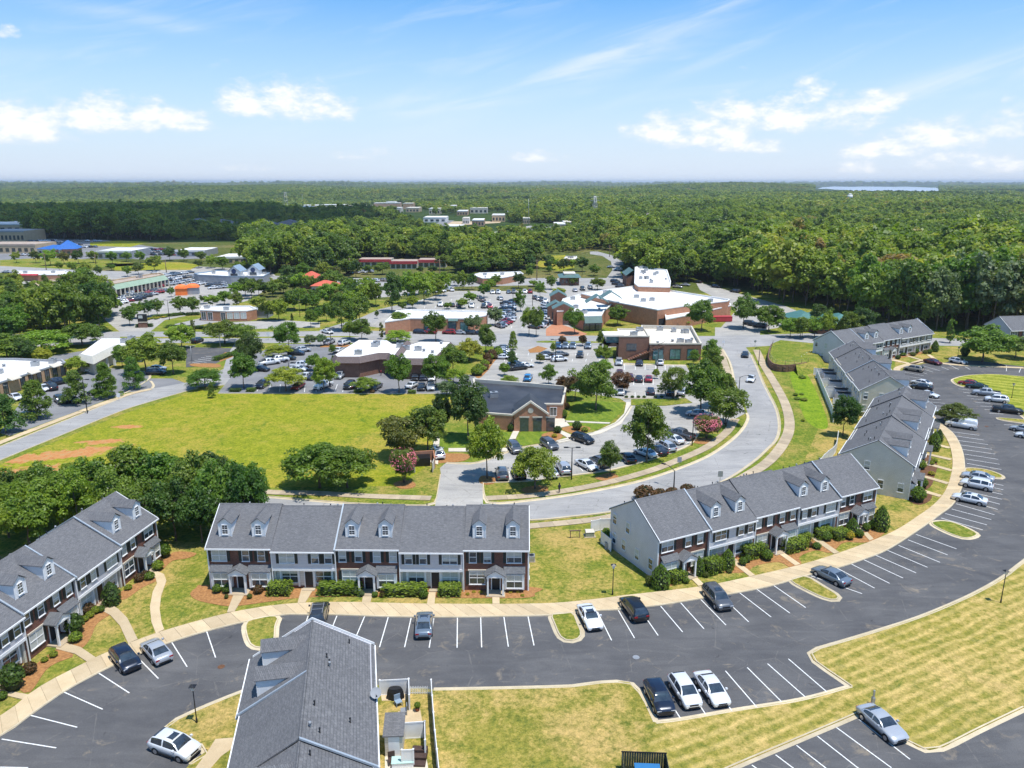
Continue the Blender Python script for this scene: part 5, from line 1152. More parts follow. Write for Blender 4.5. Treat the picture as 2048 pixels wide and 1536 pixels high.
GD=simple('dark_green_board',(.05,.065,.05),(.07,.08,.06),scale=2)
bd=MB().box(-.09,.09,-.02,.02,0,1.7).mesh('board',GD)
for i in range(18): inst('board',bd,e,(-1.75+i*.205,1.7,0))
for i in range(14): inst('board',bd,e,(1.83,1.6-i*.205,0),math.pi/2); inst('board',bd,e,(-1.83,1.6-i*.205,0),math.pi/2)
MB().box(-1.9,1.9,1.66,1.74,1.7,1.76).build('top_rail',M_DARKM,e)
MB().box(-.9,1.2,-.6,.9,.15,1.35).build('skip',simple('blue_plastic',(.03,.16,.36)),e)
q=G(1212,1102*1-0); 
# transformer box, bench/sign behind the centre row
q=G(1179,1072); e=empty('transformer_box',(q.x,q.y,0),R(5),'tan utility cabinet on the grass between two rows','utility box')
MB().box(-.6,.6,-.45,.45,0,.75).build('cabinet',simple('utility_paint',(.33,.36,.28)),e); MB().prism([(-.64,-.5,.75),(.64,-.5,.75),(.64,.5,.75),(-.64,.5,.75)],[(-.6,-.2,.9),(.6,-.2,.9),(.6,.4,.9),(-.6,.4,.9)]).build('lid',M_BEIGE,e); MB().box(-.8,.8,-.65,.65,0,.08).build('pad',M_WALK2,e)
q=G(1150,1076); e=empty('meter_frame',(q.x,q.y,0),R(5),'small brown two post frame left of the utility cabinet','frame')
MB().box(-.7,-.6,-.05,.05,0,1.1).box(.6,.7,-.05,.05,0,1.1).build('posts',M_WOOD,e); MB().box(-.8,.8,-.08,.08,1.05,1.2).build('beam',M_WOOD,e)
q=G(1745,1410); e=empty('utility_pedestal',(q.x,q.y,.1),0,'slim grey utility pedestal at the corner of the mown lawn','utility box')
MB().box(-.14,.14,-.14,.14,0,.75).build('base',M_STEEL,e); MB().box(-.07,.07,-.07,.07,.75,1.5).build('riser',M_STEEL,e)
# ---------------- shops, offices ----------------
def inset(P,d):
    """polygon moved inwards by d (corners mitred)"""
    ar=sum(P[i].x*P[(i+1)%len(P)].y-P[(i+1)%len(P)].x*P[i].y for i in range(len(P))); s=1 if ar>0 else -1; n=len(P); out=[]
    for i in range(n):
        a=(P[i]-P[i-1]); b=(P[(i+1)%n]-P[i]); a=Vector((a.x,a.y,0)).normalized(); b=Vector((b.x,b.y,0)).normalized()
        na=Vector((-a.y,a.x,0))*s; nb=Vector((-b.y,b.x,0))*s; m=na+nb; k=d/max(.35,m.length_squared/2); out.append(Vector((P[i].x,P[i].y,0))+m*k*1.)
    return out
HV=MB().box(-.9,.9,-.6,.6,.0,1.1).box(-.95,.95,-.65,.65,1.1,1.16).mesh('rooftop_unit',M_STEEL)
HV2=MB().cyl((0,0,0),(0,0,.5),.35,.35,10).cyl((0,0,.5),(0,0,.75),.5,.3,10).mesh('roof_fan',M_GREY)
HVF=MB().cyl((0,0,1.16),(0,0,1.2),.4,.4,10).mesh('fan_grille',M_DARKM)
def inside(P,x,y):
    c=False;n=len(P)
    for i in range(n):
        a,b=P[i],P[(i+1)%n]
        if (a[1]>y)!=(b[1]>y) and x<(b[0]-a[0])*(y-a[1])/(b[1]-a[1])+a[0]: c=not c
    return c
def flat(name,pts,edge,wall,roof,label,par=.55,hvac=4,cat='building',z0=0.,coping=None,skirt=None,group=None,seed=1,step=0):
    """pts: roof outline noted on the photograph; edge=(u, v top, v bottom) of one upright corner fixes the height (or a plain height)"""
    h=edge if not isinstance(edge,tuple) else hfor(G(edge[0],edge[2]),edge[1])
    P=[G(u,v,h) for u,v in pts]; c=sum(P,Vector())/len(P); c.z=0
    L=[Vector((p.x-c.x,p.y-c.y,0)) for p in P]; root=empty(name,(c.x,c.y,0),0,label,cat,group)
    I=inset(L,.35); n=len(L)
    if skirt is None:
        w=MB()
        for i in range(n):
            a,b=L[i],L[(i+1)%n]; w.face([(a.x,a.y,0),(b.x,b.y,0),(b.x,b.y,h-.25),(a.x,a.y,h-.25)])
        w.build('wall',wall,root)
        O=inset(L,-.08); cp=MB()
        for i in range(n):
            j=(i+1)%n
            cp.face([(O[i].x,O[i].y,h-.35),(O[j].x,O[j].y,h-.35),(O[j].x,O[j].y,h),(O[i].x,O[i].y,h)])
            cp.face([(O[i].x,O[i].y,h),(O[j].x,O[j].y,h),(I[j].x,I[j].y,h),(I[i].x,I[i].y,h)])
            cp.face([(I[i].x,I[i].y,h),(I[j].x,I[j].y,h),(I[j].x,I[j].y,h-par-.02),(I[i].x,I[i].y,h-par-.02)])
        cp.build('parapet',coping or M_WROOF,root); zr=h-par
        MB().poly(I,zr).build('roof',roof,root)
    else:
        sm,out,drop=skirt; O=inset(L,-out); W_=inset(L,.3-out*.5); s=MB(); w=MB()
        for i in range(n):
            j=(i+1)%n
            s.face([(O[i].x,O[i].y,h-drop),(O[j].x,O[j].y,h-drop),(L[j].x,L[j].y,h),(L[i].x,L[i].y,h)])
            s.face([(O[i].x,O[i].y,h-drop),(O[j].x,O[j].y,h-drop),(W_[j].x,W_[j].y,h-drop-.02),(W_[i].x,W_[i].y,h-drop-.02)])
            w.face([(W_[i].x,W_[i].y,0),(W_[j].x,W_[j].y,0),(W_[j].x,W_[j].y,h-drop),(W_[i].x,W_[i].y,h-drop)])
        s.build('mansard',sm,root); w.build('wall',wall,root); zr=h-.1; MB().poly(L,zr).build('roof',roof,root)
    r=random.Random(seed); k=0; tries=0
    xs=[p.x for p in L]; ys=[p.y for p in L]
    while k<hvac and tries<300:
        tries+=1; x=r.uniform(min(xs),max(xs)); y=r.uniform(min(ys),max(ys))
        if not inside([(p.x,p.y) for p in inset(L,1.6)],x,y): continue
        o=inst('rooftop_unit',HV if k%3!=2 else HV2,root,(x,y,zr),r.choice([0,.3,1.57])); k+=1
        if k%3!=0: inst('fan_grille',HVF,o)
    root['h']=h; return root,L,h
def facade(root,a,b,n,z0,z1,w,glass=None,frame=None,name='window',t0=.5,t1=None,skip=(),mull=2):
    """n openings along the wall from a to b (local), as frames with panes"""
    d=b-a; l=d.length; ang=math.atan2(d.y,d.x); ar=Vector((d.y,-d.x,0)).normalized()
    fm=MB(); y0=-.08
    fm.box(-w/2,-w/2+.09,y0,.03,z0,z1); fm.box(w/2-.09,w/2,y0,.03,z0,z1); fm.box(-w/2+.09,w/2-.09,y0,.03,z1-.09,z1); fm.box(-w/2+.09,w/2-.09,y0,.03,z0,z0+.09)
    for i in range(1,mull): x=-w/2+w*i/mull; fm.box(x-.03,x+.03,-.06,.02,z0+.09,z1-.09)
    me=fm.mesh(name,frame or M_DARKM); pm=MB(); pm.face([(-w/2+.05,-.02,z0),(w/2-.05,-.02,z0),(w/2-.05,-.02,z1),(-w/2+.05,-.02,z1)]); pme=pm.mesh('pane',glass or M_GLASS)
    for i in range(n):
        if i in skip: continue
        t=(i+.5)/n; p=a+d*t; o=inst(name,me,root,(p.x,p.y,0),ang); inst('pane',pme,o)
def awning(root,a,b,t,w,z,mat,d=1.2):
    dr=b-a; ang=math.atan2(dr.y,dr.x); p=a+dr*t
    o=MB().prism([(-w/2,-d,z-.7),(w/2,-d,z-.7),(w/2,0,z-.7),(-w/2,0,z-.7)],[(-w/2,-d+.02,z-.55),(w/2,-d+.02,z-.55),(w/2,0,z),(-w/2,0,z)]).build('awning',mat,root); o.location=(p.x,p.y,0); o.rotation_euler=(0,0,ang)
def hip(name,a,b,dep,h,rise,wall,roof,label,cat='building',ov=.6,group=None,wins=0,parent=None):
    """hipped building: a,b = front corners on the ground"""
    d=b-a; l=d.length; ang=math.atan2(d.y,d.x); e=empty(name,(a.x,a.y,0),ang,label,cat,group) 
    MB().box(0,l,0,dep,0,h).build('wall',wall,e)
    m=MB(); x0,x1,y0,y1=-ov,l+ov,-ov,dep+ov; W2=min(l,dep)/2+ov; 
    if l>=dep: r0=(x0+W2,(y0+y1)/2); r1=(x1-W2,(y0+y1)/2)
    else: r0=((x0+x1)/2,y0+W2); r1=((x0+x1)/2,y1-W2)
    A,B,C,D=(x0,y0,h),(x1,y0,h),(x1,y1,h),(x0,y1,h); E_=(*r0,h+rise); F_=(*r1,h+rise)
    if l>=dep: m.face([A,B,F_,E_]); m.face([B,C,F_]); m.face([C,D,E_,F_]); m.face([D,A,E_])
    else: m.face([A,B,E_]); m.face([B,C,F_,E_]); m.face([C,D,F_]); m.face([D,A,E_,F_])
    m.face([(x0,y0,h-.02),(x0,y1,h-.02),(x1,y1,h-.02),(x1,y0,h-.02)]); m.build('roof',roof,e)
    if wins: facade(e,Vector((0,0,0)),Vector((l,0,0)),wins,1.,min(2.8,h-.5),min(2.,l/wins*.6))
    return e
# 1 brick bank with dark roof and gabled entrance
rt,L,h=flat('bank_branch',[(946,757),(1055,765),(1133,772),(1125.6,807),(1088,807),(1026,829),(958,824)],(1125,807,838),M_BRICK2,M_DROOF,'small brick bank with dark flat roof and a pale trimmed entrance gable',hvac=1,coping=M_BEIGE,seed=3,par=.8)
a,b=L[4],L[3]; facade(rt,a,b,1,.7,2.6,1.5,frame=M_WHITE); MB_=MB()
A=G(1027,814+18,h*0); 
ga,gb=L[5],L[4]; d=(gb-ga); ang=0.
gx0=L[5].x+.2; gx1=L[4].x+.3; gy=L[5].y-.6
gm=MB(); gm.prism([(gx0,gy,0),(gx1,gy,0),(gx1,gy,h+.1),((gx0+gx1)/2,gy,h+2.6),(gx0,gy,h+.1)],[(gx0,gy+6,0),(gx1,gy+6,0),(gx1,gy+6,h+.1),((gx0+gx1)/2,gy+6,h+2.6),(gx0,gy+6,h+.1)]); gm.build('entrance_gable',M_BRICK2,rt)
mm=(gx0+gx1)/2; cp=MB()
for s,xa in((-1,gx0-.3),(1,gx1+.3)): cp.prism([(xa,gy-.25,h+.0),(mm,gy-.25,h+2.6),(mm,gy+.4,h+2.6),(xa,gy+.4,h+.0)],[(xa,gy-.25,h+.4),(mm,gy-.25,h+3.0),(mm,gy+.4,h+3.0),(xa,gy+.4,h+.4)])
cp.build('gable_coping',M_BEIGE,rt); gable_roof(gx0-.1,gx1+.1,gy+.4,gy+7,h+.05,h+2.62,.1).build('gable_roof',M_DROOF,rt); MB().cyl((mm,gy-.06,h+1.0),(mm,gy+.02,h+1.0),.55,.55,20).build('round_emblem',M_BEIGE,rt)
for i in range(3): 
    x=gx0+1.2+i*2.6; MB().box(x,x+1.7,gy-.05,gy+.02,.1,2.9).build('door_opening',M_GLASS,rt); MB().box(x-.15,x+1.85,gy-.12,gy-.05,2.9,3.2).build('arch_lintel',M_BEIGE,rt)
# 2 office with mansard
flat('office_building',[(670,708.6),(675,713),(718,713),(756.5,705.5),(778,705.5),(792,716),(867,716.7),(901,683.7),(840,682.7),(820,689),(784.4,687),(774,680),(718,679)],5.4,M_BRICK3,M_WROOF,'low office with angular white roof and brown shingle skirt beyond the field',skirt=(M_ROOFB,1.1,1.5),hvac=9,seed=5)
ob=bpy.data.objects['office_building']
def band(root,P0,P1,n,**k):
    c=root.location; facade(root,Vector((P0.x-c.x,P0.y-c.y,0)),Vector((P1.x-c.x,P1.y-c.y,0)),n,**k)
band(ob,G(684,736.5),G(722,737),4,z0=.9,z1=2.5,w=2.,frame=M_WHITE,glass=M_BLIND); band(ob,G(800,742),G(866,742),5,z0=.7,z1=2.6,w=2.2,frame=M_WHITE)
q=G(792,716,5.5); p=G(815,686,5.5); dd=p-q; m=MB().box(0,dd.length,-1.,1.,0,.1).prism([(0,-1.,.1),(dd.length,-1.,.1),(dd.length,1.,.1),(0,1.,.1)],[(0,-.1,.9),(dd.length,-.1,.9),(dd.length,.1,.9),(0,.1,.9)]); o=m.build('roof_ridge',M_ROOFB,ob); o.location=(q.x-ob.location.x,q.y-ob.location.y,5.4); o.rotation_euler=(0,0,math.atan2(dd.y,dd.x))
MB().box(-.12,.12,-.12,.12,0,3.9).build('column',M_WHITE,ob).location=(G(766,738).x-ob.location.x,G(766,738).y-ob.location.y,0)
# 3 brick shops with white roof
rt,L,h=flat('shop_building',[(793,620.5),(824,618),(975,622),(972,630),(940,636.5),(820,636),(770,643)],(940,636,662.5),M_BRICK2,M_WROOF,'orange brick shop block with long white roof beside the main street',hvac=3,seed=7)
facade(rt,L[5],L[4],5,.2,3.2,2.6,glass=M_TGLASS,skip=(0,2)); 
for t in(.33,.72): awning(rt,L[5],L[4],t,3.2,4.3,M_GREENM)
# 4 supermarket
rt,L,h=flat('supermarket',[(1162,586),(1277,570),(1459.6,598),(1455,601.5),(1370,611),(1315,619),(1228,603)],(1460,598,632),M_BRICK2,M_WROOF,'huge supermarket hall with brick walls and vast white roof',hvac=7,seed=9,par=.6)
facade(rt,L[5],L[4],3,.2,3.,3.); MB().box(-2,2,-.2,.2,0,3.6).build('loading_door',M_GREY,rt).location=(L[3].x-6,L[3].y-.2,0)
rt,L,h=flat('supermarket_wing',[(1126,597),(1160,588),(1226,606),(1208,621),(1203,631),(1168,632),(1140,620),(1114,622)],(1203,631,661),M_BRICK2,M_WROOF,'brick entrance wing of the supermarket with green metal canopies',hvac=8,seed=4)
a,b=L[5],L[4]; dr=b-a; l=dr.length; ang=math.atan2(dr.y,dr.x)
o=MB().prism([(0,-1.6,h-2.2),(l,-1.6,h-2.2),(l,0,h-2.2),(0,0,h-2.2)],[(0,-.3,h-.2),(l,-.3,h-.2),(l,0,h-.2),(0,0,h-.2)]).build('green_canopy',M_GREENM,rt); o.location=(a.x,a.y,0); o.rotation_euler=(0,0,ang)
facade(rt,L[5],L[4],3,.1,2.6,2.4)
for (u,v,w,dp,hh,zz) in ((1112,640,6,5,6.2,0),(1127,650,7,5,7.2,0),(1117,618,6,6,6.5,0)):
    q=G(u,v); c=rt.location; x,y=q.x-c.x,q.y-c.y
    MB().prism([(x-w/2,y,0),(x+w/2,y,0),(x+w/2,y,hh-1.6),(x,y,hh),(x-w/2,y,hh-1.6)],[(x-w/2,y+dp,0),(x+w/2,y+dp,0),(x+w/2,y+dp,hh-1.6),(x,y+dp,hh),(x-w/2,y+dp,hh-1.6)]).build('entrance_gable',M_BRICK3,rt)
    gable_roof(x-w/2-.4,x+w/2+.4,y+.4,y+dp+2,hh-1.8,hh+.1,.12).build('gable_roof',M_GREENM,rt)
    MB().box(x-w/4,x+w/4,y-.05,y,0,2.8).build('doorway',M_GLASS,rt)
for (u,v) in ((1195,603),(1222,595)):
    q=G(u,v,8); c=rt.location; x,y=q.x-c.x,q.y-c.y; gable_roof(x-4,x+4,y-1,y+5,7.5,10.,.15).build('green_gable',M_GREENM,rt)
flat('supermarket_annex',[(1330,626),(1378,613),(1460,606),(1462,610),(1385,628),(1332,638)],4.2,M_BRICK2,M_WROOF,'low brick annex running along the foot of the supermarket wall',hvac=3,seed=9,par=.4)
# 5 white roofed shop behind
rt,L,h=flat('store',[(1270,534),(1282,530.5),(1303.5,535.5),(1334,539),(1341.5,562),(1340,573.6),(1277,572),(1269,566)],8.,M_BRICK2,M_WROOF,'white roofed store crowded with rooftop units behind the supermarket',hvac=14,seed=12)
q=G(1262,570); MB().box(-3,3,-5,8,0,5.).build('side_wing',M_BRICK3,rt).location=(q.x-rt.location.x,q.y-rt.location.y,0); o=gable_roof(-3.4,3.4,-5.4,8.4,5.,7.6,.15).build('green_gable',M_GREENM,rt); o.location=(q.x-rt.location.x,q.y-rt.location.y,0)
# 6 two storey bank
eL=hfor(G(1238,719),671.5); eR=hfor(G(1303,721),686.5)
rt,L,h=flat('two_storey_bank',[(1283,650),(1383.5,651.6),(1403.4,686.5),(1299.6,686.5),(1297,668),(1283,660)],eR,M_BRICK3,M_CROOF,'modern brick bank with cream roof, stair and arched corner tower',hvac=9,seed=2,coping=M_BEIGE,par=1.1)
facade(rt,L[3],L[2],3,.3,3.3,3.0,glass=M_TGLASS)
r2,L2,h2=flat('tower_wing',[(1234.9,657),(1290,657),(1299,671.5),(1238,671.5)],eL,M_BRICK3,M_CROOF,'x',hvac=3,seed=6,coping=M_BEIGE,par=.4)
for k in('label','category'): del r2[k]
r2.parent=rt; r2.location=r2.location-rt.location
a,b=L2[3],L2[2]; dr=b-a
o=MB().box(2.2,5.,-.06,0,h2-4.2,h2-2.2).build('dark_window',M_GLASS,r2); o.location=(a.x,a.y,0); o.rotation_euler=(0,0,math.atan2(dr.y,dr.x))
st=MB()
for i in range(16): st.box(2.6+i*.62,3.25+i*.62,-1.5,-.05,i*.27,i*.27+.3)
o=st.build('stair',M_BRICK3,r2); o.location=(a.x,a.y,0)
o=MB().prism([(2.4,-1.6,1.0),(12.6,-1.6,5.4),(12.6,-1.6,5.5),(2.4,-1.6,1.1)],[(2.4,-1.5,1.0),(12.6,-1.5,5.4),(12.6,-1.5,5.5),(2.4,-1.5,1.1)]).build('hand_rail',M_DARKM,r2); o.location=(a.x,a.y,0)
q=G(1226,718); c=rt.location; tw=MB(); w=4.4
tw.box(-w/2,w/2,0,5,4.6,h2-3.2)
for x0,x1 in((-w/2,-w/2+.7),(w/2-.7,w/2)): tw.box(x0,x1,0,5,0,4.6)
for i in range(8):
    a0=math.pi*i/8; a1=math.pi*(i+1)/8; r_=w/2-.7
    tw.prism([(math.cos(a0)*r_,0,3.1+math.sin(a0)*1.5),(math.cos(a0)*r_,0,4.61),(math.cos(a1)*r_,0,4.61),(math.cos(a1)*r_,0,3.1+math.sin(a1)*1.5)],[(math.cos(a0)*r_,5,3.1+math.sin(a0)*1.5),(math.cos(a0)*r_,5,4.61),(math.cos(a1)*r_,5,4.61),(math.cos(a1)*r_,5,3.1+math.sin(a1)*1.5)])
o=tw.build('arched_tower',M_BRICK3,rt); o.location=(q.x-c.x,q.y-c.y,0)
o=MB().box(-w/2+.15,w/2-.15,.15,4.85,h2-3.2,h2-.3).build('tower_glazing',M_TGLASS,rt); o.location=(q.x-c.x,q.y-c.y,0)
o=MB().box(-w/2-.5,w/2+.5,-.6,5.5,h2-.3,h2+.1).build('tower_roof',M_CROOF,rt); o.location=(q.x-c.x,q.y-c.y,0)
# 7 brick restaurant
rt,L,h=flat('brick_restaurant',[(404,612),(500,611),(513,617),(493,621),(452,621.5),(400,619.5)],(400,619.5,641),M_BRICK2,M_WROOF,'brick restaurant with stepped white parapet and white framed windows',hvac=2,seed=8)
facade(rt,L[5],L[4],4,.3,3.2,1.9,frame=M_WHITE,skip=(2,)); facade(rt,L[4],L[3],3,1.,3.2,2.,frame=M_WHITE,glass=M_BLIND)
q=G(515,633); MB().box(-5,5,-3,3,0,2.8).box(-5.4,5.4,-3.4,3.4,2.8,3.1).build('side_canopy',M_GREY,rt).location=(q.x-rt.location.x,q.y-rt.location.y,0)
# 8 left foreground shops
rt,L,h=flat('beige_shop',[(160,707),(203,676),(284,676),(276,690),(228,690),(184,712)],4.7,M_BEIGE,M_WROOF,'beige shop with ribbed metal skirt roof and white columns behind trees',skirt=(M_BEIGE2,1.3,1.6),hvac=2,seed=5)
facade(rt,L[5],L[4],5,.2,2.4,2.); facade(rt,L[0],L[5],1,.2,2.4,2.)
for u,v in((188,741),(202,738),(216,735),(230,731)): q=G(u,v); MB().box(-.25,.25,-.25,.25,0,3.6).build('column',M_WHITE,rt).location=(q.x-rt.location.x,q.y-rt.location.y,0)
rt,L,h=flat('brick_shop_row',[(-90,716),(30,716),(100,719),(124,718),(131,724),(84,738),(0,764),(-90,794)],(131,724,750),M_BRICK4,M_WROOF,'tan brick shop row cut by the left edge with curved white awnings',hvac=4,seed=6,coping=M_GREY)
facade(rt,L[5],L[4],3,.3,2.9,1.5); facade(rt,L[6],L[5],5,.3,2.9,1.5,skip=(1,)); facade(rt,L[7],L[6],5,.3,2.9,1.5)
for A_,B_,t in((L[5],L[4],.5),(L[6],L[5],.75),(L[6],L[5],.28)): awning(rt,A_,B_,t,3.,3.9,M_BEIGE)
# 9 blue roofed restaurant
a=G(76,510);b=G(122,512); hip('blue_roof_restaurant',a,b,14,4.2,2.4,M_BEIGE,M_BLUEM,'left wing of the restaurant under a bright blue metal roof',wins=4)
a=G(112,512);b=G(154,511); hip('blue_roof_restaurant',a,b,16,4.4,5.4,M_BRICK2,M_BLUEM,'tall blue pyramid roofed restaurant in cloud shadow',wins=4)
# 10 red awning restaurant and strip mall
rt,L,h=flat('red_awning_restaurant',[(27,549),(32,541),(130,540.5),(146,549),(78,549)],(27,549,562),M_BRICK2,M_WROOF,'brick restaurant with a row of red awnings at far left',hvac=3,seed=3)
for t in(.12,.36,.6,.84): awning(rt,L[0],L[4],t,3.4,3.6,M_REDP,1.6)
rt,L,h=flat('strip_mall',[(70,566),(108,557.5),(228,559),(318,544.5),(328,548.5),(222,568),(205,574),(92,582)],5.6,M_BRICK3,M_TROOF,'long tan roofed strip mall ending in a green metal arcade',hvac=6,seed=2,coping=M_TANW)
facade(rt,L[5],L[4],16,.3,3.,3.); a,b=L[5],L[4]; dr=b-a; l=dr.length
o=MB().prism([(0,-2.2,3.2),(l,-2.2,3.2),(l,0,3.2),(0,0,3.2)],[(0,-.2,5.2),(l,-.2,5.2),(l,0,5.2),(0,0,5.2)]).build('arcade_roof',simple('sage_metal_roof',(.30,.40,.30),scale=.5),rt); o.location=(a.x,a.y,0); o.rotation_euler=(0,0,math.atan2(dr.y,dr.x))
for i in range(14):
    p=a+dr*(i/13); q_=Vector((dr.y,-dr.x,0)).normalized()*2.; MB().box(-.25,.25,-.25,.25,0,3.2).build('column',M_BEIGE,rt).location=(p.x+q_.x,p.y+q_.y,0)
# 11 grey store with blue gables
rt,L,h=flat('grey_store',[(388,546),(435,540),(500,542),(540,545),(527,552),(461,552),(396,549)],(396,549,567),M_GREY,M_WROOF,'large grey store with two pale blue entrance gables',hvac=4,seed=3,coping=M_GREYB)
for u,v in((470,570),(508,567)):
    q=G(u,v); c=rt.location; x,y=q.x-c.x,q.y-c.y; w=5.5
    MB().prism([(x-w/2,y,0),(x+w/2,y,0),(x+w/2,y,6.5),(x,y,8.8),(x-w/2,y,6.5)],[(x-w/2,y+5,0),(x+w/2,y+5,0),(x+w/2,y+5,6.5),(x,y+5,8.8),(x-w/2,y+5,6.5)]).build('entrance_gable',M_WROOF,rt)
    gable_roof(x-w/2-.5,x+w/2+.5,y-.3,y+9,6.3,9.,.15).build('gable_roof',M_GREYB,rt)
    MB().box(x-1.7,x+1.7,y-.06,y,0,5.5).build('entrance',M_GLASS,rt); MB().cyl((x,y-.12,6.6),(x,y-.05,6.6),1.15,1.15,16).build('round_sign',simple('navy_sign',(.03,.05,.12)),rt)
# 12 orange tents
for u,v,w,lb in((364,590,2.3,'left orange canopy in the plaza car park'),(386,588,2.6,'right orange domed canopy in the plaza car park')):
    q=G(u,v); e=empty('orange_canopy',(q.x,q.y,0),.2,lb,'canopy'); MB().box(-w,w,-w*.7,w*.7,0,3.).build('wall',M_GREY if u>370 else M_ORANGE,e)
    b_=[(-w-.3,-w*.7-.3,3.),(w+.3,-w*.7-.3,3.),(w+.3,w*.7+.3,3.),(-w-.3,w*.7+.3,3.)]; t_=[(x*.35,y*.35,4.6) for x,y,z in b_]; MB().prism(b_,[(x*.8,y*.8,4.) for x,y,z in b_],cap=False).prism([(x*.8,y*.8,4.) for x,y,z in b_],t_).build('roof',M_ORANGE,e)
# 13 red hip roofs
a=G(601,578);b=G(628,579); hip('red_roof_restaurant',a,b,9,5.,2.8,M_BRICK3,M_REDT,'square tower wing with red hipped roof among trees',wins=0)
a=G(624,590);b=G(671,590); hip('red_roof_restaurant',a,b,9,4.,2.,M_BEIGE,M_REDT,'low restaurant wing with long red roof right of the red tower',wins=6)
# 14 red trimmed
for (u0,u1,v,lb) in((716,781,534,'leftmost red fronted block below the tree belt'),(781,834,538,'middle red fronted block below the tree belt'),(836,892,535,'rightmost red fronted block below the tree belt')):
    a=G(u0,v);b=G(u1,v); e=empty('red_front_block',(a.x,a.y,0),0,lb,'building','red fronted blocks below the tree belt'); l=b.x-a.x
    MB().box(0,l,0,14,0,4.).build('wall',M_BEIGE,e); MB().box(-.4,l+.4,-.5,.0,2.9,4.5).build('red_fascia',M_REDP,e); MB().box(0,l,.0,14,4.,4.2).build('roof',M_TROOF,e); facade(e,Vector((0,0,0)),Vector((l,0,0)),5,.4,2.6,l/7)
# 15, 16, 17
flat('white_roof_shop',[(945,549),(960,545),(1040,542.5),(1047,547),(1005,555),(965,556)],(1005,555,569),M_BRICK2,M_WROOF,'brick shop with white roof near the highway poles',hvac=3,seed=3)
flat('red_cube_shop',[(1128,516.5),(1132,512),(1153.6,512),(1154,515.5),(1147,519)],(1147,519,530),M_REDP,M_CROOF,'small red box shop on the grassy rise',hvac=2,seed=3)
a=G(1122,571);b=G(1158,571); hip('green_roof_restaurant',a,b,13,3.8,1.6,M_BRICK3,M_GREENM,'fast food restaurant with dark green roof and striped top',wins=5,ov=1.)
e=bpy.data.objects['green_roof_restaurant']; MB().box(1.5,(b-a).length-1.5,2.5,10.5,5.0,5.5).build('flat_top',M_CROOF,e)
# 18 teal roofs in the wood's edge
for u0,u1,v,dp,hh,lb in((1592,1640,664,12,4.4,'teal roofed house at the wood edge, left part'),(1636,1668,668,14,4.2,'teal gabled middle part of the lodge at the wood edge'),(1664,1712,664,10,3.6,'low teal roofed wing right of the lodge')):
    a=G(u0,v);b=G(u1,v); hip('teal_roof_house',a,b,dp,hh*.85,2.4,M_BRICK3,M_TEALM,lb,wins=3,ov=1.)
# 19 far buildings
def farb(name,u0,u1,vt,vb,dep,wall,roof,label,kind='flat',n=0,z=0.):
    a=G(u0,vb);b=G(u1,vb); h=hfor(a,vt)
    if kind=='hip': return hip(name,a,b,dep,h*.62,h*.38,wall,roof,label,wins=n)
    e=empty(name,(a.x,a.y,hills(a.x,a.y)),0,label,'building'); l=b.x-a.x
    MB().box(0,l,0,dep,-2,h).build('wall',wall,e); MB().box(.3,l-.3,.3,dep-.3,h,h+.12).build('roof',roof,e)
    MB().box(-.2,l+.2,-.2,.0,h-.9,h+.3).build('cornice',roof,e)
    if n: facade(e,Vector((0,-.02,0)),Vector((l,-.02,0)),n,h*.2,h*.6,l/n*.55)
    return e
F_=farb
F_('warehouse',-60,58,448,466,60,M_TANW,M_WROOF,'long white roofed store at the far left edge',n=8)
F_('office_block',-30,50,462,484,30,M_TANW,M_GREY,'two storey block with rows of dark arches at far left',n=10)
F_('retail_block',-40,72,489,507,26,M_TANW,M_TROOF,'tan shop block below the dark arched block',n=9)
F_('grey_shop',195,264,502,518,26,M_GREY,M_WROOF,'grey shop with bright white roof in cloud shadow',n=5)
F_('grey_shop',352,410,501,513,24,M_GREY,M_WROOF,'grey shop by the dark woods left of centre',n=4)
F_('tan_shop',432,492,514,527,22,M_TANW,M_WROOF,'tan shop left of the orange fronted one',n=5)
F_('orange_shop',488,527,512,527,22,simple('orange_wall',(.62,.33,.12)),M_TROOF,'shop with an orange wall below the lit woods',n=4)
for u0,u1,vt,vb,lb in((369,402,438,460,'grey apartment roof nearest the dark woods'),(404,462,439,462,'wide grey apartment roof in the woods'),(496,540,441,463,'grey apartment roof above the bright trees'),(545,600,440,464,'pointed grey apartment roof above the bright trees')): F_('apartment_block',u0,u1,vt,vb,30,M_BEIGE,simple('slate_roof',(.14,.14,.155)),lb,'hip')
for u0,u1,vt,vb,lb in((1224,1280,425,450,'tan roofed apartment block in the middle woods'),(1286,1312,427,448,'smaller tan roofed apartment block to its right')): F_('apartment_block',u0,u1,vt,vb,26,M_BEIGE,M_ROOFT,lb,'hip',5)
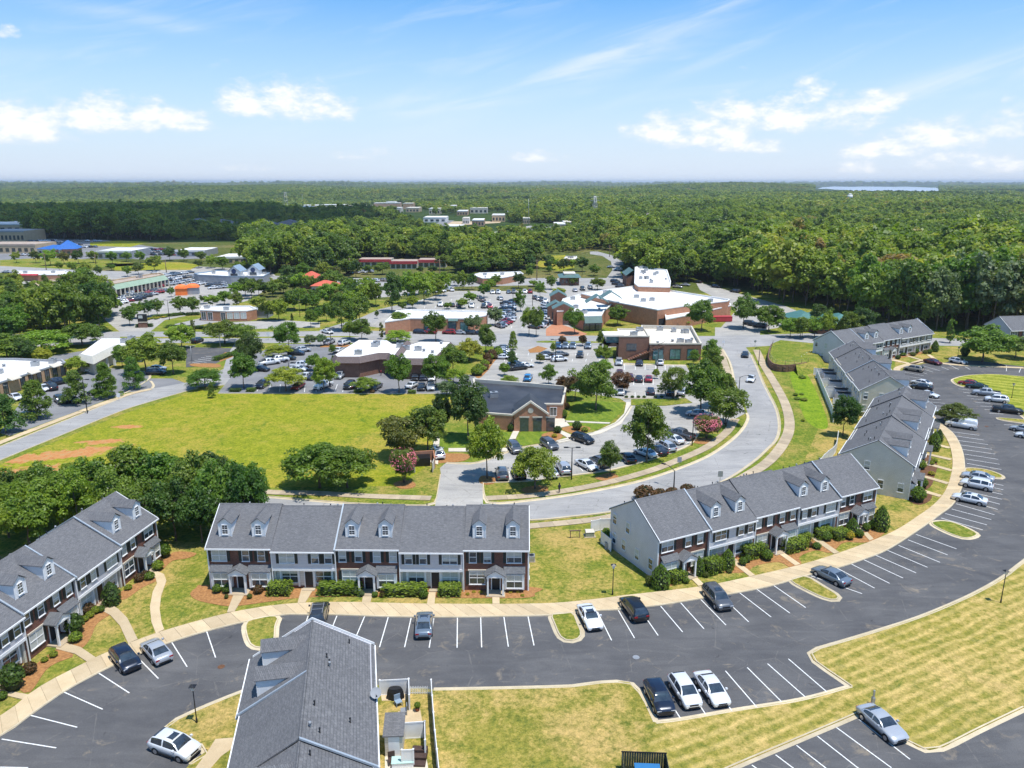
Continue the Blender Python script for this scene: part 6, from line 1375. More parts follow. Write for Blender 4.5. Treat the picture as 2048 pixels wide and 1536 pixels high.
FL=[(600,640,406,418,'first white warehouse right of the pylon'),(642,690,404,416,'second white warehouse right of the pylon'),(695,742,406,415,'third white warehouse right of the pylon'),(748,800,401,414,'cream warehouse before the far ridge'),(760,802,416,428,'striped white warehouse below the cream one'),(812,838,416,425,'small tan store right of the striped warehouse'),(847,892,435,445,'pale store behind the dark trees'),(914,935,423,432,'little cream house in the clearing'),(940,975,417,428,'cream barn like store in the clearing'),(984,1010,430,444,'brick block above the dealership'),(888,926,452,463,'low brick shop beside the shaded street'),(986,1002,474,486,'white peaked roof above the tree belt'),(1022,1040,468,480,'white shed at the dealership edge'),(1110,1132,448,459,'white roof among trees, left part'),(1128,1172,444,457,'white roof among trees, right part'),(499,544,388,397,'pale institution on the far ridge'),(166,236,393,402,'long pale buildings far behind the dark woods'),(10,34,394,403,'white far house at left'),(48,78,394,403,'second far house at left'),(598,622,412,424,'low pale shed left below the warehouses'),(650,676,412,423,'long pale shed below the warehouses'),(700,736,413,424,'wide white shed below the third warehouse'),(772,790,396,409,'white block on the crest behind the cream one'),(806,826,404,416,'beige block right of the cream warehouse'),(858,880,418,430,'cream shops left of the shaded street'),(900,912,412,424,'narrow white block by the clearing'),(925,938,436,449,'white roofed shop beside the shaded street'),(944,968,440,452,'grey roofed shop by the far lot'),(1015,1036,424,436,'cream block above the dealership'),(1046,1060,436,448,'small white block above the dealership'),(270,300,391,401,'pale far sheds left of centre'),(330,346,393,402,'single white far building left of centre'),(96,112,394,403,'third white far house at left'),(1938,1954,381,391,'white far building near the right edge'),(1978,1986,379,389,'tiny white far building near the right edge')]
for i,(u0,u1,vt,vb,lb) in enumerate(FL): F_('far_building',u0,u1,vt,vb,22+vb%7*4,[M_BEIGE,M_TANW,M_WROOF,M_BRICK4][i%4],[M_WROOF,M_WROOF,M_CROOF][i%3],lb,n=0 if vb<420 else 4)
# brick retaining wall with fence by the curved road
wp=[Vector((p.x,p.y,0)) for p in px([(1542,700),(1537,715),(1536,728),(1545,740),(1565,744),(1590,742),(1612,738)])]
wq=spline(wp,1.5); root=empty('retaining_wall',wq[0],0,'brown block retaining wall curving beside the road at the upper lawn','retaining wall'); c0=wq[0]
M_BLOCK=simple('wall_block',(.15,.085,.055),(.22,.13,.085),scale=1.5)
blk=MB().box(-.72,.72,-.16,.16,0,.37).mesh('block',M_BLOCK)
for k in range(5):
    for i,(a,b) in enumerate(zip(wq,wq[1:])):
        m=(a+b)/2 if k%2==0 else a; inst('block',blk,root,(m.x-c0.x,m.y-c0.y,.0+k*.38),math.atan2(b.y-a.y,b.x-a.x)+rnd.uniform(-.01,.01))
sheet('raised_lawn',wq+[Vector((p.x,p.y,0)) for p in px([(1625,735),(1640,715),(1640,700),(1560,692)])],1.85,MG_GREEN2,thick=1.85)
tp=px([(1590,742),(1612,738),(1625,735),(1640,715)]); ot=px([(1596,752),(1622,748),(1642,742),(1652,718)]); sb=MB()
for i in range(3): sb.face([(ot[i].x,ot[i].y,.02),(ot[i+1].x,ot[i+1].y,.02),(tp[i+1].x,tp[i+1].y,1.86),(tp[i].x,tp[i].y,1.86)])
sb.build('grass_slope',MG_GREEN2,kind='structure')
def wire_fence(P,label):
    root=empty('wire_fence',(P[0].x,P[0].y,1.85),0,label,'fence'); pm=MB().cyl((0,0,0),(0,0,1.1),.05,.05,6).mesh('post',M_WOOD)
    q=spline(P,2.6)
    for a in q: inst('post',pm,root,(a.x-P[0].x,a.y-P[0].y,0))
    mb=MB()
    for a,b in zip(q,q[1:]): 
        for z in(.4,1.): mb.cyl((a.x-P[0].x,a.y-P[0].y,z),(b.x-P[0].x,b.y-P[0].y,z),.012,.012,4)
    mb.build('wire',M_STEEL,root)
wire_fence([p+Vector((.5,.3,0)) for p in wp],'low post and wire fence on top of the block wall')
# ---------------- lamps, poles, signs ----------------
def lantern(u,vb,vt,label):
    p=G(u,vb); h=hfor(p,vt); e=empty('street_lamp',(p.x,p.y,.1),0,label,'street lamp','black lantern lamps round the car park')
    MB().cyl((0,0,0),(0,0,.5),.10,.075,8).cyl((0,0,.5),(0,0,h-.6),.055,.045,8).build('post',M_DARKM,e)
    MB().prism([(-.10,-.10,h-.6),(.10,-.10,h-.6),(.10,.10,h-.6),(-.10,.10,h-.6)],[(-.2,-.2,h-.18),(.2,-.2,h-.18),(.2,.2,h-.18),(-.2,.2,h-.18)]).build('lamp_glass',M_HL,e)
    MB().prism([(-.3,-.3,h-.18),(.3,-.3,h-.18),(.3,.3,h-.18),(-.3,.3,h-.18)],[(-.05,-.05,h),(.05,-.05,h),(.05,.05,h),(-.05,.05,h)]).build('lamp_hood',M_DARKM,e)
for a in((394,1447,1371,'black lantern lamp on the small lawn left of the foreground roof'),(1225,1190,1129,'black lantern lamp on the lawn below the lavender gable'),(2001,1207,1141,'black lantern lamp at the right edge of the mown lawn'),(1914.5,719.5,694,'black lantern lamp before the large tree at the round lawn'),(2023,797,767,'black lantern lamp on the striped round lawn')): lantern(*a)
def cobra(u,vb,vt,tip,label,dbl=False,mat=None,grp='tall road and car park lamps'):
    p=G(u,vb); h=hfor(p,vt); e=empty('road_lamp',(p.x,p.y,0),0,label,'road lamp',grp); mat=mat or M_DARKM
    MB().cyl((0,0,0),(0,0,h),.12,.07,8).build('pole',mat,e)
    for s in((-1,1) if dbl else (1,)):
        if tip: q=G(tip[0],tip[1],h+.6); d=Vector((q.x-p.x,q.y-p.y,.6))
        else: d=Vector((s*1.0,0,.05))
        m=MB().cyl((0,0,h-.1),tuple(Vector((0,0,h-.05))+d*.5+Vector((0,0,.25 if tip else 0))),.05,.05,6).cyl(tuple(Vector((0,0,h-.05))+d*.5+Vector((0,0,.25 if tip else 0))),(d.x,d.y,h+d.z),.05,.04,6); m.build('arm',mat,e)
        o=MB().box(-.38,.38,-.17,.17,-.1,.05).build('lamp_head',mat,e); o.location=(d.x,d.y,h+d.z); o.rotation_euler=(0,0,math.atan2(d.y,d.x))
cobra(1347.5,976,941,(1327,927),'black road lamp arching over the curved road behind the roof')
cobra(1476.7,795,754,(1499,751),'tall black road lamp arching over the road bend by the spreading tree')
cobra(1517,730,697,(1512,696),'black road lamp on the verge near the stop sign')
for u,vb,vt,lb in((1143,959,895,'black post lamp on the verge in the bank car park'),(1384,891,838,'black post lamp right of the largest bank car park tree'),(175,827,759,'tall black lamp beside the left road'),(578,740,725,'lamp in the office car park island'),(1111,725,679,'tall lamp in the shop car park'),(1315,741,699,'lamp post before the two storey bank'),(662,692,655,'thin lamp by the office street'),(600,634,600,'lamp in the middle car parks'),(339,640,600,'lamp by the monument sign drive'),(1026,634,585,'lamp among the cars of the supermarket park'),(1065,612,582,'lamp behind the supermarket park trees'),(1164,553,530,'lamp by the green roofed restaurant'),(311,570,548,'lamp in the plaza car park'),(368,675,655,'short post lamp by the main street')): cobra(u,vb,vt,None,lb,True)
for u,vb,vt,lb in((441,696,668,'pale double lamp at the dark side car park'),(192,680,650,'pale double lamp behind the beige shop'),(384,722,692,'pale lamp at the side car park corner'),(45,722,685,'pale lamp in the left trees')): cobra(u,vb,vt,None,lb,True,M_STEEL)
def pole(u,vb,vt,label,arm=2.4,mat=None):
    p=G(u,vb); h=hfor(p,vt); e=empty('utility_pole',(p.x,p.y,0),0,label,'utility pole','wooden and steel power poles'); MB().cyl((0,0,0),(0,0,h),.24,.15,7).build('post',mat or M_WOOD,e)
    if arm: MB().box(-arm/2,arm/2,-.08,.08,h-.9,h-.7).build('crossarm',mat or M_WOOD,e)
    return Vector((p.x,p.y,h-.7))
pl=[pole(92.8,540,506,'pole by the blue roofed restaurant'),pole(192,528,508,'pole left of the meadow'),pole(333,545,520,'pole right of the meadow'),pole(567.5,546,522,'pole before the bright trees'),pole(700,548,516,'pole left of the red fronted blocks'),pole(880,556,518,'pole right of the red fronted blocks'),pole(1073.6,560,519,'pole above the white roofed brick shop'),pole(1219,514,490,'pole at the bend of the wood road'),pole(1252,524,505,'pole at the wood edge by the road')]
pk=[pole(1214.7,490,452,'steel pole standing in the middle woods',0,M_STEEL),pole(1057,450,398,'tall steel pole above the dealership',1.5,M_STEEL),pole(1632,488,442,'steel pole rising from the right woods',0,M_STEEL),pole(1970,458,420,'steel pole in the far right woods',0,M_STEEL),pole(606,412,388,'thin mast right of the pylon',0,M_STEEL),pole(1300,430,404,'thin mast behind the tan apartments',0,M_STEEL)]
def cable(a,b,label,sag=1.2):
    mb=MB(); n=10; P=[a.lerp(b,i/n)-Vector((0,0,sag*4*(i/n)*(1-i/n))) for i in range(n+1)]
    for off in(-.9,.9):
        for p,q in zip(P,P[1:]): mb.cyl((p.x+off*.2,p.y+off,p.z),(q.x+off*.2,q.y+off,q.z),.035,.035,4)
    mb.build('power_line',M_DARKM,label=label,cat='cable',group='power lines between the poles')
for i,(a,b) in enumerate(zip(pl,pl[1:7])): cable(a,b,'dark power line along the highway, span %s'%('by the blue roof','over the meadow','before the tan shops','before the bright trees','above the red fronts','above the brick shop')[i])
cable(pl[6],pl[7],'power line span to the bend of the wood road')
cable(pk[1],pk[0],'pale high line crossing above the dealership',3)
def pylon(u,vb,vt,label,w=8):
    p=G(u,vb); z=hills(p.x,p.y); h=hfor(p,vt)-z; e=empty('pylon',(p.x,p.y,z),.3,label,'pylon'); m=MB()
    for sx in(-1,1):
        for sy in(-1,1): m.cyl((sx*w/2,sy*w/2,0),(sx*w*.12,sy*w*.12,h),.35,.25,4)
    for k in range(5):
        z0=h*k/5; z1=h*(k+1)/5; r0=w/2*(1-.76*k/5); r1=w/2*(1-.76*(k+1)/5)
        for s in(-1,1): m.cyl((-r0,s*r0,z0),(r1,s*r1,z1),.2,.2,4); m.cyl((r0,s*r0,z0),(-r1,s*r1,z1),.2,.2,4)
    m.build('lattice',M_STEEL,e); MB().box(-w*.9,w*.9,-.3,.3,h*.8,h*.8+.5).box(-w*.7,w*.7,-.3,.3,h*.95,h*.95+.5).build('arms',M_STEEL,e)
pylon(572,408,384,'lattice pylon above the left woods',12); pylon(1189,440,392,'tan lattice pylon right of centre'); 
p=G(1698,412); e=empty('water_tower',(p.x,p.y,hills(p.x,p.y)),0,'small white water tower rising over the right woods','water tower'); hh=hfor(p,387)-hills(p.x,p.y)
MB().cyl((0,0,hh-10),(0,0,hh-3),5,5,14).cyl((0,0,hh-3),(0,0,hh),5,2,14).build('tank',M_WROOF,e)
for i in range(5): a=6.28*i/5; MB().cyl((4.4*math.cos(a),4.4*math.sin(a),0),(4.4*math.cos(a),4.4*math.sin(a),hh-10),.5,.5,5).build('leg',M_STEEL,e)
def sign(u,vb,vt,label,shape='rect',col=None,w=.6):
    p=G(u,vb); h=hfor(p,vt); e=empty('road_sign',(p.x,p.y,0),0,label,'road sign'); MB().cyl((0,0,0),(0,0,h),.035,.035,6).build('post',M_STEEL,e); col=col or M_WHITE
    if shape=='oct': m=MB().prism([(.4*math.cos(math.pi/8+i*math.pi/4),-.05,h-.4+.4*math.sin(math.pi/8+i*math.pi/4)) for i in range(8)],[(.4*math.cos(math.pi/8+i*math.pi/4),-.03,h-.4+.4*math.sin(math.pi/8+i*math.pi/4)) for i in range(8)])
    else: m=MB().box(-w/2,w/2,-.06,-.04,h-w*1.25,h)
    m.build('plate',col,e)
sign(1439.5,965.5,942,'pale speed sign on the far kerb behind the slanting row',w=.8,col=M_GREY); sign(1358,936,914,'grey sign beside the curved sidewalk',w=.75,col=M_GREY)
sign(1509.6,694,680,'dark eight sided stop sign back at the junction','oct',M_STEEL); sign(238,801,786,'white sign beside the left road sidewalk',w=.8); sign(1446,695,680,'street name sign at the junction',w=.7)
sign(1318,730,710,'green hanging sign before the two storey bank',w=2.2,col=M_GREENM); sign(615,692,676,'small sign by the office corner'); sign(537,680,664,'sign at the middle of the main street',w=1.)
p=G(287,655); e=empty('monument_sign',(p.x,p.y,0),.1,'brick monument sign with dark board at the plaza entrance','sign'); MB().box(-1.4,1.4,-.5,.5,0,1.8).build('base',M_BRICK3,e); MB().box(-1.5,1.5,-.3,.3,2.,4.6).build('board',M_DARKM,e); MB().box(-1.7,1.7,-.6,.6,1.8,2.).build('cap',M_BEIGE,e); MB().box(-1.2,.2,-.34,-.3,3.2,4.2).build('sign_face',M_BLIND,e)
p=G(1108,517+25); 
bb=G(1097,545); 
# brick bin enclosure and red container
p=G(843,938); e=empty('bin_enclosure',(p.x,p.y,0),R(8),'brick bin enclosure with pale gates beside the pink crape myrtle','enclosure')
MB().box(-2.4,-2.2,0,4,0,1.9).box(-2.2,2.2,3.8,4,0,1.9).box(2.2,2.4,0,4,0,1.9).build('wall',M_BRICK2,e)
gt=MB().box(0,2.1,-.05,.05,.1,1.8).mesh('gate',M_BEIGE); inst('gate',gt,e,(-2.2,0,0),R(-60)); inst('gate',gt,e,(2.2,0,0),R(-100))
MB().box(-1.6,1.6,1.2,3.4,0,1.5).build('skip',M_DARKM,e)
p=G(1440,643); e=empty('red_container',(p.x,p.y,0),R(4),'long red skip beside the supermarket rear','skip'); MB().box(-4,4,-1.2,1.2,.2,1.8).build('box',M_REDP,e); MB().box(-4,4,-1.25,1.25,1.8,1.95).build('rim',M_REDP,e)
# ---------------- cars ----------------
def cz(crop,rear,front,*a,**k):
    s,ox,oy=crop; return carpx((rear[0]/s+ox,rear[1]/s+oy),(front[0]/s+ox,front[1]/s+oy),*a,**k)
carpx((634,1258),(642,1218),'suv','charcoal','dark car with roof rack, half hidden behind the foreground roof peak',extra='rails')
carpx((847,1283),(850,1232),'sedan','steel','blue grey sedan alone in the middle of the upper stalls',extra='sunroof')
carpx((1166,1218),(1193,1268),'coupe','white','white coupe right of the first grass island, nose to the drive',extra='sunroof')
carpx((1285,1250),(1250,1203),'suv','black','black sport utility car two stalls right of the white coupe')
carpx((1412,1180),(1456,1230),'suv','grey','grey sport utility car with shining windscreen left of the long island',extra='sunroof')
carpx((1692,1174),(1632,1144),'sedan','steel','slate blue sedan right of the long brown island')
carpx((230,1302),(274,1354),'hatch','navy','dark navy crossover beside the silver sedan, nose to the drive')
carpx((332,1332),(296,1290),'sedan','silver','silver sedan nosed to the kerb beside the navy crossover')
carpx((308,1488),(394,1518),'hatch','white','white crossover with sunroof at the small lawn bottom left',extra='sunroof')
carpx((1302,1374),(1333,1437),'hatch','navy','dark navy car, first of three abreast at the back lawn')
carpx((1348,1360),(1390,1426),'hatch','white','white crossover between the navy car and the white sedan')
carpx((1400,1355),(1446,1420),'sedan','white','white sedan, rightmost of three abreast at the back lawn')
carpx((1730,1428),(1796,1486),'coupe','silver','silver blue coupe in the bottom right stalls')
cz(C6,(1355,1222),(1150,1182),'sedan','silver','silver sedan just below the thin grass island')
cz(C6,(1345,1275),(1145,1235),'suv','white','white sport utility car between silver and white sedans')
cz(C6,(1315,1375),(1082,1325),'sedan','white','white sedan lowest of the three near the tan sidewalk',extra='sunroof')
cz(C6,(1240,868),(1045,838),'van','white','white windowless cargo van beside the small spreading tree')
cz(K7,(1440,985),(1250,950),'sedan','white','white sedan hidden under the small spreading tree')
cz(K7,(1085,775),(1250,808),'coupe','white','white coupe poking out behind the dormers')
cz(K7,(1190,735),(1032,712),'sedan','black','black sedan behind the dormers')
cz(K7,(1180,700),(1035,672),'sedan','white','white sedan beyond the black one')
cz(K7,(1120,572),(955,545),'suv','champagne','pale brown wagon at the upper end of the stalls')
cz(K7,(1140,475),(1285,510),'sedan','maroon','dark red sedan left of the white crossover at the top')
cz(K7,(1380,475),(1505,500),'hatch','white','white crossover beneath the path at the top of the car park')
cz(K7,(1610,700),(1480,680),'sedan','red','red sedan by the striped lawn')
cz(K7,(1705,728),(1525,705),'coupe','green','dark green sports car beside the red one')
cz(K7,(1820,795),(1580,770),'pickup','silver','silver pickup truck by the striped lawn')
cz(K7,(1895,850),(1695,830),'suv','white','white sport utility car below the silver pickup')
cz(K7,(1760,925),(2030,955),'pickup','black','black pickup truck beside the small kerbed strip')
cz(K7,(2130,1130),(1965,1098),'sedan','silver','silver sedan cut by the right edge')
cz(K7,(2190,1190),(2010,1160),'sedan','white','white sedan cut by the right edge below the silver one')
B7='cars parked at the brick bank'
cz(D7,(405,838),(448,890),'suv','grey','grey sport utility car left of the spreading tree at the bank')
cz(D7,(625,822),(685,862),'suv','grey','grey wagon on the bank kerb near the round topiary')
cz(D7,(815,785),(938,825),'suv','black','large black sport utility car driving before the bank')
cz(D7,(350,1068),(338,1005),'suv','grey','grey car rear on between maple and spreading tree')
cz(D7,(470,1065),(440,1000),'suv','black','dark car under the spreading tree, left one')
cz(D7,(680,1048),(640,998),'sedan','white','white car mostly hidden by the spreading tree')
cz(D7,(770,1032),(735,970),'suv','silver','silver sport utility car left of the lamp post')
cz(D7,(850,950),(955,1002),'sedan','white','white sedan alone right of the lamp post',group=B7)
cz(D7,(1035,985),(945,930),'suv','grey','dark grey car left of the dark small tree')
cz(D7,(1195,950),(1150,905),'sedan','black','black sedan under the tallest bank tree')
cz(D7,(1330,912),(1250,880),'sedan','white','white sedan shaded by the tallest bank tree')
cz(D7,(1400,895),(1345,860),'sedan','black','dark car right of the tallest bank tree')
cz(D7,(1455,872),(1395,838),'suv','silver','silver car right of the tallest bank tree')
cz(D7,(1525,825),(1425,785),'sedan','white','white sedan left of the grey pickup')
cz(D7,(1590,795),(1455,755),'pickup','grey','grey pickup truck at the bank corner')
cz(D7,(1695,640),(1572,628),'sedan','silver','silver sedan above the pink crape myrtle')
cz(D6,(1505,1118),(1462,1030),'suv','white','white sport utility car backed beside the brick bin enclosure',extra='sunroof')
cz(D7,(505,418),(525,375),'hatch','brightblue','bright blue hatchback behind the brick bank')
cz(D7,(395,335),(488,325),'pickup','black','black pickup truck behind the brick bank')
cz(D7,(465,315),(525,312),'sedan','white','white sedan behind the black pickup')
cz(D7,(405,305),(470,300),'sedan','blue','blue sedan behind the black pickup')
cz(D7,(680,275),(765,270),'suv','white','white crossover in the shop car park row')
cz(D7,(690,240),(770,236),'sedan','grey','grey car above the white crossover')
cz(D7,(610,240),(675,236),'sedan','charcoal','dark car left in the shop car park row')
cz(D7,(600,262),(665,262),'sedan','white','white car beside the bushy kerb island')
cz(D7,(860,228),(858,260),'hatch','black','dark car driving through the shop car park')
for x,c,l in((715,'blue','first'),(763,'steel','second'),(812,'steel','third'),(912,'steel','fourth')): cz(D7,(x,170),(x-1,200),'suv',c,'blue grey car in the upper row of the shop car park, %s from left'%l)
for i,(y,c) in enumerate(((258,'white'),(240,'steel'),(224,'white'),(210,'silver'),(196,'grey'))): cz(D7,(372,y),(315,y-2),'sedan',c,'%s car in the short column by the orange bed'%c,group='column of cars by the orange bed')
for x,y,x2,y2,k,c,l in((228,490,228,580,'suv','silver','silver grey car left of the stair shadow'),(475,505,475,575,'sedan','navy','dark sedan in the middle before the two storey bank'),(722,570,726,500,'hatch','white','white hatchback before the glass doors'),(235,640,238,690,'sedan','maroon','dark red car peeping over the crape myrtle'),(365,765,350,685,'suv','maroon','dark red car left of the black one'),(470,768,470,700,'sedan','black','black sedan between two dark red cars'),(586,768,584,698,'sedan','red','deep red sedan beside the yellow sapling'),(245,930,245,850,'suv','white','white car under the reddish crape myrtle'),(610,920,606,848,'sedan','navy','dark blue sedan at the hedge row'),(850,925,835,865,'sedan','black','black car under the round trees'),(965,930,1010,860,'sedan','silver','silver car mostly hidden by round trees')): cz(E8,(x,y),(x2,y2),k,c,l)
cz(E8,(1748,412),(1745,468),'sedan','black','dark car driving down the upper end of the curved road'); cz(E8,(1838,700),(1800,768),'sedan','white','white sedan driving on the curved road by the arching lamp')
OC='cars in the office car park'
for x,y,x2,y2,k,c,l in((775,880,655,955,'suv','navy','dark blue car at the field edge left'),(1255,905,1150,965,'sedan','red','bright red sedan at the field edge'),(1620,900,1480,950,'pickup','white','white truck under the field edge tree'),(1950,890,1860,965,'suv','black','black car with dark windows at the field edge'),(1360,770,1255,820,'sedan','white','white sedan before the office'),(1460,780,1370,825,'sedan','charcoal','dark sedan beside the white one before the office'),(1835,750,1730,825,'suv','silver','silver wagon before the office entrance'),(1140,650,1350,650,'pickup','white','white pickup with long cab in the office park'),(1130,690,1290,700,'sedan','white','white car below the white pickup'),(640,690,755,700,'sedan','black','dark car under the left round tree'),(740,620,880,600,'pickup','white','white pickup left of the kerbed island'),(880,575,1000,565,'pickup','white','white pickup right of the first'),(1000,545,1110,545,'sedan','black','black car in the tree shade'),(1120,480,1240,480,'suv','navy','dark blue wagon above the shade'),(1200,440,1335,430,'suv','silver','silver wagon at the top of the office park'),(1570,175,1640,190,'sedan','white','white sedan turning on the side street'),(1590,350,1670,305,'pickup','silver','silver pickup at the office corner'),(1780,355,1885,320,'suv','white','white crossover at the office roof corner'),(1715,460,1800,410,'sedan','white','white sedan hidden behind the white roof')): cz(E6,(x,y),(x2,y2),k,c,l)
for x,y,x2,y2,k,c,l in((815,545,770,520,'sedan','black','dark car left of the yellow spreading tree'),(1020,525,955,560,'sedan','grey','grey sedan right of the yellow spreading tree'),(1250,545,1310,515,'sedan','white','white sedan beneath the field edge round tree'),(1352,520,1350,570,'sedan','black','black sedan near the white flowering tree'),(1425,520,1425,570,'suv','silver','silver car near the white flowering tree'),(1300,450,1298,485,'sedan','black','black sedan before the right office wing'),(1366,450,1364,485,'sedan','navy','navy sedan before the right office wing'),(1432,450,1430,485,'sedan','white','white sedan before the right office wing')): cz(D6,(x,y),(x2,y2),k,c,l)
for x,y,x2,y2,k,c,l in((440,565,370,530,'suv','black','black crossover before the tan shops'),(500,500,400,520,'pickup','navy','navy truck before the tan shops'),(330,545,370,560,'sedan','white','white sedan before the tan shops'),(440,620,520,680,'suv','black','black sport utility car between the left conifers'),(520,640,610,655,'sedan','black','black sedan between the left conifers'),(270,760,160,780,'sedan','silver','silver sedan under the leftmost conifer'),(90,610,160,640,'sedan','white','white sedan half under a left conifer'),(730,590,830,590,'sedan','black','black car behind the third conifer'),(700,415,770,390,'sedan','white','white sedan by the beige shop'),(1175,430,1290,430,'suv','black','black car shaded by the big bright tree'),(1180,400,1290,395,'sedan','white','white car shaded by the big bright tree'),(1520,190,1590,165,'suv','black','black car at the edge of the side car park')): cz(D5,(x,y),(x2,y2),k,c,l)
# crowded rows farther off
def row(u0,v0,u1,v1,n,du,dv,where,seed,group,pw=.85):
    r=random.Random(seed); cols=['white','white','silver','grey','black','steel','charcoal','white','navy','red','silver','champagne']
    for i in range(n):
        if r.random()>pw: continue
        t=i/max(1,n-1); u=u0+(u1-u0)*t; v=v0+(v1-v0)*t; c=r.choice(cols); k=r.choice(['sedan','suv','suv','hatch','sedan','pickup'])
        kn={'sedan':'sedan','suv':'sport utility car','hatch':'hatchback','pickup':'pickup'}[k]
        sg=r.choice((-1,1)); carpx((u-du*sg,v-dv*sg),(u+du*sg,v+dv*sg),k,c,'small %s %s %s'%(c,kn,where),group=group,full=False)
SPM='in the crowded supermarket car park'; g1='cars in the supermarket car park'
row(1003,640,1012,610,8,4,.6,SPM,1,g1,.95); row(1018,648,1024,606,9,4,.6,SPM,2,g1,.95); row(1086,650,1092,612,8,5,.8,SPM,3,g1,.95)
row(880,612,980,616,9,1,2.,SPM,4,g1,.8); row(958,598,975,612,4,3,1.5,SPM,5,g1); row(985,587,1060,586,8,1,1.6,SPM,6,g1,.8); row(1000,600,1000,606,1,2,1,SPM,7,g1); row(1070,598,1090,604,4,1.5,1.6,SPM,8,g1,1)
row(1000,655,1014,646,4,4,1.2,SPM,9,g1,1.); row(1068,657,1080,655,2,4,.5,SPM,10,g1,1.); row(840,667,958,669,7,5,.2,'kerbside before the orange brick shops',11,'cars before the brick shops',.8)
row(870,585,900,582,3,3,.8,SPM,12,g1,1)
PLZ='in the plaza car park'; g2='cars in the plaza car park'
for k,(a,b,c,d,n) in enumerate(((246,592,300,574,6),(262,597,318,581,6),(252,584,292,572,5),(300,572,345,561,6),(318,575,372,565,6),(345,560,395,553,6),(360,566,400,560,5),(322,556,345,550,3),(240,600,262,594,3),(345,552,380,546,4),(420,573,445,570,3),(426,578,465,575,4))): row(a,b,c,d,n,2.6,-.2,PLZ,20+k,g2,.9)
for k,(a,b,c,d,n) in enumerate(((270,602,330,583,6),(235,610,256,604,3),(365,576,410,568,6),(300,560,330,553,4))): row(a,b,c,d,n,2.6,-.2,PLZ,80+k,g2,.95)
row(498,565,530,560,4,3,.4,'beside the grey store',40,'cars beside the grey store',.9)
BLR='behind the blue roof'; g3='cars behind the blue roof'
for k,(a,b,c,d,n) in enumerate(((60,484,110,482,9),(80,487,150,484,11),(150,483,200,483,7),(275,506,345,504,12),(300,511,345,510,7),(262,513,285,512,3),(285,501,330,500,6))): row(a,b,c,d,n,1.8,.1,BLR,50+k,g3,.85)
for k,(a,b,c,d,n) in enumerate(((100,492,160,490,7),(160,496,190,495,4),(345,511,352,505,2),(20,512,60,511,4))): row(a,b,c,d,n,1.8,.1,BLR,90+k,g3,.9)
row(692,566,780,562,7,3,.2,'before the red fronted blocks',60,'cars before the red fronts',.7); row(700,548,740,545,4,2.5,.2,'before the red fronted blocks',61,'cars before the red fronts',.8)
row(1150,583,1180,577,3,1.5,1.6,'by the green roofed restaurant',62,'cars by the green roof',1); row(1230,565,1240,575,3,3,.2,'behind the white roofed store',63,'cars behind the store',1)
row(1355,576,1370,572,2,4,.3,'in the service yard at the wood edge',64,'cars in the service yard',1); row(1395,566,1470,585,3,5,.6,'in the service yard at the wood edge',65,'cars in the service yard',1); row(1500,650,1520,655,3,5,.6,'beside the round tree behind the supermarket',66,'cars behind the supermarket',1)
for k,(v,u0,u1,n) in enumerate(((457,1062,1108,14),(460,1058,1108,14),(464,1050,1100,12),(470,1005,1050,8))): 
    P0=G(u0,v); row(u0,v,u1,v,n,.9,.0,'on the distant dealership ground',70+k,'cars on the dealership ground',.8)
dl=[o for o in bpy.data.objects if o.get('group')=='cars on the dealership ground']   # too many and too small to count: one mass
V_=[];F2=[];MI=[]; cols_=sorted({tuple(round(c,3) for c in o.color) for o in dl}); mats_=[simple('dealer_paint',c[:3],rough=.3) for c in cols_]+[M_CGL,M_TIRE,M_PLAST,M_HL,M_TL]
for o in dl:
    mt=Matrix.Translation((o.location.x,o.location.y,.33))@Matrix.Rotation(o.rotation_euler.z,4,'Z'); b_=len(V_); ci=cols_.index(tuple(round(c,3) for c in o.color))
    V_+=[tuple(mt@v.co) for v in o.data.vertices]
    for p_ in o.data.polygons: F2.append(tuple(b_+i for i in p_.vertices)); MI.append(ci if p_.material_index==0 else len(cols_)-1+p_.material_index)
    bpy.data.objects.remove(o)
me=bpy.data.meshes.new('dealership_cars'); me.from_pydata(V_,[],F2)
for m_ in mats_: me.materials.append(m_)
me.polygons.foreach_set('material_index',MI); me.update(); inst('dealership_cars',me,label='mass of tiny parked cars on the distant dealership ground',cat='cars',kind='stuff')
for u,v,l in((170,550,'lone car on the highway left of the meadow'),(505,550,'lone car on the highway at left'),(628,558,'car on the highway before the red tower'),(1236,541,'car at the wood road junction'),(1222,536,'white car waiting at the wood road junction'),(14,546,'dark car on the highway far left'),(82,550,'blue car on the highway far left'),(62,548,'second car on the highway far left'),(310,547,'parked car above the meadow strip'),(830,560,'white car on the highway right of the bright trees'),(1130,552,'white car passing above the green roof')): carpx((u-2.8,v),(u+2.8,v),'sedan',rnd.choice(['white','silver','charcoal','steel']),l,full=False)
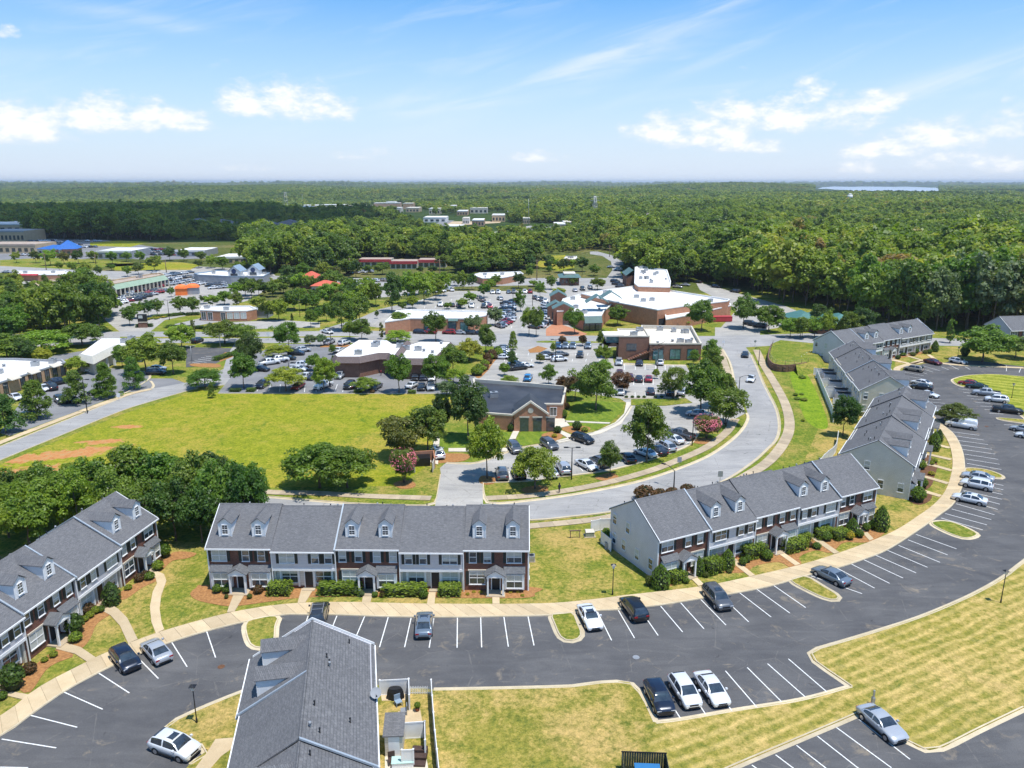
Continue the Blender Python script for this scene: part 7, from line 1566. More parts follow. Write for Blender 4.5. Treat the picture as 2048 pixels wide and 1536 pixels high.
# ---------------- trees one by one ----------------
PH={'round':'round crowned','oval':'egg shaped','light':'airy','spread':'wide spreading','conic':'cone shaped','column':'narrow upright','pine':'pine','vase':'many stemmed'}
TN={'mid':'mid green','bright':'light green','dark':'dark green','yellow':'yellow green','olive':'olive green','red':'reddish brown','deep':'very dark','grey':'grey green','gold':'golden'}
def trees(lst,where,group=None,**kw):
    cnt={}
    for t in lst:
        u,vb,vt,w,k,tn=t[:6]; w_=where if len(t)<7 else t[6]
        T(u,vb,vt,w,k,tn,'%s %s tree %s'%(TN[tn],PH[k],w_),group if len(t)<7 else None,**kw)
trees([(60,1092,985,120,'round','mid'),(18,1075,965,100,'round','bright'),(120,1058,948,125,'round','bright'),(190,1032,915,120,'round','mid'),(262,1020,882,118,'oval','mid'),(330,1022,905,120,'round','mid'),(398,1048,903,118,'round','mid'),(458,1064,912,118,'round','mid'),(498,1078,930,92,'round','dark'),(500,1036,925,92,'round','mid'),(425,1020,905,100,'round','dark'),(352,1082,955,112,'round','dark'),(300,1076,958,105,'round','mid'),(235,1062,938,110,'pine','mid'),(160,1068,945,100,'pine','bright'),(85,1030,925,105,'round','mid'),(20,1036,940,110,'round','mid'),(405,1085,965,95,'round','dark'),(455,1086,985,80,'round','dark'),(150,1020,930,95,'pine','bright'),(-20,1130,1000,120,'round','bright'),(290,1010,900,80,'pine','mid')],'in the grove behind the left rows','trees of the grove behind the left rows')
trees([(75,838,762,72,'conic','mid'),(154,808,742,62,'conic','mid'),(214,795,727,60,'conic','mid'),(269,778,715,52,'conic','mid'),(12,866,790,78,'conic','dark')],'in the row along the left road','row of conifers along the left road')
trees([(158,748,712,52,'round','bright','between the beige and tan brick shops'),(292,745,670,88,'round','bright','towering beside the beige shop'),(347,748,680,60,'round','mid','right of the towering bright one'),(364,697,648,56,'round','yellow','above the dark side car park'),(245,735,688,36,'round','mid','in front of the beige shop'),(411,775,736,68,'spread','mid','where the left road meets the office park'),(424,796,765,18,'conic','mid','standing alone at the field top left'),(488,777,706,58,'round','mid','at the left end of the office park'),(500,745,664,58,'round','dark','behind the left end of the office park'),(15,722,664,95,'spread','mid','at far left behind the tan shops'),(85,706,655,100,'spread','bright','second from left behind the tan shops'),(165,692,642,84,'spread','mid','behind the beige shop'),(45,724,680,62,'round','dark','between the left spreading trees'),(88,730,695,38,'round','gold','beside the side lane'),(450,688,637,76,'spread','mid','by the main street, left one'),(484,690,642,60,'spread','mid','by the main street, right one')],'')
trees([(260,651,610,33,'round','mid'),(275,637,603,30,'round','mid'),(297,634,598,29,'round','dark'),(315,631,595,29,'round','mid'),(361,629,590,33,'round','mid'),(386,629,591,33,'round','mid'),(425,615,588,30,'round','bright'),(472,614,583,31,'oval','mid'),(449,610,580,33,'round','mid'),(491,592,553,38,'round','dark'),(343,594,572,15,'round','mid'),(408,608,590,20,'round','dark'),(388,670,640,13,'column','olive'),(421,658,645,13,'round','grey'),(365,665,644,12,'round','grey')],'in the plaza plantings','trees of the plaza plantings')
trees([(536,641,600,38,'round','mid'),(558,641,595,42,'round','bright'),(515,618,590,32,'round','bright'),(545,594,560,31,'round','mid'),(587,573,546,28,'round','dark'),(562,588,562,30,'round','mid'),(602,600,575,34,'round','mid'),(577,618,587,36,'round','mid'),(625,622,588,42,'round','mid'),(622,655,617,25,'round','mid'),(637,648,613,23,'round','mid'),(653,643,605,27,'round','mid'),(684,661,583,58,'oval','mid'),(702,630,577,48,'round','bright'),(720,652,590,54,'round','mid'),(735,612,558,46,'round','bright'),(752,613,562,36,'round','mid'),(670,600,562,36,'round','bright'),(700,590,553,34,'round','mid'),(735,585,552,36,'round','bright'),(618,574,545,30,'round','mid'),(645,568,545,24,'round','olive')],'among the middle car parks','trees among the middle car parks')
trees([(584,641,627,9,'conic','dark','beside the curved kerb of the middle lot'),(578,702,642,55,'round','mid','left of the office corner street'),(620,692,668,25,'round','grey','left of the pair at the office corner'),(642,692,667,23,'round','grey','right of the pair at the office corner'),(700,678,640,32,'round','bright','above the office roof, left'),(724,681,636,46,'round','mid','above the office roof corner'),(665,709,688,17,'round','mid','at the left tip of the office roof'),(558,716,686,54,'spread','yellow','in the upper office park island'),(628,741,708,31,'round','mid','on the island left of the office'),(648,784,711,50,'round','bright','at the field edge before the office'),(572,782,728,72,'spread','yellow','at the field edge among the cars'),(668,746,712,23,'conic','dark','hugging the office wall'),(730,784,752,50,'spread','bright','small at the field edge right'),(798,786,706,57,'round','mid','before the office entrance'),(872,775,706,56,'round','mid','left of the pair right of the office'),(906,750,688,62,'round','mid','right of the pair beyond the office'),(938,722,674,52,'spread','yellow','behind the office right wing'),(972,706,646,46,'oval','mid','at the street end of the orange bed'),(893,792,763,42,'round','grey','flowering pale above the dark magnolia'),(884,872,790,50,'round','deep','left of the big bank tree'),(936,880,760,88,'round','dark','hiding the left end of the bank'),(856,906,812,96,'round','mid','in the field corner behind the olive one'),(803,916,838,94,'vase','olive','with brown tips at the field corner'),(640,976,880,130,'spread','mid','with drooping limbs at the field foot, left half'),(695,975,884,110,'spread','mid','at the field foot, right half'),(974,957,832,86,'round','bright','beside the bank driveway'),(1070,978,886,92,'spread','bright','on the verge in the bank car park'),(1220,950,880,50,'round','olive','small on the verge of the bank car park'),(1293,925,797,92,'oval','mid','tallest in the bank car park'),(1450,850,781,84,'vase','mid','leaning over the sidewalk at the road bend'),(1400,828,727,92,'round','mid','between the two bank car parks'),(1436,816,738,62,'round','mid','right of the tree between the car parks'),(1346,797,738,52,'vase','mid','at the hedge row before the brown bank'),(1192,820,722,84,'round','mid','on the bank lawn'),(1150,800,748,52,'round','red','left of the bank lawn tree'),(1125,788,752,30,'round','red','at the bank roof corner'),(1243,786,746,48,'vase','red','among the cars left of the hedge row'),(1097,770,727,36,'oval','mid','behind the bank roof'),(1022,734,699,30,'oval','dark','beside the black pickup'),(1026,700,663,24,'conic','bright','at the shop car park entrance'),(1009,751,725,24,'round','bright','behind the bank, left'),(1018,772,748,36,'spread','bright','touching the back of the bank roof'),(908,768,734,42,'spread','bright','beside the pale flowering one'),(1204,700,658,24,'oval','mid','left of the brown bank'),(1125,692,671,19,'round','red','left of two little dark red trees by the street'),(1165,692,669,18,'round','red','right of two little dark red trees by the street'),(1107,706,684,16,'oval','bright','in the shop car park island'),(1080,726,708,22,'round','olive','square in the low island of the shop park'),(1312,757,736,18,'oval','yellow','thin between red cars and round trees'),(1322,794,764,22,'light','mid','slender at the hedge row'),(1206,728,690,40,'round','bright','leaning on the brown bank tower'),(1420,736,676,40,'oval','mid','right of the brown bank, upper'),(1425,755,695,44,'oval','mid','right of the brown bank, lower'),(1387,729,697,26,'oval','mid','before the glass front of the brown bank'),(1210,748,718,36,'round','bright','left of the cars before the brown bank')],'')
trees([(1058,671,613,38,'round','bright','left of two before the supermarket park'),(1072,673,611,34,'round','mid','right of two before the supermarket park'),(1149,668,614,44,'round','mid','before the supermarket entrance wing'),(990,651,612,36,'round','grey','at the end of the brick shops'),(1041,623,578,28,'oval','mid','in the middle of the supermarket park'),(1080,594,560,22,'round','mid'),(1037,577,544,27,'round','dark'),(1102,579,549,24,'round','mid'),(1118,593,574,27,'round','yellow'),(992,573,547,23,'round','mid'),(980,583,556,27,'round','bright'),(968,595,565,25,'round','mid'),(1060,557,534,17,'round','mid'),(1195,580,554,33,'round','mid'),(1145,571,554,19,'round','mid'),(1067,573,560,22,'round','bright')],'around the supermarket car park','trees around the supermarket car park')
trees([(784,624,542,48,'oval','dark','darkest and tallest behind the brick shops'),(815,608,545,50,'round','bright'),(848,607,546,48,'round','bright'),(872,600,552,38,'round','bright'),(888,592,540,30,'round','bright'),(830,590,540,44,'round','bright'),(862,585,540,40,'round','bright'),(825,617,590,26,'round','bright'),(805,621,603,20,'round','mid'),(896,618,604,20,'round','mid'),(926,580,540,28,'oval','bright'),(944,580,545,24,'round','dark'),(925,617,595,26,'round','bright'),(940,607,583,28,'round','bright'),(910,572,548,24,'round','bright')],'behind the brick shops','bright clump behind the brick shops')
trees([(795,658,622,46,'round','mid','at the left end of the brick shops'),(872,684,620,52,'round','mid','in front of the brick shops'),(947,667,628,40,'round','grey','before the right end of the brick shops'),(763,678,645,11,'column','olive','by the main street median'),(796,685,657,52,'spread','yellow','low above the office roof ridge'),(754,637,619,9,'round','dark','by the access road'),(1235,651,608,43,'round','mid','left before the supermarket hall'),(1317,649,622,50,'round','mid','middle before the supermarket hall'),(1362,650,634,44,'spread','bright','low before the supermarket hall'),(1403,662,597,54,'round','mid','at the supermarket corner'),(1486,657,591,56,'round','mid','beyond the supermarket drive'),(1537,664,608,62,'round','mid','right of the supermarket drive'),(1580,675,634,40,'round','bright','left of three by the street'),(1604,675,635,32,'round','bright','middle of three by the street'),(1628,675,631,42,'round','bright','right of three by the street'),(1671,666,637,17,'conic','dark','before the teal roofs'),(1899,686,639,21,'column','mid','egg shaped at the street beyond the farthest row'),(1964,724,654,112,'round','mid','large at the end of the car park'),(2030,716,670,64,'round','mid','at the right edge before the grey roof'),(1685,872,787,54,'round','dark','behind the tan gabled row'),(1911,846,805,66,'spread','olive','small flat topped in the car park')],'')
trees([(119,541,523,17,'round','bright'),(147,546,523,22,'round','bright'),(172,549,522,28,'round','bright'),(170,557,533,28,'round','mid'),(197,553,530,18,'round','mid'),(223,541,528,21,'round','mid'),(398,536,519,22,'round','mid'),(422,536,509,24,'round','bright'),(445,539,511,28,'round','mid'),(480,539,522,32,'round','mid'),(692,549,524,42,'round','mid'),(735,549,529,22,'round','mid'),(765,549,524,36,'round','mid'),(841,548,532,18,'round','dark'),(865,548,530,20,'round','dark'),(937,546,517,38,'round','mid'),(1000,546,509,44,'round','mid'),(1060,547,524,20,'round','mid'),(1099,549,531,15,'round','mid'),(1188,552,528,26,'round','mid'),(1254,552,523,26,'round','dark'),(965,548,520,34,'round','mid')],'along the highway','trees along the highway')
rt_=random.Random(31); lt=[]
for (ua,va,ub,vb_,n) in ((470,600,690,575,12),(560,620,740,606,9),(20,530,420,522,13),(560,560,720,555,8),(880,543,1120,536,13),(1090,545,1180,540,4),(1275,590,1300,580,1),(235,556,330,540,3)):
    for i in range(n):
        t_=(i+.5)/n; u_=ua+(ub-ua)*t_+rt_.uniform(-6,6); v_=va+(vb_-va)*t_+rt_.uniform(-4,4); p_=G(u_,v_); s_=dist_scale(p_); hh_=rt_.uniform(5.5,10.5); lt.append((u_,v_,v_-hh_*s_*.97,hh_*s_*rt_.uniform(.7,1.0),'round',rt_.choice(['mid','bright','mid','dark','olive'])))
trees(lt,'between the far shops','trees between the far shops')
trees([(1600,677,632,38,'round','mid','left before the teal roofs'),(1652,676,624,36,'round','bright','right before the teal roofs'),(1692,675,620,46,'round','mid','at the teal wing end'),(1720,672,612,50,'round','dark','right of the teal wing'),(1632,660,605,44,'round','dark','behind the teal roofs')],'')
# pink blossom on two crape myrtles
def pinktree(u,vb,vt,w,label,amt,seed=3):
    e=T(u,vb,vt,w,'vase','olive',label); p=G(u,vb); ps=dist_scale(p); h=hfor(p,vt); wd=w/ps
    rs=np.random.RandomState(seed); n=amt; a=rs.uniform(0,6.28,n); z=rs.uniform(.45,1.0,n); r=.5*np.sin(np.pi*np.minimum(.5,(z-.12)*.62)+.25)*np.where(z<.75,1,1-.9*(z-.75)); 
    keep=(np.cos(a-.3)>-.3)|(rs.rand(n)<.35); a,z,r=a[keep],z[keep],r[keep]; C=np.stack([np.cos(a)*r*1.02,np.sin(a)*r*1.02,z+.02],1)
    me=leafmesh('blossom',C,C*1.+np.array([0,0,-.2])+rs.normal(size=C.shape)*.3,rs.uniform(.03,.06,len(C)),np.ones(len(C))*.5,M_PINK); inst('blossom',me,e,sc_=(wd,wd,h)); e.rotation_euler.z=0
pinktree(808,966,902,54,'small crape myrtle with crimson blossom beside the bin enclosure',900)
pinktree(1412,877,834,56,'crape myrtle heavy with pink blossom at the sidewalk bend',1300,5)
# ---------------- shrubs ----------------
def S(crop,x,y,wpx,hpx,kind,tone,label,group=None,rz=0.,dp=None):
    s,ox,oy=crop; p=G(x/s+ox,y/s+oy); ps=dist_scale(p); h=hfor(p,(y-hpx)/s+oy); return shrub(p,wpx/s/ps,h,kind,tone,label,group,rz,dp)
fr=C2
for x,w,h,lb in((105,58,50,'rounded bush left of the first porch walk'),(166,60,48,'second rounded bush left of the first porch walk')): S(fr,x,618,w,h,'ball','mid',lb)
S(fr,482,625,135,68,'hedge','bright','clipped hedge between the first and second walks',dp=1.7); S(fr,845,622,248,62,'hedge','bright','long clipped hedge before the middle brick unit',dp=1.7)
S(fr,1230,628,255,58,'hedge','bright','long clipped hedge before the fourth unit',dp=1.7); S(fr,1505,628,130,58,'hedge','bright','clipped hedge right of the fourth door',dp=1.7); S(fr,1350,650,56,50,'ball','mid','round bush at the end of the long hedge')
S(fr,353,622,62,48,'ball','red','dark red bush right of the first porch'); S(fr,1098,645,30,50,'cone','red','thin rusty shrub by the third walk'); S(fr,160,655,26,26,'ball','olive','small brown tuft in the left bed'); S(fr,300,655,34,30,'ball','olive','small twiggy tuft beside the first walk'); S(fr,975,640,36,34,'ball','grey','spiky pale plant by the third walk'); S(fr,1055,642,40,30,'ball','mid','low green plant right of the third walk')
for x,y in((1612,632),(1650,618),(1690,620),(1730,636),(1915,618),(1942,640),(1870,620)): S(fr,x,y,26,12,'ball','gold','low golden perennial in the last bed','golden perennials in the last bed')
for x,y,w,h,k,t,l in ((478,1005,130,155,'cone','mid','big pointed bush at the corner of the slanting row'),(590,965,110,78,'hedge','bright','short hedge beside the big pointed bush'),(738,920,80,125,'cone','mid','egg shaped bush right of the first slanting porch'),(838,905,125,100,'hedge','bright','hedge between two egg shaped bushes'),(935,880,98,135,'cone','mid','tall egg bush before the second slanting unit'),(1042,855,58,55,'ball','mid','round bush left of the second slanting walk'),(1075,835,48,50,'ball','mid','smaller round bush behind the round one'),(1115,800,170,90,'hedge','bright','deep hedge before the third slanting unit'),(1208,820,76,70,'ball','mid','round bush at the end of the deep hedge'),(1395,755,165,78,'hedge','bright','front hedge right of the middle porch'),(1445,690,120,55,'hedge','bright','rear hedge right of the middle porch'),(1590,665,130,68,'hedge','bright','hedge before the fourth slanting unit'),(1613,685,76,58,'ball','mid','round bush before that hedge'),(1702,672,110,66,'hedge','bright','hedge left of the orange brown bush'),(1785,650,86,118,'cone','mid','egg bush at the last slanting porch'),(1772,680,60,60,'ball','gold','orange brown round bush in the slanting row bed'),(1838,665,58,55,'ball','mid','round bush at the last porch walk'),(1885,620,54,55,'ball','mid','left of two round bushes by the big cone'),(1930,605,60,62,'ball','mid','right of two round bushes by the big cone'),(1980,615,108,165,'cone','mid','largest pointed bush at the end of the slanting row'),(1500,730,48,35,'ball','red','small reddish bush by the third walk'),(1548,742,60,42,'ball','mid','bright small bush by the third walk'),(790,935,46,34,'ball','olive','low brownish shrub in the slanting row bed'),(950,905,44,25,'ball','olive','low shrub beside the second walk'),(655,975,52,38,'ball','mid','low shrub under the first hedge'),(400,995,50,70,'ball','olive','wild shrub at the gable foot')):
    S(C4,x,y,w,h,k,t,l,rz=R(26.4) if k=='hedge' else 0,dp=1.6 if k=='hedge' else None)
for x,y,w,h,k,t,l in ((885,412,60,70,'ball','mid','round bush at the corner of the left row'),(598,662,95,118,'cone','dark','tall dark bush before the left row porch'),(405,820,95,105,'ball','dark','round dark bush before the left row'),(72,1115,125,130,'ball','dark','large dark bush at the left edge'),(160,1030,75,55,'ball','red','dark red spreading bush at the brick corner'),(240,970,38,26,'ball','yellow','left small yellow bush'),(288,945,42,32,'ball','yellow','right small yellow bush'),(455,755,40,30,'ball','yellow','first of the yellow bush line'),(482,735,44,34,'ball','yellow','second of the yellow bush line'),(512,712,48,38,'ball','yellow','third of the yellow bush line'),(540,705,40,34,'ball','mid','green bush ending the yellow line'),(460,710,80,55,'ball','red','brown dead looking hedge before the white unit'),(405,862,70,50,'ball','bright','fern like plant at the middle walk'),(685,585,42,26,'ball','yellow','yellow bush by the far walk'),(745,540,55,38,'ball','red','reddish bush under the far bay'),(800,530,55,38,'ball','mid','green bush under the far bay'),(845,480,60,50,'ball','bright','leafy plant beside the far porch'),(15,1170,50,40,'ball','mid','bush at the left edge below the walk'),(780,515,45,34,'ball','red','second reddish bush under the far bay'),(855,450,36,34,'ball','red','little red shrub by the corner bush')):
    S(C1,x,y,w,h,k,t,l)
for x,y,w,h,k,t,l in ((852,1345,98,98,'ball','mid','large round bush at the tan gable corner'),(880,1255,72,70,'ball','mid','round bush up the tan row front'),(958,1005,78,125,'cone','mid','tall cone bush at the tan row front'),(992,950,50,85,'cone','dark','dark cone behind the tall cone'),(875,1130,60,60,'ball','bright','bright bush at the tan row front'),(940,1100,44,26,'ball','yellow','upper yellow bush in the dark bed'),(945,1170,44,26,'ball','gold','lower golden bush in the dark bed'),(965,1085,40,26,'ball','yellow','small yellow bush in the dark bed'),(467,770,50,75,'cone','mid','upright bush at the cream gable'),(965,345,48,75,'cone','mid','dark cone at the end of the farthest row'),(630,395,32,28,'ball','dark','round bush left of the far porch'),(720,395,36,28,'ball','dark','round bush right of the far porch'),(845,358,30,34,'ball','mid','round bush near the far row end'),(932,358,34,32,'ball','mid','last round bush of the far row'),(900,358,34,24,'ball','olive','low bush of the far row'),(820,372,44,24,'ball','olive','second low bush of the far row'),(750,372,50,22,'ball','mid','third low bush of the far row'),(1165,375,60,70,'ball','dark','dark round bush left of the large tree')):
    S(C6,x,y,w,h,k,t,l)
S(PX,124.*9.27,1100,22,16,'ball','bright','x') if False else S(PX,1212,1082,22,26,'ball','bright','green bush inside the white fence corner')
for x,y,w,h,k,t,l in ((500,690,50,50,'ball','mid','left clipped ball at the bank door'),(570,675,52,52,'ball','mid','right clipped ball at the bank door'),(712,745,54,45,'ball','dark','topiary ball by the bank drive'),(838,725,66,58,'ball','dark','larger topiary by the bank drive'),(400,735,42,50,'ball','dark','dark bush at the bank left wall'),(755,650,42,58,'ball','mid','ball bush at the bank right corner'),(770,590,44,45,'ball','red','reddish ball behind the bank corner'),(890,735,50,28,'ball','yellow','yellow bush below the topiary'),(480,720,30,20,'ball','gold','golden plant by the bank walk'),(520,712,30,18,'ball','gold','second golden plant by the bank walk'),(690,775,40,24,'ball','gold','golden plants in the round bank bed')): S(D7,x,y,w,h,k,t,l)
for i,x in enumerate((1165,1205,1245,1283,1358,1398,1500,1540)): S(D7,x,513,26,14,'ball','dark','small dark ball in the hedge row by the brown bank','small ball bushes in the hedge row')
for x,y,w,h,t,l in((845,392,120,26,'yellow','yellow hedge before the office'),(715,400,36,26,'yellow','yellow bush at the office corner'),(965,390,56,42,'dark','dark bush at the office door'),(1030,395,60,32,'gold','golden bush at the office path'),(1275,578,60,24,'mid','hedge under the field edge tree, right'),(965,575,40,26,'red','rusty bush at the field edge'),(850,570,60,22,'mid','low hedge at the field edge')): S(D6,x,y,w,h,'ball' if 'hedge' not in l else 'hedge',t,l,dp=1.4 if 'hedge' in l else None)
for x,y,w,h,t,l in((345,975,140,40,'dark','dark hedge at the left end of the office park'),(560,975,110,45,'mid','hedge beside the dark blue car')): S(E6,x,y,w,h,'hedge',t,l,dp=1.6)
for x0,y0,x1,y1,c,t,l in((520,740,980,690,E2,'mid','long clipped hedge beside the plaza entrance'),(1020,700,1220,690,E2,'dark','short hedge at the restaurant'),(730,890,1420,912,E2,'dark','low hedge before the restaurant'),(1460,1395,1800,1290,E2,'mid','thick clipped hedge by the side car park'),(250,880,500,870,E2,'dark','hedge round the monument sign')):
    a,b=zc(c,[(x0,y0),(x1,y1)]); m=(a+b)/2; d=b-a; shrub(m,d.length,1.1,'hedge',t,l,rz=math.atan2(d.y,d.x),d=1.8)
for i in range(16):
    t=i/15; u=960+(1010-960)*t; v=752-50*t+3*math.sin(t*9); p=G(u-8+rnd.uniform(-5,5),v+rnd.uniform(-3,3)); shrub(p,rnd.uniform(1.6,3.),rnd.uniform(1.2,2.6),'ball',rnd.choice(['bright','mid','yellow','red']),'loose shrub along the orange bed beside the office lot','shrubs along the orange bed')
for u,v,w,h in((1290,1000,46,28),(1345,990,28,14),(1375,985,30,16),(1320,990,26,12)): S(PX,u,v,w,h,'ball','red','purple leaved shrub behind the roof of the slanting row','purple shrubs behind the slanting row')
r=random.Random(4)
for i in range(9):
    u=r.uniform(1590,1650); v=r.uniform(720,850); 
    if u>1628+ (v-740)*.3: continue
    S(PX,u,v,r.uniform(8,16),r.uniform(3,6),'ball',r.choice(['bright','yellow','bright']),'rank bright weeds on the bank behind the cream row','weed clumps on the bank')
for i in range(14):
    t_=i/13; S(PX,293+42*t_+r.uniform(-2,2),640-6*t_+r.uniform(-1.5,1.5),9,4,'ball','gold' if i%3 else 'yellow','yellow flowering shrub along the plaza entrance','yellow shrubs along the plaza entrance')
# people
def person(u,v,h,top,leg,label,ang=0.):
    p=G(u,v); v_=[(0,0,.92),(0,0,1.15),(0,0,1.38),(0,0,1.52),(0,0,1.68),(.10,0,.88),(.11,.10,.48),(.12,.0,.04),(.12,.12,.02),(-.10,0,.88),(-.11,-.06,.48),(-.12,-.16,.05),(-.12,-.04,.02),(.19,0,1.36),(.25,-.02,1.10),(.24,.10,.88),(-.19,0,1.36),(-.25,.03,1.10),(-.22,.16,.92)]
    e_=[(0,1),(1,2),(2,3),(3,4),(0,5),(5,6),(6,7),(7,8),(0,9),(9,10),(10,11),(11,12),(2,13),(13,14),(14,15),(2,16),(16,17),(17,18)]
    rr=[.14,.13,.15,.06,.11,.09,.06,.045,.035,.09,.06,.045,.035,.06,.045,.035,.06,.045,.035]
    me=bpy.data.meshes.new('person_body'); me.from_pydata(v_,e_,[]); me.materials.append(leg); o=bpy.data.objects.new('person',me); link(o); o.location=(p.x,p.y,.02); o.rotation_euler=(0,0,ang); s=h/1.78; o.scale=(s,s,s)
    sk=o.modifiers.new('skin','SKIN'); 
    for i,k in enumerate(me.skin_vertices[0].data): k.radius=(rr[i],rr[i]); k.use_root=(i==0)
    o.modifiers.new('sub','SUBSURF').levels=1; o.modifiers['sub'].render_levels=1
    tag(o,label,'person')
    j=MB(); 
    def ring(z,a,b,n=10): return [(a*math.cos(6.283*i/n),b*math.sin(6.283*i/n),z) for i in range(n)]
    j.prism(ring(.88,.19,.13),ring(1.2,.18,.13),cap=False,smooth=True).prism(ring(1.2,.18,.13),ring(1.44,.19,.12),smooth=True); j.build('shirt',top,o)
    j=MB(); j.prism(ring(1.60,.10,.11),ring(1.72,.115,.125),cap=False,smooth=True).prism(ring(1.72,.115,.125),ring(1.83,.06,.06),smooth=True); j.build('hair',M_PLAST,o)
person(1118.6,986,1.7,M_CLOTH1,M_CLOTH1,'person in dark clothes walking on the curved sidewalk',.4)
person(762.3,751,1.7,M_CLOTH2,M_CLOTH1,'person in a red top before the office')
person(660,777,1.7,M_CLOTH1,M_CLOTH1,'person standing by the white truck at the field edge')
# ---------------- woods ----------------
FOR=[[(1262,556),(1340,574),(1400,562),(1500,588),(1575,610),(1600,615),(1660,620),(1735,648),(1850,664),(1960,669),(2048,672),(2300,680),(2300,480),(1175,480),(1185,500),(1250,512)],
 [(700,517),(900,522),(905,548),(940,546),(1060,540),(1085,508),(1130,507),(1182,500),(1195,470),(1100,476),(1000,486),(850,488),(740,494)],
 [(500,545),(530,556),(560,545),(640,551),(700,537),(700,505),(770,497),(790,482),(640,466),(510,475)],
 [(-400,480),(-60,470),(60,471),(90,479),(480,482),(505,500),(640,470),(780,480),(830,466),(1190,476),(2300,490),(2300,400),(-400,400)],
 [(-200,600),(-30,576),(80,583),(190,592),(228,606),(236,655),(190,668),(120,680),(0,700),(-200,720)]]
HOLES=[[(590,421),(860,421),(870,432),(1010,424),(1020,447),(1125,447),(1140,476),(1060,484),(980,488),(870,468),(830,462),(835,452),(760,432),(590,426)],
 [(1215,448),(1318,446),(1318,456),(1215,458)],[(365,460),(470,460),(470,466),(365,466)],[(490,462),(605,462),(605,470),(490,470)],
 [(-200,460),(56,460),(60,472),(-200,500)],[(1176,500),(1200,500),(1228,508),(1250,525),(1240,540),(1170,510)],[(820,405),(745,398),(600,402),(590,416),(860,430)],[(160,402),(240,402),(240,406),(160,406)]]
def pxof(x,y):
    f=y*math.cos(PITCH)+H*math.sin(PITCH); up=y*math.sin(PITCH)-H*math.cos(PITCH); return 1024+F*x/f,768-F*up/f
LAKE=[(1628,390),(1628,371),(1880,371),(1880,390)]
def wooded(u,v):
    if inside(LAKE,u,v): return False
    if v<401: return True
    for h in HOLES:
        if inside(h,u,v): return False
    return any(inside(f,u,v) for f in FOR)
rf=random.Random(11); near=[];mid=[];far=[]
def fill(y0,y1,sp,jit,dst):
    y=y0
    while y<y1:
        xm=y*.80+25; x=-xm
        while x<xm:
            px_,py_=x+rf.uniform(-jit,jit)*sp,y+rf.uniform(-jit,jit)*sp
            u,v=pxof(px_,py_)
            if wooded(u,v): dst.append((px_,py_))
            x+=sp
        y+=sp*.9
fill(195,560,7.3,.42,near); fill(560,1150,8.8,.42,near); fill(1150,2600,13.5,.45,mid)
fill(2600,5200,19,.45,far)
fill(5200,9000,42,.45,far)
fill(9000,17000,110,.45,far)
near.sort(key=lambda q:math.hypot(*q))
def height(x,y):
    u,v=pxof(x,y); n=noise.noise(Vector((x*.012,y*.012,0)))
    h=15.5+9*n+3.5*noise.noise(Vector((x*.045,y*.045,5)))
    if u>1450 and y<430: h+=9.5
    if u<240 and v>570: h-=7.5-max(0,(v-625)*.05)
    if 350<u<620 and 450<v<484: h-=8
    if 690<u<1190 and 470<v<550: h-=2.5 if u<960 else 5.5
    if 60<u<500 and 470<v<500: h+=3
    if 560<u<1150 and 402<v<475: h-=5.5
    return max(7.,h+rf.uniform(-3.2,3.6))
NI=60
TREEF=[]
for i,(x,y) in enumerate(near[:NI]):
    u,v=pxof(x,y); h=height(x,y); k=rf.choice(['round','round','oval','oval','round','pine'] if u>1000 else ['round','oval','round'])
    tone=rf.choice(['mid','mid','bright','mid','olive','bright','grey'] if u>1000 else ['mid','bright','mid','dark'])
    where='fronting the right woods' if u>1000 else 'in the wood behind the left shops'
    place_tree(Vector((x,y,0)),h,h*rf.uniform(.60,.85),k,tone,'%s %s tree %s'%(TN[tone],PH[k],where),'trees '+where,near=False)
# the rest of the woods: one mass of instances over points
fc=bpy.data.collections.new('forest_tree_kinds'); fd=bpy.data.collections.new('distant_tree_kinds')
def proto(coll,name,me):
    o=bpy.data.objects.new(name,me); coll.objects.link(o)
for i,(kd,sz,nc,nl,w) in enumerate((('round',.058,74,44,.85),('round',.058,80,44,.98),('oval',.055,74,44,.70),('oval',.058,70,42,.62),('pine',.05,66,40,.50),('round',.056,74,44,.76),('round',.06,84,44,1.08))):
    C,N,S_,Tt=crown_pts(kd,71+i*13,nc,nl,sz); C=C*np.array([w,w,1.]); m=leafmesh('forest_tree_%s'%kd,C,N,S_*w*1.35,Tt,M_FLEAF,trunk_mb(i,.6,.012,0,0)); proto(fc,'a%d'%i,m)
for i in range(4):
    C,N,S_,Tt=crown_pts('round' if i<3 else 'oval',31+i*17,30,22,.12); w=.95; C=C*np.array([w,w,1.]); m=leafmesh('distant_tree',C,N,S_*w*1.2,Tt,M_FLEAF); proto(fd,'d%d'%i,m)
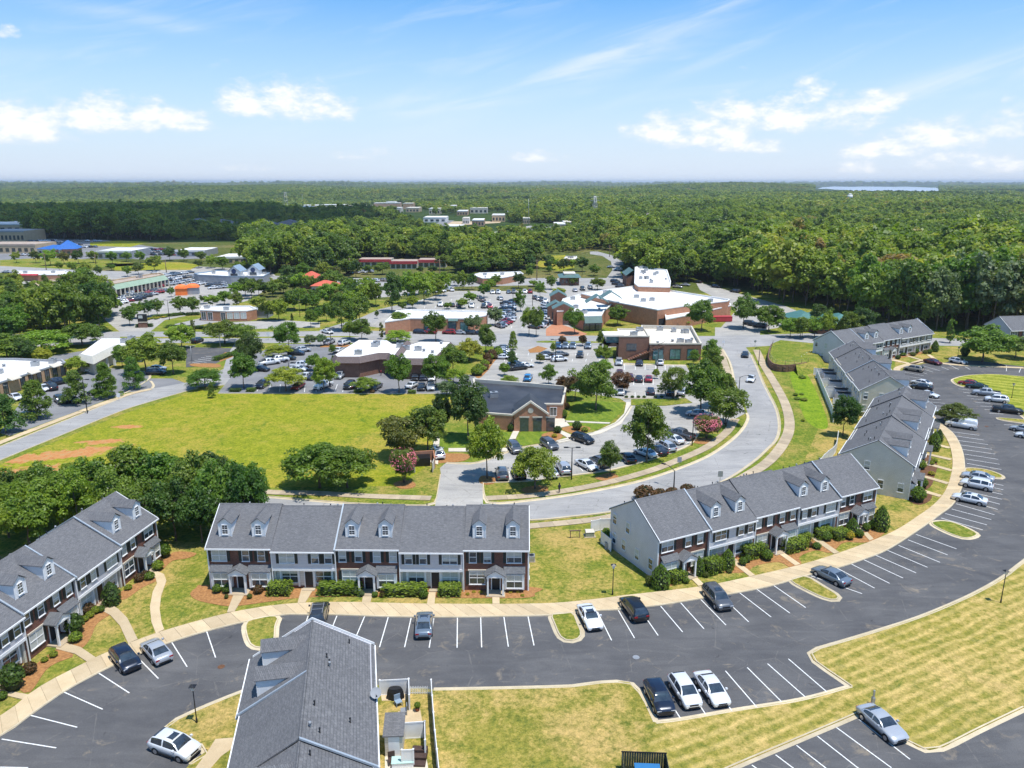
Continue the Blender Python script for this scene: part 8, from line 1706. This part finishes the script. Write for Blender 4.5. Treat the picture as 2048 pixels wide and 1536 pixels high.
def scatter(name,P,coll,label):
    me=bpy.data.meshes.new(name); me.from_pydata([(x,y,z) for x,y,z,s in P],[],[]); at=me.attributes.new('sz','FLOAT','POINT'); at.data.foreach_set('value',[s for x,y,z,s in P])
    at2=me.attributes.new('rot','FLOAT','POINT'); at2.data.foreach_set('value',[rf.uniform(0,6.28) for _ in P])
    o=bpy.data.objects.new(name,me); link(o); tag(o,label,'woodland',kind='stuff')
    ng=bpy.data.node_groups.new(name+'_nodes','GeometryNodeTree'); ng.interface.new_socket('Geometry',in_out='INPUT',socket_type='NodeSocketGeometry'); ng.interface.new_socket('Geometry',in_out='OUTPUT',socket_type='NodeSocketGeometry')
    n=ng.nodes; l=ng.links; gi=n.new('NodeGroupInput'); go=n.new('NodeGroupOutput'); ip=n.new('GeometryNodeInstanceOnPoints'); ci=n.new('GeometryNodeCollectionInfo'); ci.inputs[0].default_value=coll; ci.inputs['Separate Children'].default_value=True; ci.inputs['Reset Children'].default_value=True
    a=n.new('GeometryNodeInputNamedAttribute'); a.data_type='FLOAT'; a.inputs[0].default_value='sz'; b=n.new('GeometryNodeInputNamedAttribute'); b.data_type='FLOAT'; b.inputs[0].default_value='rot'
    cx=n.new('ShaderNodeCombineXYZ'); e2r=n.new('FunctionNodeEulerToRotation')
    l.new(gi.outputs[0],ip.inputs['Points']); l.new(ci.outputs[0],ip.inputs['Instance']); ip.inputs['Pick Instance'].default_value=True
    l.new(b.outputs[0],cx.inputs[2]); l.new(cx.outputs[0],e2r.inputs[0]); l.new(e2r.outputs[0],ip.inputs['Rotation']); l.new(a.outputs[0],ip.inputs['Scale']); l.new(ip.outputs[0],go.inputs[0])
    md=o.modifiers.new('scatter','NODES'); md.node_group=ng; return o
scatter('forest',[(x,y,hills(x,y)-.3,height(x,y)) for x,y in near[NI:]],fc,'dense mixed woodland spreading behind the shops and over the right side')
scatter('distant_forest',[(x,y,hills(x,y)-.5,rf.uniform(15,21)*(.62 if 560<pxof(x,y)[0]<1080 and y<2000 else 1)) for x,y in mid],fd,'woodland canopy rolling away toward the horizon')
scatter('horizon_forest',[(x,y,hills(x,y)-(1 if y<5200 else 8 if y<9000 else 25),rf.uniform(16,23) if y<5200 else rf.uniform(26,38) if y<9000 else rf.uniform(45,70)) for x,y in far],fd,'far woods along the horizon')
# lake at the horizon
lk=[G(u,v,-2.) for u,v in ((1634,389),(1700,391),(1780,389),(1870,386),(1882,379),(1872,375.5),(1850,374.6),(1815,373.2),(1790,373.8),(1740,373.0),(1700,373.6),(1668,373.0),(1645,374.6),(1630,379))]
MB().poly(lk).build('lake',M_WATER,kind='structure')
# shade-giving clouds, high outside the picture's top edge
def cloud(cx,cy_,w,d,alt,seed,name='cloud'):
    rs=random.Random(seed); bm=MB(); n=26; m=10
    x0,y0=cx+sv.x/sv.z*alt,cy_+sv.y/sv.z*alt
    me=bpy.data.meshes.new(name); V=[];Fc=[]
    for j in range(m+1):
        t=math.pi*j/m
        for i in range(n):
            a=2*math.pi*i/n; x,y,z=math.sin(t)*math.cos(a),math.sin(t)*math.sin(a),math.cos(t)
            k=1+.38*noise.noise(Vector((x*1.6+seed,y*1.6,z*1.2)))+.2*noise.noise(Vector((x*4+seed,y*4,z*3)))
            zz=z*k*w*.16 if z>0 else z*w*.03
            V.append((x*k*w,y*k*d,zz))
    for j in range(m):
        for i in range(n): i2=(i+1)%n; Fc.append((j*n+i,(j+1)*n+i,(j+1)*n+i2,j*n+i2))
    me.from_pydata(V,[],Fc); me.materials.append(M_CLOUD); me.polygons.foreach_set('use_smooth',[True]*len(Fc)); me.update()
    inst(name,me,None,(x0,y0,alt),kind='structure')
M_CLOUD,ct=newmat('cloud_white'); cm_=ct.nd('ShaderNodeMixShader',{0:.36,1:ct.nd('ShaderNodeBsdfDiffuse',{0:(.9,.9,.9,1)}),2:ct.nd('ShaderNodeBsdfTransparent')}); ct.nd('ShaderNodeOutputMaterial',{0:cm_})
for c in CLOUDS: cloud(*c)
if HAZE>0:
    hm,ht=newmat('air'); v_=ht.nd('ShaderNodeVolumePrincipled',{'Color':(.80,.90,1.,1),'Density':HAZE,'Anisotropy':.2}); out=ht.nd('ShaderNodeOutputMaterial'); ht.l.new(v_.outputs[0],out.inputs['Volume'])
    MB().box(-34500,34500,-34500,34500,-32,92).build('haze',hm,kind='stuff')

# neighbours that would share a label: told apart by their place in the row
ORD='leftmost,second from left,third from left,fourth from left,fifth from left,sixth from left,seventh from left,eighth from left,ninth from left,tenth from left'.split(',')
by={}
for o in bpy.data.objects:
    if o.parent is None and o.get('label') and o.get('category') in('tree','car','pickup truck','van','shrub','hedge','fence','shed','chair'): by.setdefault(o['label'],[]).append(o)
for lb,L_ in by.items():
    n=len(L_)
    if n<2 or n>40 or len(lb.split())>12: continue
    L_.sort(key=lambda o:-o.location.y); nb=(n+9)//10
    names={1:[''],2:['back ','front '],3:['back ','middle ','front '],4:['rearmost ','back ','middle ','front ']}[nb]
    for b_ in range(nb):
        part=L_[n*b_//nb:n*(b_+1)//nb]; part.sort(key=lambda o:o.location.x/o.location.y)
        for i,o in enumerate(part): o['label']=lb+', '+names[b_]+(ORD[i] if len(part)>1 else 'one')

#print('CARS',sum(1 for o in bpy.data.objects if o.get('category') in('car','pickup truck','van')),'TREES',sum(1 for o in bpy.data.objects if o.get('category')=='tree'))
